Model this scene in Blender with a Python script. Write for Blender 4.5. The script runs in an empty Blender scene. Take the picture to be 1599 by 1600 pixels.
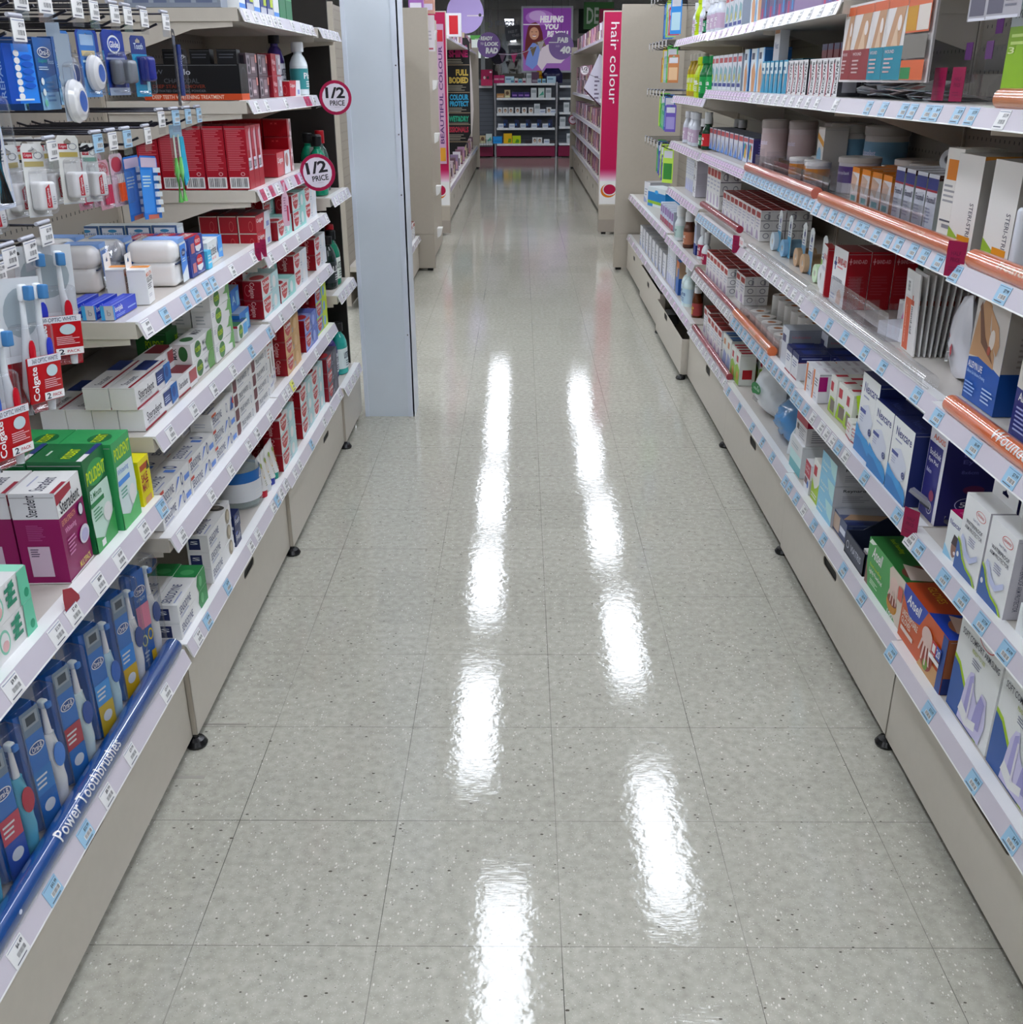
import bpy, math, random
from mathutils import Matrix, Vector
from mathutils.geometry import tessellate_polygon
random.seed(7)
S = bpy.context.scene
COL = S.collection
PI = math.pi

# ------------------------------------------------------------------ camera, world, exposure
def set_camera():
    p, yaw, roll = 0.40714113, -0.00940413, -0.0033363
    cy, sy = math.cos(yaw), math.sin(yaw)
    f = Vector((sy*math.cos(p), cy*math.cos(p), -math.sin(p)))
    r = Vector((cy, -sy, 0)); u = r.cross(f)
    r2 = math.cos(roll)*r + math.sin(roll)*u; u2 = -math.sin(roll)*r + math.cos(roll)*u
    m = Matrix((r2, u2, -f)).transposed().to_4x4()
    m.translation = Vector((-0.068485, -1.237166, 1.313542))
    cd = bpy.data.cameras.new('camera'); cd.sensor_fit = 'VERTICAL'; cd.sensor_height = 36; cd.sensor_width = 36
    cd.lens = 1570.03*36/1600; cd.clip_start = 0.02; cd.clip_end = 100
    o = bpy.data.objects.new('camera', cd); COL.objects.link(o); o.matrix_world = m
    S.camera = o
set_camera()
w = bpy.data.worlds.new('world'); S.world = w; w.use_nodes = True
w.node_tree.nodes['Background'].inputs[0].default_value = (0.55, 0.6, 0.7, 1)
w.node_tree.nodes['Background'].inputs[1].default_value = 0.3
S.view_settings.view_transform = 'Standard'; S.view_settings.look = 'None'
S.view_settings.gamma = 1; S.view_settings.use_curve_mapping = False
S.view_settings.exposure = 0.1
LAMP = 14.0          # strength of the fluorescent ceiling fittings
CEIL = 2.75

# ------------------------------------------------------------------ materials
def lin(c):
    return tuple((x/12.92 if x <= 0.04045 else ((x+0.055)/1.055)**2.4) for x in c)
def hexc(h):
    h = h.lstrip('#'); return lin(tuple(int(h[i:i+2], 16)/255 for i in (0, 2, 4)))
MATS = {}
def C(h, rough=0.42, metal=0.0, emit=0, alpha=1.0, coat=0.0, trans=0.0, ior=1.45):
    k = (h, rough, metal, emit, alpha, coat, trans)
    if k in MATS: return MATS[k]
    m = bpy.data.materials.new('mat_%s' % h.strip('#')); m.use_nodes = True
    b = m.node_tree.nodes['Principled BSDF']
    c = hexc(h)
    if not emit and not metal:      # print and card are paler in the hand than they look in the shade of a shelf
        l = .3*c[0]+.6*c[1]+.1*c[2]; c = tuple(min(.84, max(0, (l+(x-l)*1.12)*1.32)) for x in c)
    b.inputs['Base Color'].default_value = (*c, 1)
    b.inputs['Roughness'].default_value = rough; b.inputs['Metallic'].default_value = metal
    b.inputs['IOR'].default_value = ior
    b.inputs['Alpha'].default_value = alpha
    b.inputs['Coat Weight'].default_value = coat; b.inputs['Coat Roughness'].default_value = 0.05
    b.inputs['Transmission Weight'].default_value = trans
    if emit:
        b.inputs['Emission Color'].default_value = (*hexc(h), 1); b.inputs['Emission Strength'].default_value = emit
    MATS[k] = m
    return m
def plastic(key, body=0.015, gl=0.1, rough=0.06):
    if key in MATS: return MATS[key]
    m = bpy.data.materials.new(key); m.use_nodes = True; N = m.node_tree.nodes; L = m.node_tree.links; N.clear()
    o = N.new('ShaderNodeOutputMaterial'); tr = N.new('ShaderNodeBsdfTransparent'); g = N.new('ShaderNodeBsdfGlossy'); d = N.new('ShaderNodeBsdfDiffuse')
    g.inputs['Roughness'].default_value = rough; d.inputs['Color'].default_value = (.75, .78, .82, 1); tr.inputs['Color'].default_value = (.97, .97, .98, 1)
    a = N.new('ShaderNodeMixShader'); b = N.new('ShaderNodeMixShader'); a.inputs[0].default_value = body
    L.new(tr.outputs[0], a.inputs[1]); L.new(d.outputs[0], a.inputs[2])
    lw = N.new('ShaderNodeLayerWeight'); lw.inputs['Blend'].default_value = 0.25; mr = N.new('ShaderNodeMapRange'); L.new(lw.outputs['Fresnel'], mr.inputs[0]); mr.inputs[3].default_value = gl*.3; mr.inputs[4].default_value = min(1, gl*3)
    L.new(mr.outputs[0], b.inputs[0]); L.new(a.outputs[0], b.inputs[1]); L.new(g.outputs[0], b.inputs[2]); L.new(b.outputs[0], o.inputs[0]); MATS[key] = m
    return m
def CLEAR(): return plastic('clear_plastic')
def FILM(): return plastic('plastic_film', .1, .3, .12)
def nodes(m): return m.node_tree.nodes, m.node_tree.links

def math_node(N, op, a=None, b=None):
    n = N.new('ShaderNodeMath'); n.operation = op
    return n

def floor_mat():
    m = bpy.data.materials.new('vinyl_tile'); m.use_nodes = True; N, L = nodes(m); b = N['Principled BSDF']
    g = N.new('ShaderNodeNewGeometry'); sep = N.new('ShaderNodeSeparateXYZ'); L.new(g.outputs['Position'], sep.inputs[0])
    def line(out):
        d = N.new('ShaderNodeMath'); d.operation = 'DIVIDE'; L.new(out, d.inputs[0]); d.inputs[1].default_value = 0.3048
        a = N.new('ShaderNodeMath'); a.operation = 'ADD'; L.new(d.outputs[0], a.inputs[0]); a.inputs[1].default_value = 100.5
        f = N.new('ShaderNodeMath'); f.operation = 'FRACT'; L.new(a.outputs[0], f.inputs[0])
        s = N.new('ShaderNodeMath'); s.operation = 'SUBTRACT'; L.new(f.outputs[0], s.inputs[0]); s.inputs[1].default_value = 0.5
        ab = N.new('ShaderNodeMath'); ab.operation = 'ABSOLUTE'; L.new(s.outputs[0], ab.inputs[0])
        lt = N.new('ShaderNodeMath'); lt.operation = 'LESS_THAN'; L.new(ab.outputs[0], lt.inputs[0]); lt.inputs[1].default_value = 0.0022
        fl = N.new('ShaderNodeMath'); fl.operation = 'FLOOR'; L.new(a.outputs[0], fl.inputs[0])
        return lt.outputs[0], fl.outputs[0]
    lx, cx = line(sep.outputs[0]); ly, cyy = line(sep.outputs[1])
    mx = N.new('ShaderNodeMath'); mx.operation = 'MAXIMUM'; L.new(lx, mx.inputs[0]); L.new(ly, mx.inputs[1])
    cv = N.new('ShaderNodeCombineXYZ'); L.new(cx, cv.inputs[0]); L.new(cyy, cv.inputs[1])
    wn = N.new('ShaderNodeTexWhiteNoise'); L.new(cv.outputs[0], wn.inputs[0])
    # base tone per tile + mottling
    n1 = N.new('ShaderNodeTexNoise'); n1.inputs['Scale'].default_value = 55; n1.inputs['Detail'].default_value = 6; L.new(g.outputs['Position'], n1.inputs['Vector'])
    r1 = N.new('ShaderNodeValToRGB'); r1.color_ramp.elements[0].position = 0.3; r1.color_ramp.elements[1].position = 0.72
    r1.color_ramp.elements[0].color = (*hexc('#a4a296'), 1); r1.color_ramp.elements[1].color = (*hexc('#bbb9ad'), 1)
    L.new(n1.outputs['Fac'], r1.inputs[0])
    hs = N.new('ShaderNodeHueSaturation'); mr = N.new('ShaderNodeMapRange'); L.new(wn.outputs['Value'], mr.inputs[0]); mr.inputs[3].default_value = 0.96; mr.inputs[4].default_value = 1.04
    L.new(mr.outputs[0], hs.inputs['Value']); L.new(r1.outputs[0], hs.inputs['Color'])
    col = hs.outputs[0]
    def flecks(scale, thr, color, col, seed, aniso=1):
        mp = N.new('ShaderNodeMapping'); L.new(g.outputs['Position'], mp.inputs[0]); mp.inputs['Location'].default_value = (seed, seed*2, 0)
        mp.inputs['Rotation'].default_value = (0, 0, seed); mp.inputs['Scale'].default_value = (1, aniso, 1)
        v = N.new('ShaderNodeTexVoronoi'); v.inputs['Scale'].default_value = scale; L.new(mp.outputs[0], v.inputs['Vector'])
        wv = N.new('ShaderNodeSeparateColor'); L.new(v.outputs['Color'], wv.inputs[0])
        # a fleck radius of its own in each cell, most cells have none
        mrr = N.new('ShaderNodeMapRange'); L.new(wv.outputs[0], mrr.inputs[0]); mrr.inputs[1].default_value = thr; mrr.inputs[2].default_value = 1; mrr.inputs[3].default_value = 0; mrr.inputs[4].default_value = 0.34
        lt = N.new('ShaderNodeMath'); lt.operation = 'LESS_THAN'; L.new(v.outputs['Distance'], lt.inputs[0]); L.new(mrr.outputs[0], lt.inputs[1])
        mxx = N.new('ShaderNodeMix'); mxx.data_type = 'RGBA'; L.new(lt.outputs[0], mxx.inputs[0]); L.new(col, mxx.inputs[6]); mxx.inputs[7].default_value = (*hexc(color), 1)
        return mxx.outputs[2]
    col = flecks(330, 0.5, '#cdccc4', col, 0.3, 1.6)
    col = flecks(190, 0.72, '#d8d6cd', col, 1.1, 0.6)
    col = flecks(190, 0.82, '#8b8a81', col, 2.2, 1.8)
    col = flecks(95, 0.93, '#57534a', col, 3.7, 1.8)
    # darker tint along the gondola feet, kept inside its own noise shape
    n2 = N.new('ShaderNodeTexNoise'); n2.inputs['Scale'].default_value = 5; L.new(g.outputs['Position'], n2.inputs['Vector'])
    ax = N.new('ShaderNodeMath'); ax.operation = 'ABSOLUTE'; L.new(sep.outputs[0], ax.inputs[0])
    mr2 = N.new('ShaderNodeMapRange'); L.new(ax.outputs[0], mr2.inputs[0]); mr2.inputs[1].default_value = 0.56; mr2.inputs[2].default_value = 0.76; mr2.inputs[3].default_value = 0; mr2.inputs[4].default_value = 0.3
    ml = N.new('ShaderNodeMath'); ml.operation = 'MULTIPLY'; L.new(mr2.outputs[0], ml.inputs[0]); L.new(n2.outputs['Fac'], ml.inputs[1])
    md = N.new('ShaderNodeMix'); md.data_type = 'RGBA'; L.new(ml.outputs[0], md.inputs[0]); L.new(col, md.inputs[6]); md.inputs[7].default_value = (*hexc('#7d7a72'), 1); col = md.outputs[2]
    # joints
    n3 = N.new('ShaderNodeTexNoise'); n3.inputs['Scale'].default_value = 1.7; L.new(g.outputs['Position'], n3.inputs['Vector'])
    r3 = N.new('ShaderNodeMapRange'); L.new(n3.outputs['Fac'], r3.inputs[0]); r3.inputs[1].default_value = 0.4; r3.inputs[2].default_value = 0.65; r3.inputs[3].default_value = 0.3; r3.inputs[4].default_value = 0.95
    mj = N.new('ShaderNodeMath'); mj.operation = 'MULTIPLY'; L.new(mx.outputs[0], mj.inputs[0]); L.new(r3.outputs[0], mj.inputs[1])
    mc = N.new('ShaderNodeMix'); mc.data_type = 'RGBA'; L.new(mj.outputs[0], mc.inputs[0]); L.new(col, mc.inputs[6]); mc.inputs[7].default_value = (*hexc('#3b3a36'), 1)
    L.new(mc.outputs[2], b.inputs['Base Color'])
    # polish: wax with fine scratches
    rr = N.new('ShaderNodeMapRange'); n4 = N.new('ShaderNodeTexNoise'); n4.inputs['Scale'].default_value = 3.2; n4.inputs['Detail'].default_value = 7; L.new(g.outputs['Position'], n4.inputs['Vector'])
    L.new(n4.outputs['Fac'], rr.inputs[0]); rr.inputs[1].default_value = 0.3; rr.inputs[2].default_value = 0.7; rr.inputs[3].default_value = 0.02; rr.inputs[4].default_value = 0.05
    L.new(rr.outputs[0], b.inputs['Roughness']); b.inputs['IOR'].default_value = 1.5
    mp = N.new('ShaderNodeMapping'); L.new(g.outputs['Position'], mp.inputs[0]); mp.inputs['Scale'].default_value = (60, 260, 60); mp.inputs['Rotation'].default_value = (0, 0, 0.35)
    n5 = N.new('ShaderNodeTexNoise'); n5.inputs['Scale'].default_value = 1; n5.inputs['Detail'].default_value = 4; L.new(mp.outputs[0], n5.inputs['Vector'])
    n6 = N.new('ShaderNodeTexNoise'); n6.inputs['Scale'].default_value = 45; n6.inputs['Detail'].default_value = 2; L.new(g.outputs['Position'], n6.inputs['Vector'])
    bp = N.new('ShaderNodeBump'); bp.inputs['Strength'].default_value = 0.09; bp.inputs['Distance'].default_value = 0.0012; L.new(n5.outputs['Fac'], bp.inputs['Height'])
    bp2 = N.new('ShaderNodeBump'); bp2.inputs['Strength'].default_value = 0.07; bp2.inputs['Distance'].default_value = 0.004; L.new(n6.outputs['Fac'], bp2.inputs['Height']); L.new(bp.outputs[0], bp2.inputs['Normal'])
    L.new(bp2.outputs[0], b.inputs['Normal'])
    return m

def pegboard_mat():
    m = bpy.data.materials.new('pegboard_steel'); m.use_nodes = True; N, L = nodes(m); b = N['Principled BSDF']
    g = N.new('ShaderNodeNewGeometry'); sep = N.new('ShaderNodeSeparateXYZ'); L.new(g.outputs['Position'], sep.inputs[0])
    def cell(out, step, half, off=0.0):
        a = N.new('ShaderNodeMath'); a.operation = 'MULTIPLY_ADD'; L.new(out, a.inputs[0]); a.inputs[1].default_value = 1/step; a.inputs[2].default_value = 50+off
        f = N.new('ShaderNodeMath'); f.operation = 'FRACT'; L.new(a.outputs[0], f.inputs[0])
        s = N.new('ShaderNodeMath'); s.operation = 'SUBTRACT'; L.new(f.outputs[0], s.inputs[0]); s.inputs[1].default_value = 0.5
        ab = N.new('ShaderNodeMath'); ab.operation = 'ABSOLUTE'; L.new(s.outputs[0], ab.inputs[0])
        lt = N.new('ShaderNodeMath'); lt.operation = 'LESS_THAN'; L.new(ab.outputs[0], lt.inputs[0]); lt.inputs[1].default_value = half
        return lt.outputs[0]
    a = cell(sep.outputs[1], 0.025, 0.09); c = cell(sep.outputs[2], 0.05, 0.075)
    mu = N.new('ShaderNodeMath'); mu.operation = 'MULTIPLY'; L.new(a, mu.inputs[0]); L.new(c, mu.inputs[1])
    mc = N.new('ShaderNodeMix'); mc.data_type = 'RGBA'; L.new(mu.outputs[0], mc.inputs[0]); mc.inputs[6].default_value = (*hexc('#938c80'), 1); mc.inputs[7].default_value = (*hexc('#1a1815'), 1)
    L.new(mc.outputs[2], b.inputs['Base Color']); b.inputs['Roughness'].default_value = 0.5
    return m

def painted(h, rough=0.45, sc=40, amt=0.04, bump=0.05):
    k = ('painted', h, rough)
    if k in MATS: return MATS[k]
    m = bpy.data.materials.new('painted_%s' % h.strip('#')); m.use_nodes = True; N, L = nodes(m); b = N['Principled BSDF']
    g = N.new('ShaderNodeNewGeometry'); n = N.new('ShaderNodeTexNoise'); n.inputs['Scale'].default_value = sc; n.inputs['Detail'].default_value = 5
    L.new(g.outputs['Position'], n.inputs['Vector'])
    hs = N.new('ShaderNodeHueSaturation'); hs.inputs['Color'].default_value = (*hexc(h), 1)
    mr = N.new('ShaderNodeMapRange'); L.new(n.outputs['Fac'], mr.inputs[0]); mr.inputs[3].default_value = 1-amt; mr.inputs[4].default_value = 1+amt
    L.new(mr.outputs[0], hs.inputs['Value']); L.new(hs.outputs[0], b.inputs['Base Color'])
    b.inputs['Roughness'].default_value = rough
    if bump:
        n2 = N.new('ShaderNodeTexNoise'); n2.inputs['Scale'].default_value = 900; L.new(g.outputs['Position'], n2.inputs['Vector'])
        bp = N.new('ShaderNodeBump'); bp.inputs['Strength'].default_value = bump; bp.inputs['Distance'].default_value = 0.0005; L.new(n2.outputs['Fac'], bp.inputs['Height']); L.new(bp.outputs[0], b.inputs['Normal'])
    MATS[k] = m
    return m
BEIGE = painted('#cdc6ba', 0.4); BEIGE_D = painted('#b3aa9c', 0.45); SHELFTOP = painted('#cbc5be', 0.35)
LIP = C('#dcdbe4', 0.3); STRIP = C('#b9b4bd', 0.25, coat=0.3); PEG = pegboard_mat(); BLACK = C('#060606', 0.6)
METAL = C('#9a9aa0', 0.25, metal=1); DARKM = C('#3a3a40', 0.3, metal=0.9)

# ------------------------------------------------------------------ mesh building
class MB:
    def __init__(s): s.v = []; s.f = []; s.mi = []; s.mats = []; s.sm = []
    def m(s, mat):
        if isinstance(mat, str): mat = C(mat)
        if mat not in s.mats: s.mats.append(mat)
        return s.mats.index(mat)
    def add(s, vs, fs, mat, M=None, smooth=False):
        i = len(s.v); k = s.m(mat)
        for v in vs:
            v = Vector(v)
            s.v.append(tuple(M @ v) if M else tuple(v))
        for f in fs: s.f.append(tuple(i+j for j in f)); s.mi.append(k); s.sm.append(smooth)
    def box(s, x0, y0, z0, x1, y1, z1, mat, M=None, bev=0, mats=None):
        if bev:
            return s.rbox(x0, y0, z0, x1, y1, z1, mat, M, bev)
        vs = [(x0,y0,z0),(x1,y0,z0),(x1,y1,z0),(x0,y1,z0),(x0,y0,z1),(x1,y0,z1),(x1,y1,z1),(x0,y1,z1)]
        fs = dict(B=(3,2,1,0), T=(4,5,6,7), F=(0,1,5,4), R=(1,2,6,5), K=(2,3,7,6), L=(3,0,4,7))
        for k, f in fs.items(): s.add([vs[j] for j in f], [(0,1,2,3)], (mats or {}).get(k, mat), M)
    def rbox(s, x0, y0, z0, x1, y1, z1, mat, M=None, r=0.003, n=2, smooth=True):
        # box with rounded edges: superellipsoid-like offset of a subdivided cube
        cx, cy, cz = (x0+x1)/2, (y0+y1)/2, (z0+z1)/2; hx, hy, hz = (x1-x0)/2, (y1-y0)/2, (z1-z0)/2
        r = min(r, hx, hy, hz); P = []
        def coords(h):
            a = [-h]; 
            for i in range(1, n+1): a.append(-h+r*i/n)
            b = [-q for q in reversed(a)]
            return a+b if h > r+1e-6 else a+b[1:]
        X, Y, Z = coords(hx), coords(hy), coords(hz); idx = {}; vs = []
        def vid(i, j, k):
            if (i,j,k) in idx: return idx[(i,j,k)]
            p = Vector((X[i], Y[j], Z[k])); c = Vector((max(-hx+r, min(hx-r, p.x)), max(-hy+r, min(hy-r, p.y)), max(-hz+r, min(hz-r, p.z))))
            d = p-c
            if d.length > 1e-9: p = c+d.normalized()*r
            vs.append((p.x+cx, p.y+cy, p.z+cz)); idx[(i,j,k)] = len(vs)-1
            return idx[(i,j,k)]
        fs = []; a, b, c = len(X)-1, len(Y)-1, len(Z)-1
        for i in range(a):
            for j in range(b):
                fs.append((vid(i,j,0), vid(i,j+1,0), vid(i+1,j+1,0), vid(i+1,j,0))); fs.append((vid(i,j,c), vid(i+1,j,c), vid(i+1,j+1,c), vid(i,j+1,c)))
        for i in range(a):
            for k in range(c):
                fs.append((vid(i,0,k), vid(i+1,0,k), vid(i+1,0,k+1), vid(i,0,k+1))); fs.append((vid(i,b,k), vid(i,b,k+1), vid(i+1,b,k+1), vid(i+1,b,k)))
        for j in range(b):
            for k in range(c):
                fs.append((vid(0,j,k), vid(0,j,k+1), vid(0,j+1,k+1), vid(0,j+1,k))); fs.append((vid(a,j,k), vid(a,j+1,k), vid(a,j+1,k+1), vid(a,j,k+1)))
        s.add(vs, fs, mat, M, smooth)
    def prism(s, pts, h, mat, M=None, holes=None, side=None):
        # polygon pts (x,y) extruded 0..h along z
        loops = [pts]+(holes or []); flat = [p for l in loops for p in l]; n = len(flat)
        tri = tessellate_polygon([[Vector((p[0], p[1], 0)) for p in l] for l in loops])
        vs = [(p[0], p[1], 0) for p in flat]+[(p[0], p[1], h) for p in flat]
        def area(l): return sum(l[i][0]*l[(i+1) % len(l)][1]-l[(i+1) % len(l)][0]*l[i][1] for i in range(len(l)))
        fs = []
        for t in tri:
            a, b, c = [flat[i] for i in t]
            cr = (b[0]-a[0])*(c[1]-a[1])-(b[1]-a[1])*(c[0]-a[0])
            t = tuple(t) if cr > 0 else tuple(reversed(t))
            fs.append(tuple(i+n for i in t)); fs.append(tuple(reversed(t)))
        s.add(vs, fs, mat, M); o = 0; fs = []
        for q, l in enumerate(loops):
            k = len(l); ccw = area(l) > 0
            if q: ccw = not ccw
            for i in range(k):
                a, b = o+i, o+(i+1) % k
                fs.append((a, b, b+n, a+n) if ccw else (b, a, a+n, b+n))
            o += k
        s.add(vs, fs, side or mat, M)
    def lathe(s, prof, mat, n=20, M=None, mats=None, smooth=True):
        # prof: list (r,z); mats optional list per segment
        for q in range(len(prof)-1):
            (r0, z0), (r1, z1) = prof[q], prof[q+1]
            vs = []; fs = []
            for i in range(n):
                a = 2*PI*i/n; vs += [(r0*math.cos(a), r0*math.sin(a), z0), (r1*math.cos(a), r1*math.sin(a), z1)]
            for i in range(n):
                j = (i+1) % n; fs.append((2*i, 2*j, 2*j+1, 2*i+1))
            s.add(vs, fs, (mats[q] if mats else mat), M, smooth and abs(z1-z0) > 1e-5)
    def tube(s, path, r, mat, n=8, M=None, caps=True):
        P = [Vector(p) for p in path]; rings = []
        up = Vector((0, 0, 1)); rs = r if isinstance(r, (list, tuple)) else [r]*len(P); vs = []
        for i, p in enumerate(P):
            d = (P[min(i+1, len(P)-1)]-P[max(i-1, 0)]).normalized()
            a = d.cross(up)
            if a.length < 1e-3: a = d.cross(Vector((1, 0, 0)))
            a.normalize(); b = a.cross(d)
            for k in range(n):
                t = 2*PI*k/n; vs.append(tuple(p+(a*math.cos(t)+b*math.sin(t))*rs[i]))
        fs = [(i*n+k, i*n+(k+1) % n, (i+1)*n+(k+1) % n, (i+1)*n+k) for i in range(len(P)-1) for k in range(n)]
        s.add(vs, fs, mat, M, True)
        if caps: s.add(vs[:n], [tuple(range(n))], mat, M); s.add(vs[-n:], [tuple(reversed(range(n)))], mat, M)
    def mesh(s, name):
        me = bpy.data.meshes.new(name); me.from_pydata(s.v, [], s.f)
        for m in s.mats: me.materials.append(m)
        me.polygons.foreach_set('material_index', s.mi); me.polygons.foreach_set('use_smooth', s.sm); me.update()
        return me
    def build(s, name, parent=None, loc=(0,0,0), rot=(0,0,0)):
        o = bpy.data.objects.new(name, s.mesh(name)); COL.objects.link(o); o.location = loc; o.rotation_euler = rot
        if parent: o.parent = parent
        return o

def tag(o, label, cat, group=None, kind=None):
    o['label'] = label; o['category'] = cat
    if group: o['group'] = group
    if kind: o['kind'] = kind
    return o
def thing(name, label, cat, loc=(0,0,0), rz=0, group=None):
    o = bpy.data.objects.new(name, None); COL.objects.link(o); o.location = loc; o.rotation_euler = (0, 0, rz); o.empty_display_size = 0.02
    return tag(o, label, cat, group)
def struct(o): o['kind'] = 'structure'; return o
def copy_tree(o, parent=None):
    c = o.copy(); COL.objects.link(c); c.parent = parent
    for ch in [x for x in KIDS(o)]: copy_tree(ch, c)
    return c
def KIDS(o): return [x for x in bpy.data.objects if x.parent is o] if o.type == 'EMPTY' or len(o.children) else []

# text as flat polygons, cached, normalised to a 0..1 box
TXT = {}
def text_mesh(s, bold=0.0, shear=0.0):
    k = (s, bold, shear)
    if k in TXT: return TXT[k]
    cu = bpy.data.curves.new('lettering', 'FONT'); cu.body = s; cu.resolution_u = 2; cu.offset = bold; cu.shear = shear
    cu.align_x = 'LEFT'
    ob = bpy.data.objects.new('lettering', cu); COL.objects.link(ob)
    dg = bpy.context.evaluated_depsgraph_get(); me = bpy.data.meshes.new_from_object(ob.evaluated_get(dg))
    vs = [tuple(v.co) for v in me.vertices]; fs = [tuple(p.vertices) for p in me.polygons]
    bpy.data.objects.remove(ob); bpy.data.curves.remove(cu); bpy.data.meshes.remove(me)
    if not vs: vs = [(0,0,0),(1,0,0),(0,1,0)]; fs = []
    x0, x1 = min(v[0] for v in vs), max(v[0] for v in vs); y0, y1 = min(v[1] for v in vs), max(v[1] for v in vs)
    vs = [((v[0]-x0)/max(x1-x0, 1e-6), (v[1]-y0)/max(y1-y0, 1e-6)) for v in vs]
    TXT[k] = (vs, fs, (x1-x0)/max(y1-y0, 1e-6))
    return TXT[k]

def text_fine(s, bold=0.01, shear=0.0):
    import bmesh
    vs, fs, a = text_mesh(s, bold, shear); bm = bmesh.new(); V = [bm.verts.new((v[0], v[1], 0)) for v in vs]
    for f in fs:
        try: bm.faces.new([V[i] for i in f])
        except ValueError: pass
    for no, cuts in (((0, 1, 0), 5), ((1, 0, 0), 8)):
        for q in range(1, cuts):
            bmesh.ops.bisect_plane(bm, geom=bm.verts[:]+bm.edges[:]+bm.faces[:], plane_co=(q/cuts, q/cuts, 0), plane_no=no)
    bm.verts.index_update(); r = [tuple(v.co[:2]) for v in bm.verts], [tuple(v.index for v in f.verts) for f in bm.faces], a
    bm.free(); return r
def draw(mb, ops, O, U, V, w, h, lift=0.00022, wrap=None):
    """ops on a flat face: O origin, U,V unit axes, size w x h (ops in 0..1)."""
    O, U, V = Vector(O), Vector(U).normalized(), Vector(V).normalized(); Nn = U.cross(V); k = 0
    for op in ops:
        k += 1; off = Nn*(lift*k)
        def P(u, v): return tuple(O+U*(u*w)+V*(v*h)+off)
        t = op[0]
        if t == 'r':
            _, u0, v0, u1, v1, c = op; mb.add([P(u0,v0),P(u1,v0),P(u1,v1),P(u0,v1)], [(0,1,2,3)], c)
        elif t == 'p':
            pts = op[1]; tri = tessellate_polygon([[Vector((p[0], p[1], 0)) for p in pts]]); fs = []
            for q in tri:
                a, b, c_ = [pts[i] for i in q]; cr = (b[0]-a[0])*(c_[1]-a[1])-(b[1]-a[1])*(c_[0]-a[0])
                fs.append(tuple(q) if cr > 0 else tuple(reversed(q)))
            mb.add([P(*p) for p in pts], fs, op[2])
        elif t == 'e':
            _, cu, cv, ru, rv, c = op[:6]; n = 20
            mb.add([P(cu+ru*math.cos(2*PI*i/n), cv+rv*math.sin(2*PI*i/n)) for i in range(n)], [tuple(range(n))], c)
        elif t == 'o':      # ring
            _, cu, cv, ru, rv, th, c = op; n = 24; vs = []
            for i in range(n):
                a = 2*PI*i/n; vs += [P(cu+ru*math.cos(a), cv+rv*math.sin(a)), P(cu+ru*(1-th)*math.cos(a), cv+rv*(1-th)*math.sin(a))]
            mb.add(vs, [(2*i+1, 2*i, 2*((i+1) % n), 2*((i+1) % n)+1) for i in range(n)], c)
        elif t == 't':
            _, u0, v0, u1, v1, s, c = op[:7]; rot = op[7] if len(op) > 7 else 0; bold = op[8] if len(op) > 8 else 0.01; sh = op[9] if len(op) > 9 else 0
            vs, fs, _a = text_mesh(s, bold, sh)
            if rot == 90: q = [P(u1-(u1-u0)*y, v0+(v1-v0)*x) for x, y in vs]
            elif rot == -90: q = [P(u0+(u1-u0)*y, v1-(v1-v0)*x) for x, y in vs]
            elif rot == 180: q = [P(u1-(u1-u0)*x, v1-(v1-v0)*y) for x, y in vs]
            else: q = [P(u0+(u1-u0)*x, v0+(v1-v0)*y) for x, y in vs]
            mb.add(q, fs, c)
        elif t == 'l':      # lines of small print
            _, u0, v0, u1, v1, n, c = op; rr = random.Random(n*7+int(u0*100)); st = (v1-v0)/n
            for i in range(n):
                e = u0+(u1-u0)*rr.uniform(0.6, 1); a = v0+i*st
                mb.add([P(u0,a+st*.3),P(e,a+st*.3),P(e,a+st*.72),P(u0,a+st*.72)], [(0,1,2,3)], c)
        elif t == 'b':      # barcode, bars upright unless rot given
            _, u0, v0, u1, v1 = op[:5]; mb.add([P(u0,v0),P(u1,v0),P(u1,v1),P(u0,v1)], [(0,1,2,3)], '#e4e4e8'); rr = random.Random(5); x = u0+(u1-u0)*.08; hz = len(op) > 5
            off = Nn*(lift*(k+.5))
            if hz:
                y = v0+(v1-v0)*.08
                while y < v1-(v1-v0)*.1:
                    d = (v1-v0)*rr.uniform(.012, .05); mb.add([P(u0+(u1-u0)*.1,y),P(u1-(u1-u0)*.1,y),P(u1-(u1-u0)*.1,y+d),P(u0+(u1-u0)*.1,y+d)], [(0,1,2,3)], '#22252c'); y += d+(v1-v0)*rr.uniform(.02, .045)
            else:
                while x < u1-(u1-u0)*.1:
                    d = (u1-u0)*rr.uniform(.012, .05); mb.add([P(x,v0+(v1-v0)*.12),P(x+d,v0+(v1-v0)*.12),P(x+d,v1-(v1-v0)*.08),P(x,v1-(v1-v0)*.08)], [(0,1,2,3)], '#22252c'); x += d+(u1-u0)*rr.uniform(.02, .045)

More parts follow.
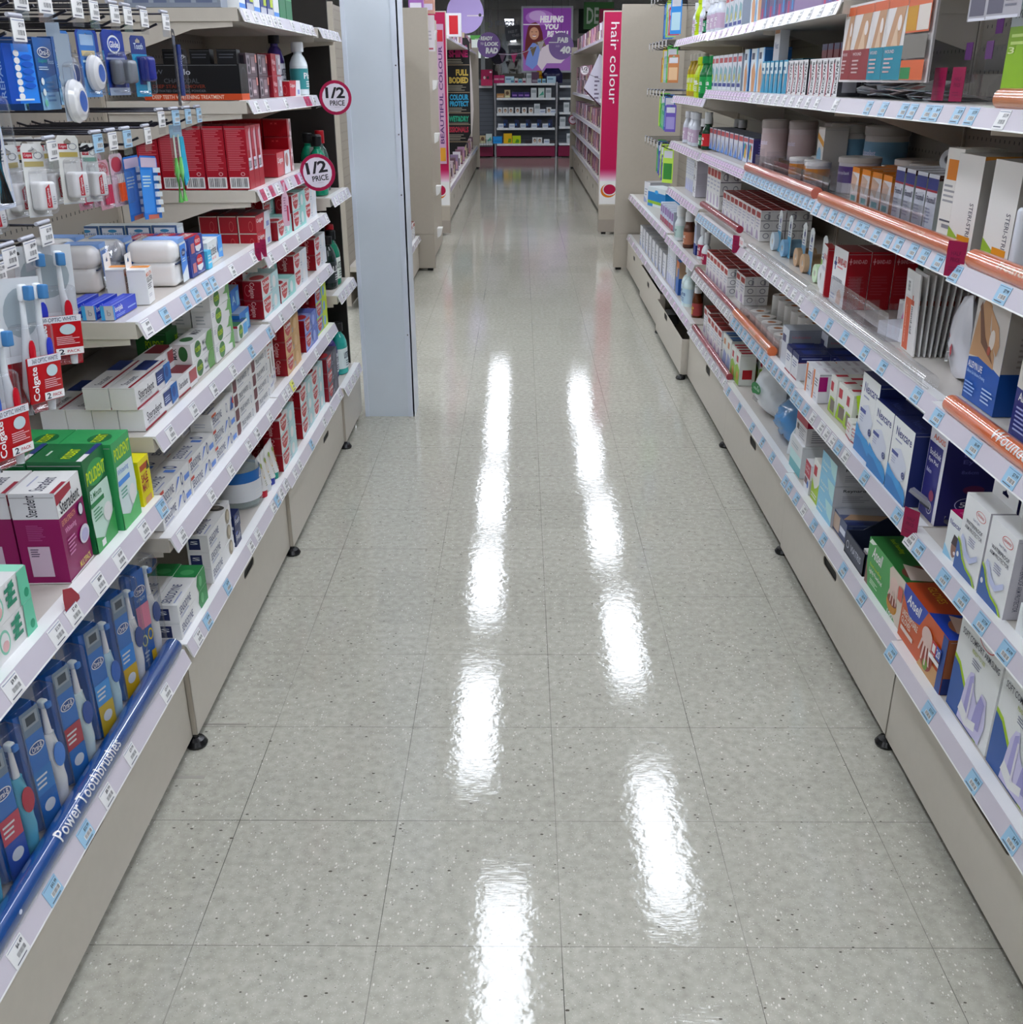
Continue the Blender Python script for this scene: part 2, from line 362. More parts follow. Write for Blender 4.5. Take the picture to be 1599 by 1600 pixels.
# ------------------------------------------------------------------ carton catalogue
# a carton faces -Y; width x, depth y, height z; origin bottom left front. faces F, N (both ends), T
KINDS = {}
def carton(key, w, d, h, base, F=(), N=(), T=(), mats=None, rough=0.38, extra=None):
    KINDS[key] = dict(w=w, d=d, h=h, base=base, F=F, N=N, T=T, mats=mats, rough=rough, extra=extra, mesh=None)
def kind_mesh(key):
    K = KINDS[key]
    if K['mesh'] is None:
        mb = MB(); w, d, h = K['w'], K['d'], K['h']; b = C(K['base'], K['rough'])
        mb.box(0, 0, 0, w, d, h, b, mats={k: C(v, K['rough']) for k, v in (K['mats'] or {}).items()})
        draw(mb, K['F'], (0,0,0), (1,0,0), (0,0,1), w, h)
        draw(mb, K['N'], (w,0,0), (0,1,0), (0,0,1), d, h); draw(mb, K['N'], (0,d,0), (0,-1,0), (0,0,1), d, h)
        draw(mb, K['T'], (0,0,h), (1,0,0), (0,1,0), w, d)
        # folded tuck line at both ends
        for x, nx in ((0, -1), (w, 1)):
            O = (x, d if nx < 0 else 0, 0); U = (0, -1 if nx < 0 else 1, 0); draw(mb, [('r', 0.02, 0.955, 0.98, 0.962, '#8d8d92')], O, U, (0,0,1), d, h, 0.0019)
        if K['extra']: K['extra'](mb, w, d, h)
        K['mesh'] = mb.mesh(key)
    return K['mesh']

ORD = ['nearest', 'second', 'third', 'fourth', 'fifth', 'sixth', 'seventh', 'eighth', 'ninth', 'tenth', 'eleventh', 'twelfth', 'thirteenth', 'fourteenth', 'fifteenth', 'sixteenth', 'seventeenth', 'eighteenth', 'nineteenth', 'twentieth']
def pose(o, side, Y0, X, Z, w, jit=0.0, rz=0.0):
    """side L: front looks to +x ; side R: front looks to -x. Y0 = near end, X = |front plane|."""
    j = random.uniform(-jit, jit)+rz
    if side == 'L': o.location = (-X, Y0, Z); o.rotation_euler = (0, 0, PI/2+j)
    elif side == 'R': o.location = (X, Y0+w, Z); o.rotation_euler = (0, 0, -PI/2+j)
    else: o.location = (Y0, X, Z); o.rotation_euler = (0, 0, j)       # side 'B': faces the camera, Y0 is x
def put(key, side, Y0, X, Z, name, label, cat='box', group=None, jit=0.012, rz=0.0):
    K = KINDS[key]; o = bpy.data.objects.new(name, kind_mesh(key)); COL.objects.link(o)
    pose(o, side, Y0, X, Z, K['w'], jit, rz); return tag(o, label, cat, group)
def rows(key, side, Y0, X, Z, n, name, label, cat='carton', group=None, levels=1, deep=1, gap=0.002, jit=0.012, dgap=0.002, skip=None, ord0=0):
    """n along the shelf, levels up, deep rows back. Labels carry the place in the row."""
    K = KINDS[key]; k = 0
    for dpt in range(deep):
        for lv in range(levels):
            for i in range(n):
                if skip and skip(i, lv, dpt): continue
                s = label
                if n > 1: s += ', %s along' % ORD[min(i+ord0, 19)]
                if levels > 1: s += ', ' + ('bottom layer' if lv == 0 else 'top layer' if lv == levels-1 else 'middle layer' if levels == 3 else '%s layer' % ORD[lv])
                if dpt: s += ', ' + ('row behind' if dpt == 1 else 'back row')
                put(key, side, Y0+i*(K['w']+gap), X+dpt*(K['d']+dgap), Z+lv*(K['h']+0.0006), name, s, cat, group, jit if lv == 0 else jit*.7)

# ------------------------------------------------------------------ shelving
TAGW = 0.042
TAGM = {}
PRICES = ['$4.99', '$9.99', '$6.49', '$8.99', '$15.99', '$7.99', '$12.99', '$3.99']
def tag_mesh(kind, price):
    k = (kind, price)
    if k in TAGM: return TAGM[k]
    mb = MB(); c = {'w': '#dcdce8', 'b': '#8fb0c6', 'y': '#cfd06a', 'p': '#a02850', 'h': '#cdb6cf'}[kind]; W, H = TAGW*.95, 0.0292
    # local: lies in XZ plane facing -Y, centred in x
    mb.box(-W/2, 0, -H, W/2, 0.0008, 0, C(c, 0.35))
    ops = [('r', .05, .9, .95, .93, '#5e6b8c')]
    if kind == 'p': ops = [('t', .2, .55, .8, .72, 'HALF', '#601030'), ('t', .2, .3, .8, .47, 'PRICE', '#601030')]
    else: ops += [('t', .5, .6, .92, .82, price, '#2a2c38', 0, 0.015), ('b', .3, .24, .92, .52), ('l', .12, .05, .88, .18, 1, '#4b4e5c')]
    draw(mb, ops, (-W/2, 0, -H), (1,0,0), (0,0,1), W, H, 0.00015)
    TAGM[k] = mb.mesh('price_tag'); return TAGM[k]
SHELF_N = {}
def shelf(side, Y0, Y1, Z, X, label, tags=(), depth=0.36, th=0.03, rail=True, base=False, flip=0.0, style=None):
    """shelf board with its sloping price rail; root origin at the near front corner."""
    sx = 1 if side == 'L' else -1          # aisle direction
    L = Y1-Y0-0.003
    t = thing('gondola_shelf', label, 'shelf', (-sx*X, Y0, Z))
    mb = MB()
    def bx(xa, xb, *a): return (min(xa, xb), max(xa, xb))
    xa, xb = sorted((-sx*depth, -sx*0.004))
    mb.box(xa, 0, -th, xb, L, 0, BEIGE, mats={'T': SHELFTOP})
    mb.build('board', t)
    if not base:
        for y in (0.004, L-0.006):
            br = MB()
            pts = [(0.02, -th), (depth, -th), (depth, -th-0.085), (depth-0.03, -th-0.085), (0.12, -th-0.018), (0.02, -th-0.012)]
            M = Matrix(((-sx, 0, 0, 0), (0, 0, 1, y), (0, 1, 0, 0), (0, 0, 0, 1)))
            br.prism(pts, 0.002, BEIGE, M); br.build('bracket', t)
    if rail:
        r = MB()
        prof = [(-0.022, 0.0016), (0.001, 0.0011), (0.0120, -0.0285), (0.0130, -0.0310), (0.0100, -0.0300), (-0.001, -0.004), (-0.022, 0.0002)]
        M = Matrix(((sx, 0, 0, 0), (0, 0, 1, 0.001), (0, 1, 0, 0), (0, 0, 0, 1)))
        vs = [(sx*p[0], y, p[1]) for y in (0.001, L) for p in prof]; n = len(prof)
        for i in range(n):
            j = (i+1) % n; f = (i, j, j+n, i+n) if sx < 0 else (j, i, i+n, j+n)
            r.add([vs[q] for q in f], [(0,1,2,3)], STRIP if i == 1 else LIP)
        r.add(vs[:n], [tuple(range(n)) if sx > 0 else tuple(reversed(range(n)))], LIP); r.add(vs[n:], [tuple(reversed(range(n))) if sx > 0 else tuple(range(n))], LIP)
        ro = r.build('price_rail', t)
        for k, q in enumerate(tags):
            if not isinstance(q, tuple): q = (q, 'b' if side == 'R' else 'w')
            y, kd = q[0], q[1]; pr = q[2] if len(q) > 2 else PRICES[(k*3+int(Z*10)) % 8]
            if y-Y0 < 0.0 or y > Y1: continue
            o = bpy.data.objects.new('price_tag', tag_mesh(kd, pr)); COL.objects.link(o); o.parent = ro
            ang = math.atan2(0.0110, 0.0296)
            Rz = Matrix.Rotation(PI/2 if side == 'L' else -PI/2, 4, 'Z'); Rx = Matrix.Rotation(-ang, 4, 'X')
            yy = min(max(y-Y0, TAGW/2+.002), L-TAGW/2-.002)
            o.matrix_local = Matrix.Translation((sx*0.0030, yy, -0.0008)) @ Rz @ Rx
            if kd in 'bwy': o['label'] = {'b': 'light blue shelf price tag', 'w': 'white shelf price tag', 'y': 'yellow shelf price tag'}[kd]
            if kd == 'p': o['label'] = 'magenta half price tag'
    return t

def pill(x0, x1, z0, z1, n=8):
    r = (z1-z0)/2; zc = (z0+z1)/2; pts = []
    for i in range(n+1): a = -PI/2+PI*i/n; pts.append((x1-r+r*math.cos(a), zc+r*math.sin(a)))
    for i in range(n+1): a = PI/2+PI*i/n; pts.append((x0+r+r*math.cos(a), zc+r*math.sin(a)))
    return pts
def bay(side, Y0, Y1, X, label, slot=None, back=1.12, top=1.78, foot=True, z1=0.215, kx=None, pegs=True):
    sx = 1 if side == 'L' else -1; L = Y1-Y0; kx = kx or X
    t = thing('gondola_bay', label, 'shelving', (0, Y0, 0))
    k = MB(); outer = [(0.002, 0.022), (L-0.002, 0.022), (L-0.002, z1), (0.002, z1)]; holes = [pill(*slot)] if slot else None
    M = Matrix(((0, 0, 1, -sx*kx-(0.0025 if sx > 0 else 0)), (1, 0, 0, 0), (0, 1, 0, 0), (0, 0, 0, 1)))
    k.prism(outer, 0.0025, BEIGE, M, holes, side=BEIGE_D)
    for y in (0.001, L-0.004):
        a, b = sorted((-sx*kx, -sx*(kx+.03))); k.box(a, y, .022, b, y+.003, z1, BEIGE_D)
    k.build('kick_panel', t)
    if slot:
        c = MB(); a, b = sorted((-sx*(kx+0.004), -sx*(kx+0.06))); c.box(a, slot[0]-.01, slot[2]-.01, b, slot[1]+.01, slot[3]+.01, BLACK); o = c.build('recess_dark_fill', t)  # black block stands in for the shade inside the slot
    b = MB(); a, c = sorted((-sx*back, -sx*(back+0.02))); b.box(a, 0.004, 0.02, c, L-0.004, top, PEG if pegs else BEIGE)
    b.build('back_panel', t)
    u = MB()
    for y in (0.0,):
        a, c = sorted((-sx*(back-0.006), -sx*(back+0.025))); u.box(a, y-0.014, 0.02, c, y+0.014, top+.01, BEIGE_D)
        u.box(min(a, c) if sx > 0 else min(a, c)-0.0006, y-0.0015, 0.02, max(a, c)+0.0006, y+0.0015, top, BLACK)
    u.build('upright', t)
    if foot:
        f = MB(); Mx = Matrix.Translation((-sx*(kx+0.004), 0.0, 0))
        f.lathe([(0.0, 0.0), (0.022, 0.0), (0.024, 0.006), (0.018, 0.016), (0.007, 0.02), (0.006, 0.024), (0, 0.024)], C('#101012', 0.25), 16, Mx); f.build('levelling_foot', t)
    return t

LX = 0.755
RX = lambda Y: 0.69 if Y < .5 else 0.704 if Y < 1.4 else 0.713 if Y < 2.4 else 0.721 if Y < 3.35 else 0.724

# ------------------------------------------------------------------ the room
def plane(name, pts, mat, label=None):
    mb = MB(); mb.add(pts, [tuple(range(len(pts)))], mat); return struct(mb.build(name))
mb = MB(); mb.box(-7, -4, -0.05, 7, 30, 0, floor_mat()); struct(mb.build('floor'))
mb = MB(); mb.box(-7, -4, CEIL, 7, 30, CEIL+.05, C('#d8d8d4', 0.8)); struct(mb.build('ceiling'))
mb = MB(); mb.box(-7.1, -4, 0, -7, 30, CEIL, painted('#bdbcb8', .7)); struct(mb.build('wall_left'))
mb = MB(); mb.box(7, -4, 0, 7.1, 30, CEIL, painted('#bdbcb8', .7)); struct(mb.build('wall_right'))
mb = MB(); mb.box(-7, -4.1, 0, 7, -4, CEIL, painted('#bdbcb8', .7)); struct(mb.build('wall_front'))
mb = MB(); mb.box(-7, 30, 0, 7, 30.1, CEIL, painted('#3d444a', .7)); struct(mb.build('wall_back'))

# ceiling fittings: twin fluorescent battens in rows that run with the aisle
def ceiling_light(x, y, wd=0.24, ln=1.2, first=[None]):
    if first[0] is None:
        t = thing('ceiling_light', 'white fluorescent ceiling fitting with prismatic diffuser', 'light', (x, y, CEIL), 0, 'fluorescent ceiling fittings in rows')
        m = MB(); m.box(-wd/2-.02, -ln/2-.02, -.03, wd/2+.02, ln/2+.02, 0, '#d4d4d4'); m.build('housing', t)
        m = MB(); m.box(-wd/2, -ln/2, -.036, wd/2, ln/2, -.03, C('#eef4ff', .5, emit=LAMP)); m.build('diffuser', t)
        first[0] = t
    else:
        t = copy_tree(first[0]); t.location = (x, y, CEIL)
for x, ys in ((-0.36, [-3.4, -1.5, .5, 4.5, 6.6, 8.5, 10.7, 12.6]), (-0.15, [2.4]), (0.74, [-2.6, -.6, 1.4, 3.35, 5.6, 7.7, 9.8, 11.9]),
              (-2.3, [-2.4+1.4*i for i in range(14)]), (2.4, [-2.4+1.4*i for i in range(14)]), (-3.4, [-2.4+2*i for i in range(10)]), (3.5, [-2.4+2*i for i in range(10)])):  # unseen rows over the side aisles, set closer to add ambient light
    for y in ys: ceiling_light(x, y)

# painted column boxed in at the end of the left gondola
t = thing('boxed_pillar', 'pale blue-grey boxed-in pillar with corner mouldings on the left', 'pillar', (-0.62, 2.83, 0))
PB = painted('#d2dbe4', .42, 12, .03); PC = painted('#d6deea', .35, 12, .02)
m = MB(); m.box(-.098, .004, 0, .098, .166, CEIL-.002, PB); m.build('pillar_panel', t)
m = MB()
for xa, xb in ((-.104, -.088), (.078, .1045)):
    m.box(xa, 0, 0, xb, .012, CEIL-.002, PC)
m.box(.0985, .0, 0, .1055, .172, CEIL-.002, PC); m.build('corner_moulding', t)
m = MB()
for z in (.35, .9, 1.12, 1.36): m.lathe([(0, 0), (.003, 0), (.003, .001), (0, .001)], METAL, 8, Matrix.Translation((.09, -.0008, z)) @ Matrix.Rotation(PI/2, 4, 'X'))
m.build('screw', t)

# (scuffs) ring left by the foot of the left gondola
m = MB(); n = 28
for k, (rx, ry, th) in enumerate(((.036, .05, .003),)):
    vs = []
    for i in range(n):
        a = 2*PI*i/n; vs += [(rx*math.cos(a), ry*math.sin(a), .0004), ((rx-th)*math.cos(a), (ry-th)*math.sin(a), .0004)]
    m.add(vs, [(2*i, 2*((i+1) % n), 2*((i+1) % n)+1, 2*i+1) for i in range(n)], '#8a887f')
m.box(-.05, .085, .0001, .05, .091, .0004, '#7a7770'); m.box(-.07, -.1, .0001, .01, -.092, .0004, '#84817a')
for i, (x, y) in enumerate(((-.725, .53), (-.718, 1.462), (-.712, 2.41))):
    o = bpy.data.objects.new('floor_scuff', m.mesh('floor_scuff') if i == 0 else o.data); COL.objects.link(o); o.location = (x, y, 0)
    if i: o.scale = (.8, .6, 1)
    tag(o, 'dark ring shaped scuff on the floor by the %s foot of the left gondola' % ORD[i], 'scuff mark')

# ------------------------------------------------------------------ left gondola
bay('L', -.45, .545, LX, 'beige steel gondola bay at bottom left with a dark handle slot', (.46, .565, .168, .195), kx=.77, top=1.9)
bay('L', .545, 1.49, LX, 'beige gondola bay left of the aisle, second from the camera', (.46, .56, .158, .182), kx=.76, top=1.9)
bay('L', 1.49, 2.44, LX, 'beige gondola bay left of the aisle, third from the camera', (.56, .66, .150, .172), kx=.75, top=1.9)
bay('L', 2.44, 2.86, LX, 'short beige gondola bay just before the boxed pillar', None, kx=.742, top=1.9)

shelf('L', -.45, .53, .247, LX, 'bottom shelf of power toothbrushes with a blue tube edge', [(-.23,'w'), (-.12,'b','$43.99'), (0,'b','$32.99'), (.09,'w'), (.2,'w','$39.99'), (.39,'w','$29.99')], base=True)
shelf('L', -.45, .54, .582, LX, 'shelf carrying purple and green denture tablet boxes', [(-.1,'w','$9.99'), (.04,'w','$15.99'), (.1,'w','$7.49'), (.2,'w','$8.99'), (.29,'w','$5.89'), (.41,'w','$5.99'), (.51,'b','$7.99')])
shelf('L', .545, 1.49, .247, LX, 'bottom shelf with white toothpaste cartons and a large clear bottle', [.6, (.67,'b'), (.83,'b'), 1.05, 1.12, 1.3, (1.35,'b'), 1.4, 1.46], base=True)
shelf('L', .545, 1.49, .487, LX, 'second shelf filled with rows of white sensitive toothpaste cartons', [.59, .8, .96, 1.13, 1.22, (1.36,'w')])
shelf('L', .545, 1.49, .697, LX, 'third shelf with small denture care cartons', [.61, .76, .91, 1.07, (1.25,'b'), (1.45,'b')])
shelf('L', .545, 1.49, .914, LX, 'fourth shelf with denture baths and mouth gels', [.57, (.67,'b'), (.8,'b'), (.87,'b'), (.95,'b'), (1.0,'b'), 1.16, (1.36,'w')])
shelf('L', 1.49, 2.44, .242, LX-.004, 'bottom shelf of red toothpaste cartons in the third left bay', [1.57, 1.64, (1.83,'b'), 2.06, 2.2, 2.38], base=True)
shelf('L', 1.49, 2.44, .489, LX, 'second shelf of the third left bay with gold and blue cartons', [1.55, 1.6, (1.66,'y'), 1.81, 2.04, 2.26])
shelf('L', 1.49, 2.44, .704, LX, 'third shelf of the third left bay with red cartons', [1.6, 1.76, 1.96, 2.17, 2.36])
shelf('L', 1.49, 2.44, .88, LX, 'fourth shelf of the third left bay with whitening cartons', [1.55, 1.73, 1.91, 2.13, 2.26, 2.4])
shelf('L', 1.49, 2.42, 1.048, LX, 'fifth shelf of the third left bay with tall red cartons', [(1.53,'p'), (1.57,'w'), (1.63,'p'), (1.7,'w'), (1.78,'p'), (1.86,'w'), (1.97,'p'), (2.02,'h'), (2.07,'h')])
shelf('L', 1.49, 2.42, 1.264, LX, 'sixth shelf of the third left bay with black whitening kits', [1.55, 1.66, (1.9,'w'), (2.2,'p'), (2.25,'p'), 2.33])
shelf('L', 1.49, 2.44, 1.475, LX, 'top shelf of the third left bay with mouthwash refills', [1.53, 1.62, 1.7, 1.77, 1.84, 1.9, 2.08, 2.23, 2.3, 2.38])
for z, nm in ((.237, 'bottom'), (.586, 'second'), (.929, 'third'), (1.47, 'top')):
    shelf('L', 2.44, 2.82, z, LX-.02, '%s shelf of the short bay beside the pillar, for mouthwash' % nm, [2.5, 2.58, 2.66, 2.74], depth=.34, base=(z < .3))

m = MB(); m.box(-1.14, 2.842, .02, -.775, 2.856, 1.62, '#1c1917'); o = m.build('dark_gap_sheet'); tag(o, 'added dark sheet for the unlit gap between the short left bay and the pillar', 'panel')  # dark sheet added to stand for the gloom in the gap
# ------------------------------------------------------------------ right gondola
bay('R', -.45, .551, .69, 'beige gondola bay at bottom right with a long dark handle slot', (.47, .625, .170, .195), kx=.711, back=1.06, top=1.9)
bay('R', .551, 1.5, .704, 'beige gondola bay right of the aisle, second from the camera', (.43, .545, .165, .19), kx=.712, back=1.06, top=1.9)
bay('R', 1.5, 2.45, .713, 'beige gondola bay right of the aisle, third from the camera', (.43, .53, .165, .195), kx=.718, back=1.06, top=1.9)
bay('R', 2.45, 3.4, .721, 'beige gondola bay right of the aisle, fourth from the camera', (.39, .49, .165, .2), kx=.722, back=1.06, top=1.9)
bay('R', 3.41, 4.35, .724, 'beige bay with kick panel standing proud, fifth on the right', (.52, .63, .155, .185), kx=.69, z1=.19, back=1.06, top=1.9)
m = MB(); m.box(.69, 3.405, .022, .73, 3.41, .19, BEIGE); o = m.build('kick_panel_return'); tag(o, 'narrow beige end return of the kick panel standing proud', 'panel')
bay('R', 4.35, 5.32, .724, 'beige gondola bay right of the aisle, sixth from the camera', (.5, .6, .15, .18), kx=.706, back=1.06, top=1.9)
bay('R', 5.32, 6.35, .724, 'beige gondola bay ending at the tall end panel on the right', (.5, .6, .15, .18), kx=.722, back=1.06, top=1.9, foot=False)
bb = lambda *a: [(y, 'b') for y in a]
def ev(a, b, n, k='b'): return [(a+(b-a)*i/(n-1), k) for i in range(n)]
SH = [(.257, 'bottom'), (.511, 'second'), (.765, 'third'), (1.017, 'fourth'), (1.267, 'fifth'), (1.486, 'top')]
RT = {(0,0): [(.53,'b','$16.99'), (.32,'b','$13.99'), (-.02,'b'), (.12,'b')], (0,1): [(.53,'w','$25.99'), (.48,'b','$19.99'), (.36,'b','$15.99'), (.28,'b','$15.99'), (.2,'b','$17.99'), (.11,'b','$14.99')],
      (0,2): bb(.5, .34, .2), (0,3): bb(.53, .34), (0,4): [(.45,'w')], (0,5): [],
      (1,0): [(1.47,'b'), (1.42,'b'), (1.34,'b'), (1.26,'w'), (1.16,'b'), (1.07,'b'), (.9,'b'), (.76,'b')], (1,1): [(.85,'b'), (.64,'b'), (.99,'w'), (1.05,'b'), (1.1,'w'), (1.15,'w'), (1.2,'w'), (1.28,'w'), (1.35,'b'), (1.42,'b'), (1.47,'b')],
      (1,2): bb(1.37, 1.24, 1.11, .96, .84, .64), (1,3): bb(.64,.71,.77,.85,.91,.99,1.07,1.11,1.18,1.25,1.31,1.38,1.46), (1,4): bb(.6,.66,.76,.8,.88,.93,1.05,1.15)+[(1.4,'w')], (1,5): [],
      (2,0): bb(2.38, 2.18, 1.96, 1.81, 1.67), (2,1): ev(1.55, 2.4, 14), (2,2): ev(1.55, 2.3, 11, 'w'), (2,3): ev(1.55, 2.4, 17), (2,4): ev(1.6, 2.4, 10, 'w'), (2,5): ev(1.55, 2.3, 8, 'w'),
      (3,0): ev(2.5, 3.35, 11, 'w'), (3,1): ev(2.5, 3.35, 14, 'w'), (3,2): ev(2.5, 3.35, 15, 'b'), (3,3): ev(2.5, 3.35, 18, 'h'), (3,4): ev(2.5, 3.35, 16, 'h'), (3,5): ev(2.5, 3.35, 8, 'h')}
BY = [(-.45, .551), (.551, 1.5), (1.5, 2.45), (2.45, 3.4)]
BN = ['nearest', 'second', 'third', 'fourth']
for bi, (a, b) in enumerate(BY):
    for zi, (z, nm) in enumerate(SH):
        if (bi, zi) in ((0, 5), (1, 5)): continue
        shelf('R', a, b, z, RX(a+.3) if bi else .69, '%s shelf of the %s bay on the right, with price tags' % (nm, BN[bi]), RT.get((bi, zi), []), base=(zi == 0))
shelf('R', 3.4, 4.35, .265, .724, 'bottom shelf of the fifth bay on the right', ev(3.5, 4.3, 7, 'h'), base=True)
shelf('R', 4.35, 6.35, .262, .724, 'bottom shelf of the furthest bays on the right', ev(4.4, 6.2, 8, 'h'), base=True)
shelf('R', 3.4, 4.35, .535, .724, 'second shelf of the fifth bay on the right', ev(3.5, 4.3, 9, 'h'))
shelf('R', 4.35, 6.35, .545, .724, 'second shelf of the furthest bays on the right', ev(4.4, 6.2, 12, 'h'))
for z, nm in ((.78, 'third'), (1.01, 'fourth'), (1.23, 'fifth'), (1.49, 'top')):
    shelf('R', 3.4, 4.4, z, .724, '%s shelf of the fifth bay on the right' % nm, ev(3.5, 4.3, 12, 'h'))

# ------------------------------------------------------------------ cartons: left side
W = '#d6d8de'; NAVY = '#1b2550'; RED = '#a01c26'
def sens(key, accent=None, h=.04, w=.185):
    F = [('t', .05, .3, .44, .74, 'SENSODYNE', '#23305e', 0, .012), ('l', .06, .1, .36, .24, 2, '#7c86a8')]
    T = [('t', .05, .35, .5, .75, 'SENSODYNE', '#23305e', 0, .012), ('l', .05, .12, .4, .26, 1, '#8f98b8')]
    if accent == 'blue': F += [('o', .72, .5, .035, .36, .3, '#2c3c70'), ('p', [(.46,.12),(.66,.75),(.6,.8),(.5,.3)], '#3f6cc0'), ('r', .8, .2, .97, .5, '#5b7fc4'), ('r', 0, .82, .12, 1, '#b0443c')]; T += [('o', .78, .5, .04, .3, .35, '#2c3c70'), ('r', .62, .15, .7, .6, '#5b7fc4')]
    if accent == 'green': F += [('p', [(.72,0),(.66,.5),(.72,1),(1,1),(1,0)], '#2d7a45'), ('e', .8, .5, .05, .3, '#5da06d')]; T += [('r', .68, 0, 1, 1, '#2d7a45'), ('e', .8, .5, .07, .3, '#4c9560')]
    if accent == 'brown': F += [('e', .84, .5, .09, .46, '#8b8272'), ('e', .86, .52, .05, .3, '#b3aa98')]; T += [('e', .84, .5, .09, .4, '#3e3a38'), ('e', .86, .52, .05, .2, '#77706a')]
    if accent == 'expert': F = [('p', [(.02,.12),(.02,.9),(.2,.9),(.2,.2),(.15,.05)], '#5a2630'), ('t', .26, .35, .74, .72, 'TRUE WHITE', '#5b606e'), ('o', .85, .5, .04, .3, .3, '#9aa0ac'), ('l', .26, .1, .6, .28, 1, '#9ba0aa')]; T = [('l', .1, .2, .8, .8, 3, '#a0a5b4')]
    if accent == 'comp': F += [('o', .66, .5, .03, .3, .25, '#37457a'), ('p', [(.8,.1),(.9,.9),(.97,.5),(.94,.1)], '#2c4f92'), ('p', [(.9,.5),(.97,.9),(.99,.3)], '#b0443c'), ('r', .02, .78, .2, .93, '#b0563f')]
    N = [('r', .1, .12, .62, .8, '#242c52'), ('t', .18, .45, .54, .66, 'S', '#c8ccd8')] if accent in ('brown', 'green') else [('l', .2, .2, .8, .5, 2, '#b0b3bc')]
    carton(key, w, .05, h, W, F, N, T)
sens('sens_blue', 'blue'); sens('sens_green', 'green'); sens('sens_brown', 'brown'); sens('sens_expert', 'expert', .036); sens('sens_comp', 'comp')
def colg(key, col2, face='#d9dadd', w=.195, d=.052, h=.052, end='#841620', topc=None):
    F = [('r', 0, 0, 1, .1, col2), ('p', [(.04,.97),(.44,.97),(.44,.6),(.4,.35),(.33,.2),(.24,.14),(.15,.25),(.08,.45)], '#a93a3c'), ('t', .06, .56, .43, .88, 'Colgate', '#ece6e6', 0, .035), ('t', .13, .42, .36, .54, 'Total', '#d8c0c0'),
         ('p', [(.6,0),(.5,.6),(.56,1),(1,1),(1,0)], col2), ('e', .72, .5, .1, .33, face), ('l', .47, .1, .6, .4, 2, '#9aa0ae')]
    N = [('t', .3, .1, .62, .92, 'Colgate', '#d8a8a8', -90, .012), ('o', .25, .5, .16, .3, .12, '#b96a6a')]
    T = [('e', .25, .45, .2, .36, '#a33036'), ('p', [(.6,0),(.6,1),(1,1),(1,0)], topc or col2)]
    carton(key, w, d, h, face, F, N, T, mats={'L': end, 'R': end})
colg('colg_teal', '#a9c4c6'); colg('colg_gold', '#b89468', '#c4a47c'); colg('colg_violet', '#5d6cb0', '#8f9ccc'); colg('colg_lime', '#b4c840', '#6f98c4'); colg('colg_mint', '#8fbfba', '#cdd8d8')
colg('colg_dark', '#46434e', '#5c5a66', end='#7a1a26'); colg('colg_white', '#c8ccd6', '#d8dade')
carton('colg_red_long', .16, .05, .045, '#a32a34', [('t', .06, .5, .5, .8, 'Colgate', '#e0d8d8', 0, .015), ('p', [(.5,0),(.62,1),(1,1),(1,0)], '#c8ccd4'), ('r', .7, .1, .9, .4, '#7e86b0')], [('r', 0, .94, 1, 1, '#d4c8c0'), ('r', 0, 0, .06, 1, '#d4c8c0'), ('o', .7, .4, .12, .3, .15, '#c06060')], [('e', .3, .5, .25, .35, '#8a1c28')], mats={'T': '#5a4048'})
carton('red_tall', .052, .055, .155, '#8f1c28', [('r', .08, .62, .92, .95, '#a84450'), ('p', [(.5,.9),(.6,.3),(.9,.3),(.9,.98)], '#c0a0a8'), ('r', .1, .3, .6, .5, '#c9c6d0'), ('t', .1, .33, .6, .46, '200', '#3a2a30')],
       [('l', .08, .3, .92, .97, 24, '#b8606a'), ('b', .05, .02, .95, .2), ('o', .7, .25, .1, .03, .3, '#c8a0a4')], [('l', .1, .1, .9, .9, 3, '#b06068')])
carton('red_square', .052, .075, .05, '#8c1620', [('r', .05, .1, .95, .9, '#a84a50'), ('p', [(.5,0),(.4,1),(1,1),(1,0)], '#c9b9bc'), ('e', .7, .55, .2, .3, '#8b5f64')], [('t', .3, .7, .6, .8, 'x x', '#c05050')], [('r', .1, .1, .9, .9, '#7c1620')])
carton('red_soft', .19, .16, .066, '#a32a34', [('r', .0, 0, .5, 1, '#b0585c'), ('t', .04, .5, .45, .8, 'Colgate', '#e8d8d8', 0, .02), ('p', [(.52,0),(.6,1),(1,1),(1,0)], '#c8ccd0'), ('e', .75, .6, .12, .3, '#9a6a66')], [('t', .3, .7, .55, .78, 'x x', '#c46060')])
carton('ster_paste', .2, .048, .043, '#cfcfd0', [('t', .08, .35, .5, .74, 'Steradent', '#2c2c38', 0, .012), ('t', .1, .2, .42, .32, 'DENTURE PASTE', '#6b6b74'), ('r', 0, 0, .6, .1, '#8d2432'), ('r', .58, .3, .82, .92, '#20336a'), ('l', .6, .4, .78, .7, 3, '#aab4d0'), ('p', [(.8,.1),(.8,1),(1,1),(1,.2)], '#1f5a9c'), ('e', .88, .62, .05, .26, '#1a3f80')], [],
       [('t', .1, .4, .4, .7, 'Steradent', '#5a5a66'), ('r', 0, .15, 1, .25, '#8d2432'), ('p', [(.62,.4),(.62,1),(1,1),(1,.4)], '#1c2c60')])
carton('ster_small', .13, .045, .04, '#cfcfd0', [('t', .06, .4, .5, .76, 'Steradent', '#2c2c38'), ('r', 0, 0, .6, .1, '#8d2432'), ('r', .6, .25, .98, .9, '#94464a')], [], [('r', .4, .1, 1, .9, '#6f2a34')])
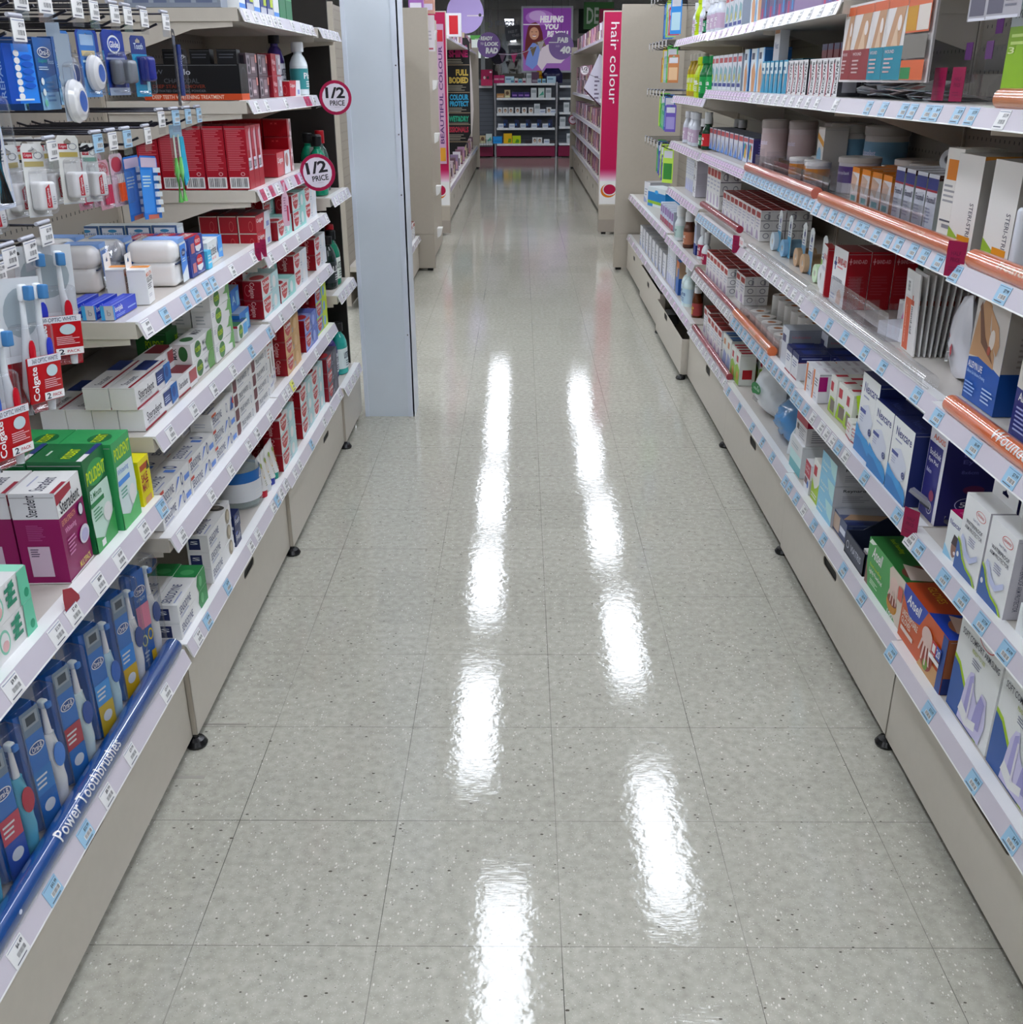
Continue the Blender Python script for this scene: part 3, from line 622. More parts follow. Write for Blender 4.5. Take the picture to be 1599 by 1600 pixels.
carton('polident_paste', .16, .046, .042, '#d3d7d2', [('e', .3, .5, .15, .44, '#3d6e3c'), ('e', .31, .5, .13, .36, '#2f5c34'), ('t', .18, .38, .42, .64, 'POLIDENT', '#b9cf4a', 0, .015), ('p', [(.72,0),(.66,.5),(.8,1),(1,1),(1,0)], '#5f8c50'), ('t', .52, .5, .66, .75, 'MAX', '#3c3c48'), ('r', .5, .2, .66, .3, '#7a7a88')],
       [('e', .6, .5, .22, .4, '#2f5c34'), ('t', .1, .2, .3, .8, 'MAX', '#44444e', 90)], [('e', .3, .5, .14, .3, '#2f5c34'), ('t', .6, .3, .9, .7, 'MAX', '#35353f')])
carton('polident_cream', .165, .046, .04, '#d3d7d2', [('e', .34, .5, .15, .47, '#3d6e3c'), ('t', .22, .36, .47, .66, 'POLIDENT', '#b9cf4a', 0, .015), ('p', [(.66,.5),(.78,.6),(.86,1),(1,1),(1,0),(.9,0),(.88,.4)], '#6b9c60'), ('l', .03, .6, .15, .9, 3, '#9a9aa8')], [('l', .2, .2, .8, .8, 3, '#a8acb0')], [('r', .6, 0, 1, 1, '#557f50')])
carton('polident_sky', .1, .046, .04, '#cfd8d4', [('e', .3, .5, .2, .44, '#3d6e3c'), ('t', .14, .38, .46, .62, 'POLIDENT', '#b9cf4a'), ('r', .55, .15, .95, .85, '#5b9ac8')], [('r', 0, .85, 1, 1, '#a03040')], [('r', 0, 0, 1, 1, '#4a7a4a'), ('r', .5, 0, .9, 1, '#35507c')])
carton('polident_big', .2, .07, .09, '#245a2e', [('t', .3, .6, .8, .8, 'POLIDENT', '#a8c838', 0, .01), ('r', 0, 0, 1, .35, '#8b8d90'), ('b', .05, .05, .45, .32), ('r', .5, .35, .9, .5, '#3f8a48')], [('t', .3, .6, .9, .8, 'POLIDENT', '#a8c838'), ('r', 0, 0, 1, .35, '#7d7e80'), ('b', .1, .03, .7, .3)], [])
carton('ster_box', .098, .07, .153, '#7a1750', [('r', 0, .72, 1, 1, '#d8dae4'), ('p', [(0,.98),(.62,.98),(.62,.9),(0,.86)], '#8a2436'), ('t', .1, .74, .88, .88, 'Steradent', '#20202c', 0, .012), ('r', 0, 0, 1, .02, '#d8dae4'), ('t', .06, .62, .6, .68, 'EXTRA STRENGTH', '#c98a70'), ('t', .12, .5, .56, .58, 'Whitening', '#cf8fb4'), ('l', .14, .26, .5, .46, 5, '#b878a0'), ('e', .8, .62, .1, .075, '#20203a'), ('e', .8, .62, .08, .06, '#c8c8d8'), ('e', .78, .34, .2, .1, '#c6c2d6'), ('e', .78, .33, .14, .07, '#aaa6c4'), ('t', .4, .05, .86, .12, 'MULTIPACK', '#c8b860', 0, .01)],
       [('r', 0, .72, 1, 1, '#c9cbd3'), ('t', .3, .745, .56, .98, 'Steradent', '#2b2b38', 90, .01), ('l', .25, .48, .65, .66, 9, '#9a4a7c'), ('r', .2, .08, .68, .42, '#b7a5b6'), ('l', .25, .3, .45, .4, 4, '#40304a'), ('r', 0, 0, 1, .012, '#d8dae4')], [('t', .1, .3, .7, .62, 'Steradent', '#3a3a50', 0, .01), ('r', 0, .0, .5, .1, '#8a2436'), ('l', .3, .7, .8, .8, 1, '#a0a4b8')], mats={'T': '#d4d6e2'})
carton('polident_tabs', .088, .09, .165, '#1d5c36', [('e', .5, .8, .42, .13, '#3d8a50'), ('t', .06, .72, .94, .86, 'POLIDENT', '#b5c83c', 0, .02, .1), ('p', [(.05,.04),(.0,.4),(.1,.66),(.95,.66),(1,.4),(.9,.1)], '#b8cfc4'), ('t', .1, .56, .6, .63, '3 Minute', '#2c6a44'), ('r', .04, .48, .66, .53, '#2f7a4a'), ('l', .1, .32, .55, .46, 4, '#4f8a68'), ('e', .72, .32, .2, .1, '#d8e0e4'), ('p', [(0,0),(0,.18),(.4,.1),(1,.3),(1,0)], '#3f8f50'), ('r', .22, .03, .4, .1, '#d8e4dc')],
       [('l', .1, .1, .3, .8, 12, '#b9cabd'), ('r', 0, .0, 1, .1, '#1f6036')], [('e', .42, .35, .3, .22, '#1d5c34'), ('t', .16, .26, .68, .45, 'POLIDENT', '#b5c83c', 0, .02), ('r', 0, 0, .4, .1, '#d8dae4'), ('r', .4, 0, 1, .1, '#24306a'), ('l', .3, .7, .6, .8, 1, '#b9cabd')])
carton('polident_white', .082, .09, .16, '#3a8a55', [('t', .08, .78, .94, .92, 'POLIDENT', '#b5c83c', 0, .02, .1), ('p', [(.05,.04),(.0,.4),(.1,.72),(.95,.7),(1,.4),(.9,.1)], '#c3d6d4'), ('t', .1, .6, .7, .68, 'Whitening', '#6a8ab8'), ('r', .06, .5, .7, .56, '#4f86c8'), ('l', .12, .34, .5, .46, 3, '#5f9a88'), ('e', .7, .3, .18, .12, '#d8e0e8'), ('p', [(0,0),(0,.2),(.4,.12),(1,.28),(1,0)], '#5aa868')], [('l', .1, .1, .3, .8, 12, '#b9cabd')], [('e', .42, .35, .3, .22, '#1d5c34'), ('t', .16, .26, .68, .45, 'POLIDENT', '#b5c83c')])
carton('ache_box', .052, .08, .088, '#d6c62c', [('r', .1, .75, .9, .88, '#a04a2c'), ('t', .12, .5, .7, .68, 'SALE', '#8c2a30', 0, .03), ('t', .12, .3, .7, .48, 'MATT', '#8c2a30', 0, .03), ('p', [(.65,.7),(.95,.7),(.8,.9)], '#3c3828'), ('r', .2, .02, .8, .16, '#b98a5c')], [('r', .1, .1, .5, .9, '#c8b828')], [('r', .05, .3, .7, .6, '#a04a2c')])
carton('tooth_fairy_box', .112, .05, .05, '#dfe3e6', [('e', .22, .5, .13, .36, '#7fb8a4'), ('e', .22, .5, .1, .28, '#dce4e4'), ('e', .22, .38, .08, .16, '#d8a8a8'), ('p', [(.44,.3),(.56,.36),(.66,.95),(.54,.9)], '#3f8a70'), ('r', .42, .72, .66, .84, '#2e7a62'), ('r', .42, .5, .66, .62, '#2e7a62'), ('r', .42, .28, .66, .4, '#2e7a62'), ('p', [(.72,0),(.76,1),(1,1),(1,0)], '#67b598'), ('e', .9, .25, .06, .14, '#2b8a68')], [('l', .2, .2, .8, .8, 3, '#b8bcc4')], [('r', .8, 0, 1, 1, '#8fcab4'), ('l', .1, .2, .7, .8, 3, '#b4bcc4')])
carton('mouth_gel', .115, .023, .026, '#2238a8', [('t', .08, .35, .4, .88, 'bonjela', '#d8dcf0', 0, .02), ('l', .1, .1, .5, .3, 2, '#8ea0e0'), ('r', .6, .3, .95, .4, '#8ea0e0'), ('r', 0, 0, .03, 1, '#4a9ad0')], [('r', .0, 0, .3, 1, '#4a9ad0'), ('t', .5, .3, .8, .7, 'b', '#8c8c94')], [('r', 0, .05, 1, .12, '#a8b0e4'), ('l', .2, .4, .9, .6, 1, '#6a7ad0')], mats={'L': '#b9b9bb', 'R': '#b9b9bb'})
def hang_tab(c):
    def f(mb, w, d, h):
        M = Matrix(((1,0,0,0),(0,0,-1,d),(0,1,0,h),(0,0,0,1)))
        hole = [(w*.38,.012),(w*.62,.012),(w*.62,.017),(w*.55,.019),(w*.5,.024),(w*.45,.019),(w*.38,.017)]
        mb.prism([(.002,0),(w-.002,0),(w-.002,.028),(.002,.028)], .0006, C(c), M, [hole])
    return f
carton('ulcer_gel', .05, .035, .066, '#d8dade', [('t', .06, .78, .9, .9, 'MOUTH', '#c8683c', 0, .01), ('t', .06, .62, .94, .76, 'ULCER', '#26262c', 0, .01), ('l', .08, .42, .8, .58, 3, '#5c5c64'), ('l', .1, .2, .6, .3, 2, '#a0a0a8')], [], [('r', .5, 0, 1, 1, '#d88a50')], mats={'R': '#d87828', 'K': '#d87828'}, extra=hang_tab('#d8dade'))
carton('biotene', .15, .055, .052, '#ccd4e2', [('t', .12, .35, .56, .8, 'biotène', '#22252e', 0, .012), ('t', .2, .16, .5, .28, 'DRY MOUTH RELIEF', '#c47a70'), ('p', [(.68,.1),(.7,1),(1,1),(1,0)], '#3f86cc'), ('p', [(.6,.5),(.63,.9),(.67,.5),(.64,.3)], '#27508c'), ('r', .75, .3, .95, .45, '#8ab4dc')], [('t', .2, .3, .8, .6, 'biotène', '#8090a8')], [('t', .1, .3, .5, .7, 'biotène', '#5c6c8c'), ('r', .75, 0, 1, 1, '#3f7cc0')])
carton('fixodent', .1, .045, .041, '#2a3a7c', [('e', .62, .72, .22, .3, '#b32a30'), ('t', .46, .62, .78, .82, 'FIXO', '#e4dcdc'), ('p', [(.4,.5),(.45,.25),(.65,.15),(.82,.3),(.84,.5)], '#c8ccd8'), ('r', .1, .2, .34, .7, '#a86a70'), ('t', .4, .04, .9, .14, 'Complete', '#b8c0e0')], [('r', 0, 0, .4, 1, '#8e2c3c')], [('p', [(0,.1),(.1,.9),(.95,.9),(.95,.1)], '#a02834'), ('t', .15, .3, .85, .7, 'FIXODENT', '#e0d8dc', 0, .02)])
carton('sugarfree_box', .05, .06, .075, '#9aa2a4', [('r', .08, .05, .92, .9, '#b0b8b8'), ('e', .5, .4, .2, .2, '#6f9898')], [('r', .08, .04, .92, .93, '#c3c7d4'), ('e', .5, .84, .18, .05, '#3f7aa0'), ('t', .12, .7, .88, .78, 'SUGAR FREE', '#3a5a88'), ('t', .14, .6, .6, .64, 'natural', '#b07a80'), ('l', .12, .1, .88, .56, 9, '#8c92a4')], [], mats={'L': '#2c4a74', 'R': '#2c4a74'})
carton('sky_slim', .03, .02, .04, '#4fa8d0', [('r', .1, .3, .9, .4, '#c8e0ec'), ('l', .1, .5, .8, .8, 2, '#b8d8e8')])
carton('charcoal_kit', .07, .25, .085, '#07080c', [('o', .5, .5, .35, .42, .12, '#3a3d44'), ('r', 0, 0, 1, .18, '#b04a2a')], [('r', 0, 0, 1, .18, '#a4432a'), ('t', .08, .035, .82, .145, 'DEEP TEETH WHITENING TREATMENT', '#d8b8a8', 0, .012), ('t', .36, .7, .5, .86, 'Glo', '#a8acb4', 0, .015), ('t', .14, .72, .22, .84, 'W', '#4a4c54'), ('t', .22, .47, .58, .6, 'CHARCOAL', '#44464c'), ('t', .1, .335, .64, .43, 'DEEP STAIN REMOVER', '#6a2c20'), ('t', .1, .225, .64, .29, 'ACTIVATED CHARCOAL POWDER', '#5a5d66')])
carton('white_kit', .11, .05, .056, '#4a3c44', [('r', 0, 0, 1, 1, '#54474e'), ('r', .06, .1, .34, .9, '#8a8088'), ('e', .2, .65, .08, .15, '#2c2830'), ('e', .2, .3, .08, .15, '#2c2830'), ('r', .42, .15, .8, .85, '#7e6c72'), ('r', .45, .25, .75, .4, '#b8a8ac'), ('r', .84, .6, .98, .95, '#c08078')], [('r', .1, .1, .9, .9, '#201c24')])
carton('white_go_red', .12, .06, .058, '#7c1824', [('r', 0, 0, .5, 1, '#8c1c28'), ('t', .06, .5, .42, .74, 'White', '#c8a8ac', 0, .02), ('t', .1, .22, .3, .42, 'Go', '#c8a8ac', 0, .02), ('r', .5, .04, 1, .96, '#9c949c'), ('r', .56, .2, .66, .8, '#7a6c74'), ('r', .7, .2, .92, .8, '#b4b0b8'), ('r', .72, .3, .84, .5, '#8c5a60')], [('r', .1, .2, .9, .8, '#6a1420')])
carton('white_go_black', .06, .05, .09, '#0a0a10', [('t', .1, .4, .9, .55, 'White', '#a8aab0')], [('t', .1, .45, .92, .6, 'White', '#8c8e96', 0, .02), ('l', .1, .75, .9, .9, 2, '#50525a')])
carton('grey_box', .06, .08, .1, '#7d8490', [('r', .1, .2, .9, .8, '#666e7c')], [('r', .1, .1, .9, .9, '#8a92a0'), ('r', .25, .1, .75, .5, '#5f6880')])
carton('mouth_pack_blue', .07, .07, .16, '#1f2f70', [('r', .1, .5, .9, .9, '#c8ccd8'), ('t', .15, .6, .8, .8, 'Swish', '#1f2f70'), ('r', .0, .0, 1, .12, '#a8aab4'), ('r', .5, .15, 1, .3, '#a8b84a')], [('r', .1, .3, .9, .9, '#8c96b4')])
carton('mouth_pack_white', .065, .07, .15, '#cfd6dc', [('l', .15, .3, .85, .8, 4, '#8c98a8'), ('r', 0, 0, 1, .1, '#4a7cc0')], [])
carton('mouth_pack_green', .08, .06, .16, '#2f6a48', [('r', .0, .35, 1, 1, '#5f9a70'), ('r', .1, .4, .6, .7, '#d0d8d0'), ('e', .3, .5, .14, .1, '#8a9088')], [])
carton('blue_tabs', .1, .1, .055, '#2f6cb0', [('t', .1, .3, .5, .7, 'A', '#a8c8e8'), ('r', .6, .1, .9, .8, '#7ab0dc')], [('r', 0, .92, 1, 1, '#8a98a8')], mats={'T': '#8d98a8'})
carton('tall_white_print', .075, .09, .15, '#d9d7d4', [('r', 0, .9, 1, 1, '#a85448'), ('l', .1, .65, .9, .85, 3, '#b0705c'), ('r', .2, .3, .3, .62, '#a89468'), ('r', .55, .35, .65, .66, '#6a5a48'), ('t', .1, .12, .9, .2, 'Pearl', '#4a5aa0', 0, 0, .2), ('e', .3, .35, .06, .03, '#b0443c'), ('e', .7, .28, .06, .03, '#2e3a5c')], [('r', .05, 0, .4, 1, '#a88850'), ('b', .5, .1, .95, .4)], [])
carton('colg_tube_box', .02, .05, .2, '#8c1c28', [('t', .2, .1, .8, .9, 'Colgate', '#d8b0b0', -90)], [('t', .2, .1, .8, .9, 'Colgate', '#d8b0b0', -90)])

def ls(*a, **k): return rows(*a, **k)
# --- bay 1, bottom shelf: cartons lying in stacks
Z = .2485
rows('sens_green', 'L', .563, .768, Z, 1, 'toothpaste_carton', 'white toothpaste carton with green end on bottom left shelf', 'carton', 'green ended toothpaste cartons', levels=2, jit=.004)
put('sens_green', 'L', .575, .822, Z, 'toothpaste_carton', 'green ended toothpaste carton in second row, lowest layer, bottom left shelf', 'carton', 'green ended toothpaste cartons')
put('sens_green', 'L', .568, .821, Z+.0408, 'toothpaste_carton', 'green ended toothpaste carton in second row, upper layer, bottom left shelf', 'carton', 'green ended toothpaste cartons')
carton('sens_plain', .1, .05, .04, W, [('t', .1, .3, .9, .7, 'SENSODYNE', '#23305e'), ('r', .02, .1, .1, .9, NAVY)], [('t', .55, .78, .9, .86, 'FULL 100', '#3a3c4c'), ('r', 0, 0, 1, .02, '#8a8d96')], [('t', .15, .3, .8, .75, 'SENS', '#23305e', 180)])
put('sens_green', 'L', .60, .875, Z, 'toothpaste_carton', 'green ended toothpaste carton furthest back, lowest, on bottom left shelf', 'carton')
put('sens_comp', 'L', .70, .925, Z+.02, 'toothpaste_carton', 'toothpaste carton in the dark behind the green ended ones', 'carton')
rows('sens_brown', 'L', .815, .774, Z, 1, 'toothpaste_carton', 'white toothpaste carton with brown oval end, second pile on bottom left shelf', 'carton', 'brown oval toothpaste cartons', levels=3, jit=.006)
carton('navy_slim', .05, .03, .04, NAVY, [('t', .15, .3, .85, .7, 'Fresh', '#c8ccdc'), ('e', .3, .8, .2, .1, '#4a5a98')], [('r', .1, .1, .9, .3, '#c0c4d0')])
put('navy_slim', 'L', 1.012, .772, Z, 'dental_box', 'small navy box lying beside the brown oval toothpaste pile', 'box'); put('navy_slim', 'L', 1.015, .772, Z+.041, 'dental_box', 'small navy box on top of another beside the toothpaste pile', 'box')
put('sens_plain', 'L', 1.03, .81, Z, 'toothpaste_carton', 'plain white toothpaste carton behind the small navy boxes, lower', 'carton'); put('sens_plain', 'L', 1.02, .812, Z+.041, 'toothpaste_carton', 'plain white toothpaste carton behind the small navy boxes, upper', 'carton')

# --- bay 1, second shelf: the long wall of white cartons
Z = .4885
rows('sens_blue', 'L', .578, .776, Z, 3, 'toothpaste_carton', 'white toothpaste carton with blue swoosh, front row', 'carton', 'blue swoosh toothpaste cartons on the second left shelf', levels=2, jit=.004)
rows('sens_blue', 'L', .60, .829, Z, 3, 'toothpaste_carton', 'white toothpaste carton with blue swoosh, second row', 'carton', 'blue swoosh toothpaste cartons on the second left shelf', levels=2, jit=.004)
rows('sens_comp', 'L', .95, .776, Z+.0815, 1, 'toothpaste_carton', 'white toothpaste carton lying on the long wall, blue and red end', 'carton')
rows('sens_comp', 'L', .90, .83, Z+.0815, 2, 'toothpaste_carton', 'white toothpaste carton on the long wall, second row', 'carton', 'blue swoosh toothpaste cartons on the second left shelf')
rows('sens_blue', 'L', .66, .885, Z, 3, 'toothpaste_carton', 'white toothpaste carton in shade, third row', 'carton', 'shaded toothpaste cartons at the back', levels=2, jit=.004)
rows('sens_expert', 'L', 1.143, .776, Z, 2, 'toothpaste_carton', 'white carton with maroon panel', 'carton', 'maroon panel toothpaste cartons', levels=4, jit=.004)
rows('sens_expert', 'L', 1.16, .83, Z, 2, 'toothpaste_carton', 'white carton with maroon panel behind', 'carton', 'maroon panel toothpaste cartons behind', levels=3, jit=.004)
# --- bay 1, third shelf
Z = .6985
for k in range(4): put('ster_paste', 'L', .577, .782+k*.0495, Z, 'denture_paste_carton', 'white denture paste carton, lower layer, %s from the aisle' % ORD[k].replace('nearest', 'first'), 'carton', 'white denture paste cartons', .004)
for k in range(2): put('ster_paste', 'L', .572, .79+k*.05, Z+.0435, 'denture_paste_carton', 'white denture paste carton on top of four others, %s from the aisle' % ORD[k].replace('nearest', 'first'), 'carton', 'white denture paste cartons', .01)
put('ster_small', 'L', .79, .785, Z, 'denture_paste_carton', 'short white and maroon denture carton beside the paste pile', 'carton'); put('ster_small', 'L', .788, .832, Z, 'denture_paste_carton', 'short white and maroon denture carton, second from the aisle', 'carton')
put('ster_small', 'L', .80, .83, Z+.0405, 'denture_paste_carton', 'maroon topped denture carton lying above its pair', 'carton')
rows('polident_paste', 'L', .912, .788, Z, 1, 'denture_cream_carton', 'white carton with green oval marked MAX, low pile', 'carton', levels=2, jit=.01)
rows('polident_cream', 'L', 1.075, .785, Z, 1, 'denture_cream_carton', 'white carton with green oval, tall pile', 'carton', 'tall pile of green oval cartons', levels=4, jit=.008)
rows('polident_cream', 'L', 1.08, .835, Z, 1, 'denture_cream_carton', 'white carton with green oval, pile behind', 'carton', 'pile of green oval cartons behind', levels=3, jit=.006)
put('polident_big', 'L', 1.0, .87, Z, 'denture_tablet_box', 'large dark green and grey denture box at the back of the third shelf', 'box')
rows('polident_sky', 'L', 1.285, .787, Z, 1, 'denture_cream_carton', 'small green and sky blue denture carton', 'carton', levels=1); rows('polident_sky', 'L', 1.28, .835, Z, 1, 'denture_cream_carton', 'small green and sky blue carton behind its twin', 'carton')
put('blue_tabs', 'L', 1.36, .80, Z, 'tablet_box', 'flat blue tablet box on third left shelf, lower', 'box'); put('blue_tabs', 'L', 1.37, .82, Z+.056, 'tablet_box', 'flat blue tablet box with grey lid, upper', 'box', None, .0, .05)
# --- bay 0: the denture tablet shelf
Z = .5835
for d in range(2): put('ster_box', 'L', .171, .778+d*.074, Z, 'denture_tablet_box', 'purple and white denture tablet box, %s' % ('nearest the shelf edge' if d == 0 else 'behind the front one'), 'box', None, .01, .03)
put('ster_box', 'L', .168, .778+2*.074, Z, 'denture_tablet_box', 'purple and white denture tablet box, third from the edge', 'box', None, .01, .03)
for d in range(5): put('polident_tabs', 'L', .276, .776+d*.0925, Z, 'denture_tablet_box', 'green denture tablet box standing, %s from the aisle' % ORD[d].replace('nearest', 'first'), 'box', 'green denture tablet boxes', .006)
for d in range(2): put('polident_white', 'L', .372, .766+d*.0925, Z, 'denture_tablet_box', 'pale green whitening denture box, %s' % ('front' if d == 0 else 'second row'), 'box', None, .006)
put('polident_white', 'L', .372, .766, Z+.0, 'denture_tablet_box', 'x', 'box') if False else None
put('ache_box', 'L', .478, .768, Z, 'denture_repair_box', 'small yellow box with red letters at the end of the denture shelf', 'box')
put('ache_box', 'L', .476, .85, Z, 'denture_repair_box', 'small yellow box behind the front yellow box', 'box')
rows('tooth_fairy_box', 'L', -.078, .772, Z, 1, 'toothpaste_carton', 'white carton with green stripes and tooth picture', 'carton', levels=2, jit=.004)
rows('tooth_fairy_box', 'L', -.195, .772, Z, 1, 'toothpaste_carton', 'nearest white and green striped carton at left edge', 'carton', levels=2, jit=.004)
rows('tooth_fairy_box', 'L', -.07, .824, Z, 1, 'toothpaste_carton', 'white and green striped carton, second row', 'carton', levels=2, jit=.004)

# --- bay 1, fourth shelf
Z = .9155
for k in range(3): put('mouth_gel', 'L', .557, .80+k*.034, Z, 'mouth_gel_carton', 'royal blue mouth gel carton, %s from the shelf edge' % ORD[k].replace('nearest', 'first'), 'carton', 'royal blue mouth gel cartons', .02)
put('ulcer_gel', 'L', .695, .783, Z, 'ulcer_gel_carton', 'white and orange carton with hang tab at the shelf edge', 'carton', None, 0, .12)
put('ulcer_gel', 'L', .70, .826, Z, 'ulcer_gel_carton', 'white and orange carton with hang tab, second from the edge', 'carton', None, 0, .12)
rows('fixodent', 'L', .975, .784, Z, 1, 'adhesive_carton', 'blue and red denture adhesive carton', 'carton', levels=2, jit=.004); rows('fixodent', 'L', .97, .831, Z+.0, 1, 'adhesive_carton', 'blue and red adhesive carton, second row', 'carton', levels=2, jit=.004); rows('fixodent', 'L', .965, .878, Z+.0, 1, 'adhesive_carton', 'blue and red adhesive carton, third row', 'carton', levels=2, jit=.004)
put('sky_slim', 'L', 1.085, .78, Z, 'lip_balm_box', 'tiny sky blue box leaning beside the mouth gel carton', 'box')
put('biotene', 'L', 1.125, .79, Z, 'mouth_gel_carton', 'silver and blue dry mouth gel carton with droplet', 'carton', None, 0, .06); put('biotene', 'L', 1.12, .848, Z, 'mouth_gel_carton', 'silver and blue dry mouth gel carton behind', 'carton', None, 0, .06)
for k in range(4): put('sugarfree_box', 'L', 1.26-k*.004, .90+k*.062, Z, 'lozenge_box', 'pale sugar free box with white panel, %s from the right' % ORD[k].replace('nearest', 'first'), 'box', 'pale sugar free boxes', .004)

# --- bay 2
Z = .2435
rows('colg_teal', 'L', 1.545, .770, Z, 1, 'toothpaste_carton', 'red ended carton with teal face, first pile, bottom shelf', 'carton', 'first pile of red ended cartons on the bottom shelf', levels=3, jit=.003)
rows('colg_teal', 'L', 1.84, .771, Z, 2, 'toothpaste_carton', 'red and white carton, second pile', 'carton', 'second pile of red and white cartons', levels=3, jit=.003)
rows('colg_teal', 'L', 1.60, .825, Z, 3, 'toothpaste_carton', 'red ended carton, second row, bottom shelf', 'carton', 'red ended cartons behind', levels=2, jit=.003)
rows('colg_dark', 'L', 2.245, .757, Z, 1, 'toothpaste_carton', 'charcoal and red toothpaste carton', 'carton', 'charcoal and red toothpaste cartons', levels=3, jit=.003)
Z = .4905
put('tall_white_print', 'L', 1.50, .778, Z, 'toothpaste_box', 'tall white box with reddish print before the gold cartons', 'box', None, .0, .04)
put('tall_white_print', 'L', 1.58, .792, Z, 'toothpaste_box', 'tall white box with gold side, second of its pair', 'box', None, .0, .02)
rows('colg_gold', 'L', 1.705, .769, Z, 1, 'toothpaste_carton', 'gold toothpaste carton with red end', 'carton', 'gold toothpaste cartons', levels=3, jit=.004); rows('colg_gold', 'L', 1.70, .822, Z, 1, 'toothpaste_carton', 'gold toothpaste carton, second row', 'carton', levels=2, jit=.004)
rows('colg_violet', 'L', 1.99, .769, Z, 1, 'toothpaste_carton', 'violet toothpaste carton', 'carton', 'violet toothpaste cartons', levels=2, jit=.004)
rows('colg_violet', 'L', 1.98, .822, Z, 1, 'toothpaste_carton', 'violet toothpaste carton, second row', 'carton', levels=2)
rows('colg_lime', 'L', 2.22, .774, Z, 1, 'toothpaste_carton', 'blue and lime toothpaste carton', 'carton', 'blue and lime toothpaste cartons', levels=3, jit=.004)
Z = .7055
rows('colg_teal', 'L', 1.515, .774, Z, 1, 'toothpaste_carton', 'red ended teal carton, first pile, third shelf', 'carton', levels=2, jit=.004)
rows('colg_teal', 'L', 1.53, .827, Z, 1, 'toothpaste_carton', 'red ended carton, second row, third shelf', 'carton', levels=3, jit=.004); rows('colg_teal', 'L', 1.53, .88, Z, 1, 'toothpaste_carton', 'red ended carton, back row, third shelf', 'carton', levels=3, jit=.004)
rows('colg_mint', 'L', 1.722, .772, Z, 1, 'toothpaste_carton', 'mint and white carton, third shelf', 'carton', levels=1, jit=.004); rows('colg_mint', 'L', 1.73, .826, Z, 1, 'toothpaste_carton', 'mint and white carton, second row, third shelf', 'carton', levels=2, jit=.004)
rows('colg_white', 'L', 1.93, .773, Z, 1, 'toothpaste_carton', 'white carton with red crescent, third shelf', 'carton', levels=2, jit=.004)
rows('colg_white', 'L', 2.285, .775, Z, 1, 'toothpaste_carton', 'last white red ended carton, third shelf', 'carton', levels=2, jit=.004)
Z = .8815
for k in range(3): put('colg_red_long', 'L', 1.825, .835+k*.053, Z, 'toothpaste_carton', 'red carton with white edges, upper part, %s' % ORD[k].replace('nearest', 'front'), 'carton', 'red cartons with white edges', .004) if False else None
for k in range(3):
    for lv in range(2): put('colg_red_long', 'L', 1.585, .79+k*.053, Z+lv*.0455, 'toothpaste_carton', 'red carton with white edges, %s row, %s' % (('front', 'middle', 'back')[k], ('lower', 'upper')[lv]), 'carton', 'red cartons with white edges', .004)
rows('colg_mint', 'L', 1.76, .773, Z, 1, 'toothpaste_carton', 'pale mint carton, fourth shelf', 'carton', levels=1); rows('colg_teal', 'L', 1.86, .80, Z+.0526, 1, 'toothpaste_carton', 'teal carton above the mint ones', 'carton') if False else None
rows('colg_mint', 'L', 1.965, .77, Z, 1, 'toothpaste_carton', 'mint carton with red panel, fourth shelf', 'carton', levels=2)
rows('colg_mint', 'L', 1.84, .83, Z, 1, 'toothpaste_carton', 'mint carton, second row, fourth shelf', 'carton', levels=2)
rows('colg_white', 'L', 2.18, .775, Z, 1, 'toothpaste_carton', 'white carton with red panel, fourth shelf', 'carton', levels=2)
Z = 1.0495
for k in range(3):
    for dd in range(5): put('red_tall', 'L', 1.50+k*.0535, .772+dd*.0575, Z, 'toothpaste_box', 'tall dark red box, %s column, %s from the aisle' % (ORD[k], ORD[dd].replace('nearest', 'first')), 'box', 'tall dark red boxes', .003)
for dd in range(2): put('red_soft', 'L', 1.86, .78+dd*.001, Z+dd*.0, 'toothpaste_box', 'bright red box with pink face on fifth shelf', 'box', None, 0, .02) if dd == 0 else None
for lv in range(3):
    for k in range(4): put('red_square', 'L', 2.08-(.0 if k else 0)+.0*k, .79+k*.078, Z+lv*.0508, 'toothpaste_box', 'small dark red box, level %s, %s from the aisle' % (('low', 'middle', 'high')[lv], ORD[k].replace('nearest', 'first')), 'box', 'stacked small dark red boxes', .003)
Z = 1.2655
put('charcoal_kit', 'L', 1.515, .775, Z, 'whitening_kit', 'long black charcoal whitening kit box with orange band', 'box', None, 0, -.03)
for k in range(3): put('white_go_black', 'L', 1.60, .80+k*.07, Z+.03, 'whitening_box', 'black whitening box behind the long kit, %s' % ('first', 'second', 'third')[k], 'box', None, 0, .1)
rows('white_kit', 'L', 1.65, .79, Z, 1, 'whitening_kit', 'grey and pink whitening kit', 'box', 'grey and pink whitening kits', levels=2, jit=.01); rows('white_kit', 'L', 1.80, .795, Z, 1, 'whitening_kit', 'grey whitening kit further along', 'box', levels=2, jit=.01)
rows('white_go_red', 'L', 1.92, .785, Z, 1, 'whitening_kit', 'red and silver whitening kit', 'box', 'red and silver whitening kits', levels=2, jit=.01)
put('colg_red_long', 'L', 2.12, .78, Z, 'toothpaste_carton', 'small red and pink carton by the round price sign', 'carton')
Z = 1.4765
for k in range(6): put('grey_box', 'L', 1.50, .80+k*.052, Z, 'mouthwash_box', 'grey box on the top left shelf, %s from the aisle' % ORD[k].replace('nearest', 'first'), 'box', 'grey boxes on the top left shelf', .01) if k % 1 == 0 and k < 4 else None
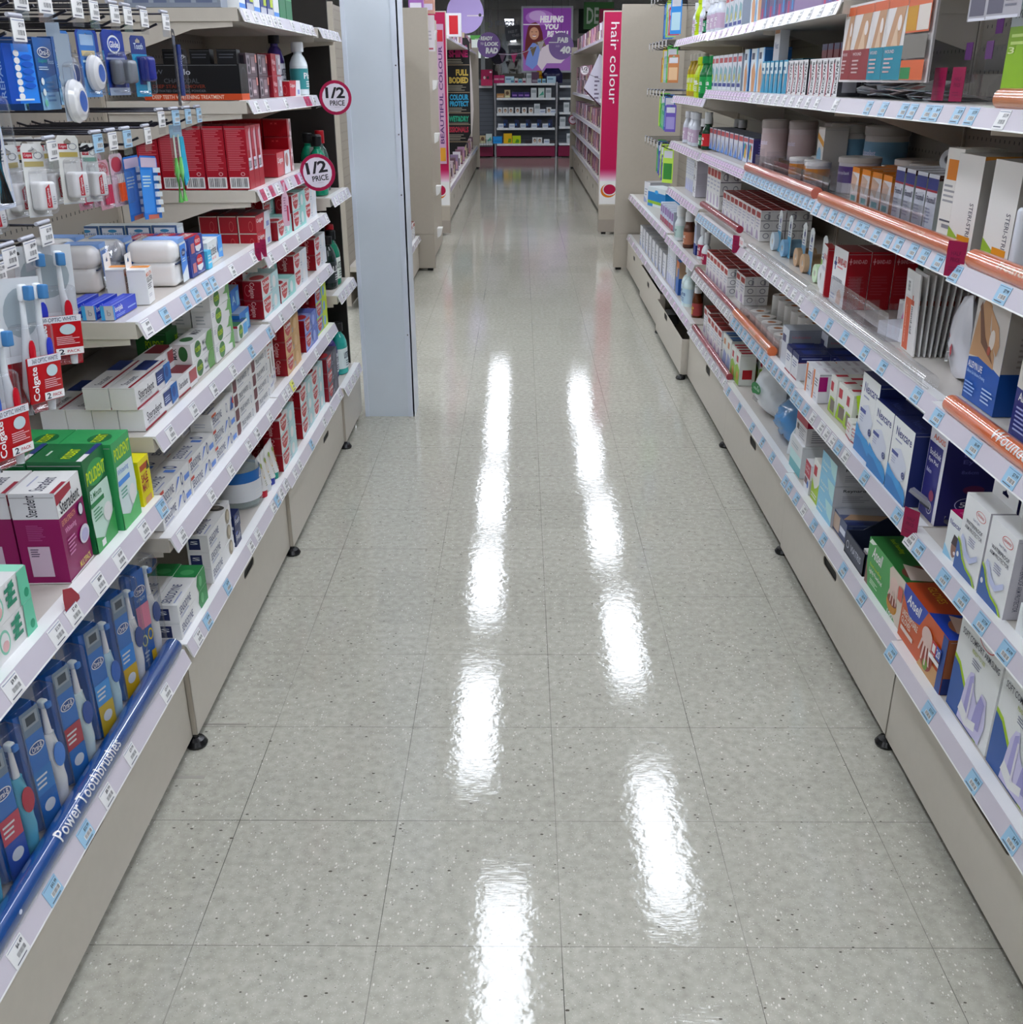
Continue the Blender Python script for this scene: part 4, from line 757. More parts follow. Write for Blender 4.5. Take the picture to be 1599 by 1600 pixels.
for k, (key, y, nm) in enumerate((('mouth_pack_white', 1.58, 'white pack with blue foot'), ('mouth_pack_blue', 1.655, 'navy pack with white label'), ('mouth_pack_white', 1.735, 'white pack between two navy ones'), ('mouth_pack_blue', 1.81, 'navy pack with lime stripe'), ('mouth_pack_blue', 1.89, 'navy pack third along'), ('mouth_pack_white', 1.97, 'white pack beside the green ones'), ('mouth_pack_green', 2.05, 'first green and white pack'), ('mouth_pack_green', 2.14, 'second green and white pack'))):
    put(key, 'L', y, .775, Z, 'mouthwash_pack', nm+' on the top left shelf', 'pack')

# ------------------------------------------------------------------ round goods: bottles, jars, rolls, tubes
def lathe_mesh(name, prof, mat, n=20, mats=None, M=None):
    m = MB(); m.lathe(prof, mat, n, M, mats); return m.mesh(name)
GOODS = {}
def bottle_parts(key, r, h, body, capc, cap_h=.025, cap_r=None, label=None, text=None, sq=False, neck=None, tcol='#e8e8ee', n=20):
    """parts are (name, mesh); drawn standing on z=0, centred, label faces -Y"""
    if key in GOODS: return GOODS[key]
    bm = body if not isinstance(body, str) else C(body, .15, coat=.4); cr = cap_r or r*.5; hb = h-cap_h; nk = neck or cr*.85
    S4 = Matrix.Identity(4)
    if sq: S4 = Matrix.Diagonal((1.25, .8, 1, 1))
    m = MB(); m.lathe([(0, 0), (r*.93, 0), (r, .004), (r, hb*.68), (r*.93, hb*.76), (r*.7, hb*.88), (nk, hb*.95), (nk, hb), (0, hb)], bm, n, S4)
    parts = [('bottle_body', m.mesh('bottle_body'))]
    m = MB(); m.lathe([(nk*.9, hb), (cr, hb+.001), (cr, h-.002), (cr*.92, h), (0, h)], C(capc, .3), n); parts.append(('cap', m.mesh('cap')))
    if label:
        z0, z1 = hb*.14, hb*.62; m = MB(); m.lathe([(r*1.012, z0), (r*1.012, z1)], C(label, .35), n, S4)
        if text:
            vs, fs, _ = text_fine(text, .015); a0, a1 = -PI/2-.75, -PI/2+.75; zz0, zz1 = z0+(z1-z0)*.5, z0+(z1-z0)*.8
            m.add([tuple(S4 @ Vector((r*1.03*math.cos(a0+(a1-a0)*x), r*1.03*math.sin(a0+(a1-a0)*x), zz0+(zz1-zz0)*y))) for x, y in vs], fs, tcol)
        for q in range(3):
            za = z0+(z1-z0)*(.12+q*.11); n2 = 6; v = []
            for i in range(n2+1):
                a = -PI/2-.5+1.0*i/n2; v += [tuple(S4 @ Vector((r*1.03*math.cos(a), r*1.03*math.sin(a), za))), tuple(S4 @ Vector((r*1.03*math.cos(a), r*1.03*math.sin(a), za+.003)))]
            m.add(v, [(2*i, 2*i+2, 2*i+3, 2*i+1) for i in range(n2)], tcol)
        parts.append(('bottle_label', m.mesh('bottle_label')))
    GOODS[key] = parts; return parts
def stand(parts, side, Yc, Xc, Z, name, label, cat, group=None, rz=0.0, tilt=0.0):
    t = thing(name, label, cat, ((-Xc if side == 'L' else Xc) if side != 'B' else Yc, Yc if side != 'B' else Xc, Z), ({'L': PI/2, 'R': -PI/2, 'B': 0}[side])+rz, group)
    if tilt: t.rotation_euler = (tilt, 0, t.rotation_euler[2]); t.rotation_mode = 'XYZ'
    for nm, me in parts:
        o = bpy.data.objects.new(nm, me); COL.objects.link(o); o.parent = t
    return t
GREEN_L = C('#1f6f60', .08, alpha=.85); CLEARLIQ = C('#a8d4d0', .06, alpha=.7)
lis = dict(
    dark=bottle_parts('lis_dark', .036, .19, C('#12201c', .1), '#0b0b0d', .03, .018, '#20282a', 'LIST', True),
    green=bottle_parts('lis_green', .038, .2, C('#1d6a50', .08), '#101214', .035, .018, '#c8d0c8', 'LISTERINE', True, tcol='#1c2a2a'),
    teal=bottle_parts('lis_teal', .038, .2, C('#3a948c', .08), '#15181a', .035, .018, '#c6d6da', 'LISTERINE', True, tcol='#1c2a4a'),
    yellow=bottle_parts('lis_yellow', .034, .17, C('#3d4a30', .08), '#c8ccd0', .025, .016, '#b8b44a', 'LIST', True, tcol='#402020'),
    red=bottle_parts('lis_red', .036, .21, C('#2a4038', .1), '#8a1c22', .045, .017, '#8f2c34', 'Colgate', True),
    white=bottle_parts('lis_white', .036, .16, C('#c4ccd0', .2), '#c8ccd0', .03, .02, '#3a7c80', 'Plax', True),
    violet=bottle_parts('lis_violet', .036, .19, C('#3a2f6a', .1), '#101018', .035, .018, '#c6c8da', 'LISTERINE', True, tcol='#1c1c3a'))
for k, y, x, z, nm in (('teal', 2.60, .795, .239, 'teal mouthwash bottle standing at the edge of the bottom shelf'), ('teal', 2.62, .88, .239, 'teal mouthwash bottle behind the front one, bottom shelf'), ('violet', 2.53, .82, .239, 'violet mouthwash bottle in the shade of the bottom shelf'),
                       ('dark', 2.48, .86, .239, 'dark mouthwash bottle deep in the bottom shelf'), ('dark', 2.53, .80, .588, 'dark mouthwash bottle near the edge, second shelf by the pillar'), ('green', 2.61, .80, .588, 'green mouthwash bottle, second shelf by the pillar'),
                       ('yellow', 2.49, .86, .588, 'mouthwash bottle with yellow label, second shelf by the pillar'), ('red', 2.70, .82, .588, 'red capped mouthwash bottle, second shelf by the pillar'), ('dark', 2.76, .86, .588, 'dark mouthwash bottle against the pillar, second shelf'),
                       ('white', 2.49, .81, .931, 'white bottle with green oval, third shelf by the pillar'), ('green', 2.56, .82, .931, 'green mouthwash bottle, third shelf by the pillar'), ('red', 2.64, .82, .931, 'red labelled mouthwash bottle, third shelf by the pillar'), ('dark', 2.72, .84, .931, 'dark mouthwash bottle, third shelf by the pillar'),
                       ('green', 2.47, .80, .931, 'green bottle right beside the white one, third shelf by the pillar'), ('teal', 2.70, .87, .588, 'teal mouthwash bottle in second row, second shelf by the pillar'), ('green', 2.66, .87, .931, 'green bottle in second row, third shelf by the pillar'), ('white', 2.38, .80, 1.2655, 'white bottle leaning on whitening shelf'), ('violet', 2.36, .87, 1.2655, 'blue bottle at far end of whitening shelf')):
    if z < 1.2: y += .07; x -= .01
    stand(lis[k], 'L', y, x, z, 'mouthwash_bottle', nm, 'bottle', 'mouthwash bottles by the pillar' if z < 1.2 else None)
# big clear hand wash bottle on the bottom shelf
big = bottle_parts('handwash', .062, .175, C('#b9c4c4', .05, alpha=.3), '#e0e4e8', .02, .02, '#c9ccd2', None, False, n=32)
t = stand(big, 'L', 1.30, .838, .2485, 'handwash_bottle', 'large round clear bottle with blue banded label on bottom left shelf', 'bottle')
m = MB(); m.lathe([(.0635, .075), (.0635, .105)], C('#1f5a9c', .3), 32)
vs, fs, _ = text_fine('Lavera', .01, .3); a0, a1 = -1.75, -.35
m.add([(.0645*math.cos(a0+(a1-a0)*x), .0645*math.sin(a0+(a1-a0)*x), .078+.024*y) for x, y in vs], fs, '#d8dce4')
vs, fs, _ = text_fine('NATURAL', .01); 
for zz in (.058, .045): m.add([(.0645*math.cos(-1.5+1.0*x), .0645*math.sin(-1.5+1.0*x), zz+.008*y) for x, y in vs], fs, '#30343c')
m.build('blue_band', t); m = MB(); m.lathe([(0, .005), (.055, .005), (.055, .02), (0, .02)], C('#6f7878', .1), 24); m.build('liquid', t)
# four standing paste tubes
def paste_tube(capc, tint, y, nm):
    key = ('ptube', capc)
    if key not in GOODS:
        m = MB(); vs = []; n = 16; H = .115; rings = 7
        for k in range(rings):
            z = .02+(H-.02)*k/(rings-1); q = k/(rings-1); rx = .019+.004*q; ry = .019*(1-q)+.0012
            vs += [(rx*math.cos(2*PI*i/n), ry*math.sin(2*PI*i/n), z) for i in range(n)]
        fs = [(k*n+i, k*n+(i+1) % n, (k+1)*n+(i+1) % n, (k+1)*n+i) for k in range(rings-1) for i in range(n)]
        m.add(vs, fs, C('#d8dad8', .3), None, True); m.add(vs[:n], [tuple(reversed(range(n)))], '#c8ccd0')
        p1 = m.mesh('tube_body'); m = MB(); m.lathe([(0, 0), (.0175, 0), (.0185, .02), (0, .02)], C(capc, .35), n)
        p2 = m.mesh('cap'); m = MB(); draw(m, [('e', .5, .8, .3, .08, '#8a9c50'), ('o', .5, .55, .3, .2, .2, '#b89a50'), ('l', .25, .1, .75, .3, 3, '#8a8c70')], (-.014, -.0205, .022), (1,0,0), (0,.19,1), .028, .085)
        GOODS[key] = [('tube_body', p1), ('cap', p2), ('tube_print', m.mesh('tube_print'))]
    stand(GOODS[key], 'L', y, .79, .2485, 'toothpaste_tube', nm, 'tube', None, .0)
for c, y, nm in (('#a02030', 1.345, 'standing white paste tube with red cap'), ('#c8ccd0', 1.392, 'standing white paste tube with white cap'), ('#23348c', 1.44, 'standing white paste tube with blue cap'), ('#1f8070', 1.485, 'standing white paste tube with teal cap')): paste_tube(c, '', y, nm)

# denture baths: white lidded pots in thin film
def denture_bath():
    t = thing('denture_bath', 'white denture bath pot with blue label at the shelf edge', 'pot', (0,0,0), 0)
    m = MB(); m.rbox(0, 0, 0, .1, .095, .05, C('#d4d8e2', .18, coat=.5), None, .012, 3); m.build('pot', t)
    m = MB(); m.rbox(-.003, -.003, .047, .103, .098, .092, C('#d9dde8', .15, coat=.5), None, .018, 4); m.box(.002, -.0034, .0455, .098, .001, .0475, '#20304c'); m.build('lid', t)
    m = MB(); draw(m, [('p', [(0,0),(1,0),(1,1),(0,1)], '#c4cce0'), ('p', [(0,.2),(1,.4),(1,.95),(0,.95)], '#4a7cc4'), ('e', .5, .74, .34, .1, '#22356e'), ('t', .28, .7, .72, .79, 'Dentu', '#d0d8ec'), ('l', .15, .5, .8, .62, 2, '#c0d0ec')], (.03, -.0045, .004), (1,0,0), (0,0,1), .045, .08)
    m.box(.03, -.0035, .084, .075, .07, .0935, '#7c9cd0'); m.build('paper_sleeve', t)
    return t
db = denture_bath(); pose(db, 'L', .872, .784, .9155, .1, 0, .04)
for y, x, nm, rz in ((.80, .92, 'white denture bath pot behind the orange carton, in film', .1), (.665, .985, 'white denture bath pot wrapped in clear film, near the peg wall', .06), (.89, .905, 'white denture bath pot with rounded lid, second from edge', .0), (.90, 1.01, 'white denture bath pot at the peg wall', .0)):
    c = copy_tree(db); pose(c, 'L', y, x, .9155, .1, 0, rz); c['label'] = nm
# crumpled film on the two nearer pots
for q, (y, x) in enumerate(((.66, .98), (.795, .915))):
    m = MB(); nx, nz = 12, 8; rr = random.Random(q+3); vs = []
    for j in range(nz+1):
        for i in range(nx+1): vs.append((-.006+.112*i/nx, -.008-rr.uniform(0, .006), .002+.088*j/nz+rr.uniform(-.003, .003)))
    m.add(vs, [(j*(nx+1)+i, j*(nx+1)+i+1, (j+1)*(nx+1)+i+1, (j+1)*(nx+1)+i) for j in range(nz) for i in range(nx)], FILM())
    o = m.build('film_wrap'); pose(o, 'L', y, x, .9155, .1); tag(o, 'crumpled clear film on the %s denture bath pot' % ('nearer' if q == 0 else 'further'), 'film wrap')

# ------------------------------------------------------------------ power toothbrush packs on the bottom left shelf
def power_pack(key, col, ops_front, y, nm, rz=0.0, handle='#c8d0dc', grip='#2a4a9c'):
    t = thing('power_toothbrush_pack', nm, 'toothbrush pack', (0,0,0), 0)
    w, d, h = .062, .055, .215
    m = MB(); m.box(0, .012, 0, w*.62, d, h*.93, C(col, .3))
    draw(m, [('b', .1, .02, .85, .2), ('t', .3, .3, .5, .55, 'PRO DRIVE', '#7fa4d4', 90), ('l', .15, .58, .8, .74, 5, '#5f88c0')], (0, d, 0), (0,-1,0), (0,0,1), d-.012, h*.93)
    m.build('card_box', t)
    m = MB(); fr = [(0, .012), (.002, .003), (.012, -.004), (.028, -.004), (.037, .002), (.0385, .012)]
    for i in range(len(fr)-1):
        a, b = fr[i], fr[i+1]; m.add([(a[0],a[1],.004),(b[0],b[1],.004),(b[0],b[1],h*.93),(a[0],a[1],h*.93)], [(0,1,2,3)], C(col, .25, coat=.6), None, True)
    draw(m, ops_front, (.006, -.0045, .004), (1,0,0), (0,0,1), .028, h*.92); m.build('front_panel', t)
    m = MB(); m.tube([(.05, .01, .004), (.05, .008, .05), (.05, .006, .1), (.05, .008, .135)], [.009, .011, .0115, .007], C(handle, .25, coat=.3), 12); m.build('brush_handle', t)
    m = MB(); m.tube([(.05, .008, .135), (.05, .008, .18)], [.005, .0028], C('#d8dce4', .2), 10); m.rbox(.045, .0, .178, .055, .014, .192, C('#c9d4e4', .3), None, .004); m.rbox(.046, -.006, .180, .054, .0, .190, C('#3f74b8', .5), None, .002); m.build('brush_head', t)
    m = MB(); M = Matrix.Translation((.05, -.0042, .1)) @ Matrix.Rotation(PI/2, 4, 'X'); m.lathe([(0, 0), (.0085, 0), (.0085, .001), (0, .0015)], C(grip, .3), 16, M @ Matrix.Diagonal((1, 2.4, 1, 1))); m.build('grip_window', t)
    m = MB(); m.rbox(-.002, -.009, -.0005+.001, w+.004, d*.55, h, CLEAR(), None, .01, 3); m.build('clear_shell', t)
    pose(t, 'L', y-.012, .806, .2485, w, 0, rz-.28); t.scale = (1.35, 1, 1.06); return t
ob = lambda c2, c3: [('r', 0, 0, 1, 1, '#3a6cae'), ('r', 0, .8, 1, 1, '#6c7c8c'), ('r', .1, .86, .9, .97, '#8c949c'), ('r', .25, .88, .75, .95, '#3c444c'), ('e', .5, .68, .42, .045, '#d4dae4'), ('e', .5, .68, .37, .036, '#2c4a80'), ('t', .22, .655, .78, .705, 'Oral-B', '#e4e8ee', 0, .02), ('r', 0, .3, 1, .5, c2), ('l', .1, .34, .9, .46, 3, '#d0d4dc'), ('r', 0, 0, 1, .3, c3), ('e', .5, .18, .3, .05, '#c8ccd4')]
power_pack('p0', '#1c58a0', [('r', 0, 0, 1, 1, '#23579c'), ('e', .5, .8, .46, .05, '#d4dae4'), ('e', .5, .8, .4, .04, '#1c3a74'), ('t', .18, .775, .82, .825, 'Oral-B', '#e4e8ee', 0, .02), ('t', .15, .7, .85, .73, 'VITALITY', '#b8c8e0'), ('r', .0, .42, 1, .66, '#c87a90'), ('o', .3, .3, .22, .06, .3, '#c8cc90'), ('o', .78, .33, .2, .06, .3, '#c8b040'), ('l', .1, .08, .6, .2, 3, '#b0c4e0'), ('r', .65, 0, 1, .16, '#c8a83c')], .441, 'power toothbrush pack with pink panel, furthest along the bottom shelf', .0, '#d8dce4', '#26407c')
for y, c2, c3, nm, hd, gp in ((.343, '#3a80c8', '#c0a030', 'power toothbrush pack with yellow foot, second from far end', '#d0d4d8', '#26407c'), (.224, '#4a8cc8', '#b8a040', 'power toothbrush pack with yellow and blue foot, third from far end', '#a8c4d4', '#2f5ca8'), (.099, '#a0404a', '#2c66a8', 'power toothbrush pack with dark red panel, fourth from far end', '#c0d0e0', '#2c4a90'), (-.012, '#3a74b0', '#2c62a4', 'all blue power toothbrush pack, fifth from far end', '#d0d8e4', '#4a7cc4'), (-.12, '#b04858', '#2a4a98', 'power toothbrush pack with red handle at left edge', '#58a0b8', '#a83848'), (-.235, '#a0404a', '#2c5a9c', 'nearest power toothbrush pack, partly out of frame', '#58a0b8', '#a83848')):
    power_pack('p', '#1c5aa8', ob(c2, c3), y, nm, .0, hd, gp)

# ------------------------------------------------------------------ shelf edge tubes (paper rolled in clear plastic)
def edge_tube(side, Y0, Y1, Z, X, col, nm, texts=(), r=.017, clear=False, dx=.0):
    sx = 1 if side == 'L' else -1
    t = thing('shelf_edge_tube', nm, 'edge tube', (-sx*(X+dx), Y0, Z+r*.75)); L = Y1-Y0
    if not clear:
        m = MB(); m.tube([(0, 0, 0), (0, L, 0)], r*.93, C(col, .32, coat=.5), 20)
        for (y, ln, hgt, s, c) in texts:
            vs, fs, _ = text_fine(s, .012)
            # lettering wraps the tube on the side towards the aisle
            pts = []
            for x, v in vs:
                a = math.radians(14)+(v)*hgt/r
                yy = (y-Y0)+(x*ln if side == 'L' else (1-x)*ln)
                pts.append((sx*r*.965*math.cos(a), yy, r*.965*math.sin(a)))
            m.add(pts, fs, c)
        m.build('paper_insert', t)
    m = MB(); m.tube([(0, .0, 0), (0, L, 0)], r, plastic('tube_plastic', .1, .1, .08) if clear else plastic('sleeve_plastic', .0, .07, .05), 20, caps=False)
    if clear:
        m.tube([(sx*.004, 0, -r*.6), (sx*.004, L, -r*.6)], .002, C('#e0e4ee', .1, alpha=.6), 6)
    m.build('clear_sleeve', t); return t
edge_tube('L', -.45, .51, .251, .768, '#123e78', 'blue plastic tube edging the power toothbrush shelf', [(-.062, .24, .021, 'Power Toothbrushes', '#dfe4ea')], r=.019)
m = MB(); m.lathe([(0, 0), (.0035, 0), (.0035, .001), (0, .0015)], C('#b8c0e0', .4), 12); o = m.build('sticker_dot'); o.location = (-.7502, -.2, .272); o.rotation_euler = (0, PI/2, 0); tag(o, 'small round pale sticker on the blue shelf tube', 'sticker')
OR = '#cc6a42'
edge_tube('R', -.45, .49, .767, .700, OR, 'orange tube on the nearest bay, third shelf', [(.13, .17, .022, 'Woundcare', '#e6ddd6'), (-.05, .15, .01, 'Skin and wound care', '#e0c8b8')])
edge_tube('R', .62, 1.46, .767, .712, OR, 'clear empty tube along the third shelf, second right bay', clear=True)
edge_tube('R', 1.52, 2.28, .767, .722, OR, 'clear empty tube along the third shelf, third right bay', clear=True)
edge_tube('R', -.45, .50, 1.019, .700, OR, 'orange tube on the nearest bay, fourth shelf', [(.2, .18, .016, 'healthcare', '#d8b8a0')])
edge_tube('R', .60, 1.45, 1.019, .708, '#bf6a4c', 'orange tube along the fourth shelf, second right bay', [(.72, .12, .012, 'tape care', '#d8a890'), (1.1, .12, .012, 'tape care', '#d8a890')])
edge_tube('R', 1.55, 2.42, 1.019, .718, '#b5685a', 'dull orange tube along the fourth shelf, third right bay', [(1.7, .12, .01, 'wound', '#d0a8a0')])
edge_tube('R', -.2, .50, 1.269, .700, '#c07850', 'orange tube on the nearest bay, fifth shelf')
edge_tube('R', 2.52, 3.33, .798, .728, '#8c2a3a', 'dark red tube along the third shelf, fourth right bay', [(2.9, .03, .015, 'O', '#d0a0a8')], r=.014)
edge_tube('R', 2.46, 3.34, .513, .728, '#8c3440', 'dark red tube along the second shelf, fourth right bay', [(2.6, .03, .015, 'O', '#d0a0a8'), (3.0, .02, .01, 'H', '#d0a0a8')], r=.014)
edge_tube('R', 1.86, 2.43, .513, .722, '#c86e48', 'orange tube along the second shelf, third right bay', [(2.05, .1, .013, 'wound care', '#e0c0b0'), (1.88, .1, .013, 'wound care', '#e0c0b0')])
edge_tube('R', 2.48, 3.32, .259, .728, '#8a3040', 'dark red tube along the bottom shelf, fourth right bay', [(2.9, .03, .015, 'H', '#d0a0a8')], r=.014)
m = MB(); m.box(0, 0, 0, .0015, .09, .03, '#d8dae2'); draw(m, [('t', .05, .3, .95, .7, '2 BUY 2 & GET 1', '#b83a48')], (-.0002, .09, 0), (0,-1,0), (0,0,1), .09, .03); o = m.build('promo_card'); o.location = (.708, 2.35, .768); tag(o, 'white promotional card with red lettering on third right shelf edge', 'card')
# magenta half price flags clipped to rails
m = MB(); m.box(-.018, 0, 0, .018, .0008, .06, C('#7c1a3c', .4)); draw(m, [('t', .25, .6, .75, .72, 'HALF', '#5a1030'), ('t', .25, .42, .75, .54, 'PRICE', '#5a1030'), ('l', .2, .15, .8, .3, 2, '#6a1838')], (-.018,0,0), (1,0,0), (0,0,1), .036, .06, .0002); FL = m.mesh('price_flag')
for y, x, z, sd, rz, nm in ((.535, .682, .495, 'R', .5, 'magenta price flag at the joint of the second right shelf'), (.535, .683, .995, 'R', .6, 'magenta price flag at the joint of the fourth right shelf'), (.93, .76, 1.271, 'R', .3, 'magenta price flag before the leaflet stand, far one'), (.84, .76, 1.271, 'R', .3, 'magenta price flag before the leaflet stand, near one'), (2.43, .70, .74, 'R', .6, 'thin magenta flag on third right shelf joint'), (1.39, .742, .885, 'L', -.95, 'magenta flag on fourth left shelf edge, nearer'), (1.45, .742, .885, 'L', -.95, 'magenta flag on fourth left shelf edge, further')):
    o = bpy.data.objects.new('price_flag', FL); COL.objects.link(o); pose(o, sd, y, x, z, 0, 0, rz); tag(o, nm, 'price flag')
    if sd == 'L': o.scale = (.45, 1, .75)
m = MB(); m.prism([(0,0),(.05,0),(.05,.012),(.03,.035),(.004,.045),(0,.03)], .0008, C('#8c2434', .4), Matrix(((1,0,0,0),(0,0,-1,0),(0,1,0,0),(0,0,0,1)))); o = m.build('shelf_flag'); pose(o, 'L', .085, .752, .57, .05); tag(o, 'dark red curved flag behind a price tag on the denture shelf', 'price flag')

# ------------------------------------------------------------------ hooks and hanging packs
def hook_meshes():
    if 'hook' in GOODS: return GOODS['hook']
    m = MB(); m.tube([(0, .34, .012), (0, .3, 0), (0, .03, 0), (0, .0, .012)], .0025, DARKM, 6); m.tube([(0, .34, .03), (0, -.012, .03), (0, -.016, .022)], .002, DARKM, 6)
    m.box(-.02, .336, -.004, .02, .342, .035, DARKM)
    h = m.mesh('wire'); m = MB(); m.box(-.021, -.018, -.012, .021, -.0165, .034, plastic('clear_plastic')); m.tube([(-.021, -.015, .034), (.021, -.015, .034)], .003, C('#a8aab4', .2), 8)
    GOODS['hook'] = h, m.mesh('tag_holder'); return GOODS['hook']
def hook(side, Y, X, Z, nm, kd='w', rz=0.0, price=None):
    a, b = hook_meshes(); t = thing('display_hook', nm, 'hook', (0,0,0), 0)
    for n_, me in (('wire', a), ('tag_holder', b)):
        o = bpy.data.objects.new(n_, me); COL.objects.link(o); o.parent = t
        if n_ == 'tag_holder':
            p = bpy.data.objects.new('price_tag', tag_mesh(kd, price or PRICES[int(Y*100) % 8])); COL.objects.link(p); p.parent = o; p.location = (0, -.0192, .030)
            p['label'] = 'light blue hook price tag' if kd == 'b' else 'white hook price tag'
    pose(t, side, Y, X, Z, 0, 0, rz); return t
r1 = [(.363,'w'), (.444,'w'), (.562,'w'), (.632,'w'), (.725,'w'), (.789,'w'), (.876,'w'), (1.003,'w')]
for k, (y, kd) in enumerate(r1): hook('L', y, .80, 1.405, 'wire peg hook, top row, %s from the camera' % ORD[k+1], kd, random.uniform(-.12, .12))
hook('L', .295, .78, 1.362, 'wire peg hook hanging lower than the top row, nearest the camera', 'w')
for k, (y, kd) in enumerate([(.38,'w'), (.562,'b'), (.628,'w'), (.699,'b'), (.807,'w'), (.899,'w'), (.99,'b'), (1.073,'b'), (1.152,'b')]):
    hook('L', y, .80, (1.2 if k < 5 else 1.226), 'wire peg hook, middle row, %s from the camera' % ORD[k], kd, random.uniform(-.1, .1))
for k, (y, z, kd) in enumerate([(.147,1.055,'w'), (.187,1.07,'w'), (.251,1.07,'w'), (.311,1.084,'w')]): hook('L', y, .80, z, 'wire peg hook, lowest row, %s from the camera' % ORD[k], kd, random.uniform(-.08, .05))
for k, y in enumerate((.62, .8, .95, 1.1, 1.25)): hook('L', y, .80, 1.53, 'wire peg hook, highest row at frame top, %s from the camera' % ORD[k], 'w')

def blister(key, w, h, card, ops, bulges, tcol=None, shell=True, cardh=None):
    """hanging pack: local origin bottom centre, hangs below z=h ; faces -Y"""
    if key in GOODS: return GOODS[key]
    m = MB(); r = .006; hole = [(-.009, h-.014), (.009, h-.014), (.009, h-.009), (.004, h-.007), (0, h-.004), (-.004, h-.007), (-.009, h-.009)]
    pts = [(-w/2, 0), (w/2, 0), (w/2, h-r), (w/2-r, h), (-w/2+r, h), (-w/2, h-r)]
    m.prism(pts, .0006, C(card, .4), Matrix(((1,0,0,0),(0,0,-1,.0006),(0,1,0,0),(0,0,0,1))), [hole])
    draw(m, ops, (-w/2, 0, 0), (1,0,0), (0,0,1), w, h, .00018); parts = [('backing_card', m.mesh('backing_card'))]
    for nm, fn in bulges:
        m = MB(); fn(m); parts.append((nm, m.mesh(nm)))
    if shell:
        m = MB(); m.rbox(-w*.44, -.022, .004, w*.44, 0, h*.68, CLEAR(), None, .009, 3); parts.append(('clear_blister', m.mesh('clear_blister')))
    GOODS[key] = parts; return parts
def hang(parts, side, Yc, X, Zb, name, nm, cat, group=None, rz=0.0, tilt=0.0, roll=0.0):
    t = thing(name, nm, cat, (0,0,0), 0, group)
    for n_, me in parts:
        o = bpy.data.objects.new(n_, me); COL.objects.link(o); o.parent = t
    pose(t, side, Yc, X, Zb, 0, 0, rz); t.rotation_euler = (t.rotation_euler[0]+tilt, roll, t.rotation_euler[2]); return t
def disc(m, c1='#d4d8e0', c2='#3a5ca0', z=.03, rx=.022):
    M = Matrix.Translation((0, -.003, z)) @ Matrix.Rotation(PI/2, 4, 'X') @ Matrix.Diagonal((1, 1.35, 1, 1)); m.lathe([(0, 0), (rx, 0), (rx*1.03, .006), (rx*.9, .014), (rx*.62, .018), (0, .018)], C(c1, .2, coat=.5), 24, M)
    m.lathe([(0, .0183), (rx*.5, .0183)], C(c2, .3), 18, M, smooth=False)
def flossbox(m, h=.042):
    m.rbox(-.019, -.02, .01, .019, 0, .01+h, C('#d6d9da', .2, coat=.5), None, .006, 3)
    draw(m, [('p', [(.25,.05),(.25,.8),(.55,.95),(.6,.05)], '#a81c2a'), ('t', .3, .1, .52, .8, 'Colgate', '#e0d0d2', 90, .015), ('l', .68, .15, .9, .5, 4, '#8a8c94')], (-.016, -.0202, .012), (1,0,0), (0,0,1), .032, h-.004)
cg = lambda band: [('r', .06, .8, .46, .88, '#a22a36'), ('t', .1, .815, .42, .865, 'Colgate', '#d8c0c0'), ('o', .7, .84, .2, .05, .2, '#7c8088'), ('r', .06, .69, .9, .76, band), ('r', 0, 0, 1, .02, '#c0c4c8')]
flA = blister('flossA', .05, .105, '#c9cac8', cg('#a09468'), [('floss_case', flossbox)]); flB = blister('flossB', .055, .108, '#cfcfcb', cg('#a8985c'), [('floss_case', flossbox)]); flC = blister('flossC', .045, .1, '#c6cac8', cg('#6f9488'), [('floss_case', flossbox)])
for k, (p, y, x, z, nm) in enumerate(((flA, .345, .80, 1.122, 'white floss pack with gold band, nearest of three'), (flB, .52, .82, 1.122, 'white floss pack with wide gold band, middle of three'), (flC, .665, .845, 1.11, 'white floss pack with green band, furthest of three'))):
    hang(p, 'L', y, x, z, 'floss_pack', nm, 'floss pack', None, -.25, 0, .06)
    for d in range(3): hang(p, 'L', y-.006*d, x+.035+d*.03, z-.002, 'floss_pack', nm.split(',')[0]+', %s behind the front one' % ('directly', 'second', 'third')[d], 'floss pack', 'floss packs behind the front ones', -.2)
for d in range(4): hang(flA, 'L', .26-.012*d, .84+.03*d, 1.105, 'floss_pack', 'white floss pack hanging in the shade at far left, %s from aisle' % ORD[d].replace('nearest', 'first'), 'floss pack', 'shaded floss packs at far left', -.2)
def brushheads(col):
    def f(m):
        for k in range(4):
            m.tube([(-.012+k*.008, -.006, .01), (-.012+k*.008, -.006, .045)], .003, C(col, .3), 8); m.tube([(-.012+k*.008, -.006, .045), (-.012+k*.008, -.006, .062)], .0015, C('#d8d4dc', .3), 6)
    return f
pk = blister('pick_pink', .05, .09, '#b9909c', [('e', .5, .8, .4, .16, '#a0404a'), ('r', .1, .1, .9, .62, '#c9b4be'), ('t', .2, .76, .8, .86, 'Picks', '#e0c8cc')], [('picks', brushheads('#b83a58'))])
po = blister('pick_orange', .055, .1, '#c2aab4', [('e', .5, .8, .4, .15, '#a84450'), ('r', .08, .08, .92, .6, '#cbbcc6'), ('r', .72, .1, .98, .55, '#d8d8e0'), ('l', .75, .3, .95, .5, 3, '#3a3a50')], [('picks', brushheads('#c8502c'))])
hang(pk, 'L', .785, .87, 1.083, 'interdental_pack', 'pink interdental brush pack on the middle hook row', 'interdental brushes', None, -.1); hang(pk, 'L', .78, .91, 1.083, 'interdental_pack', 'pink interdental brush pack behind the front pink one', 'interdental brushes', None, -.1)
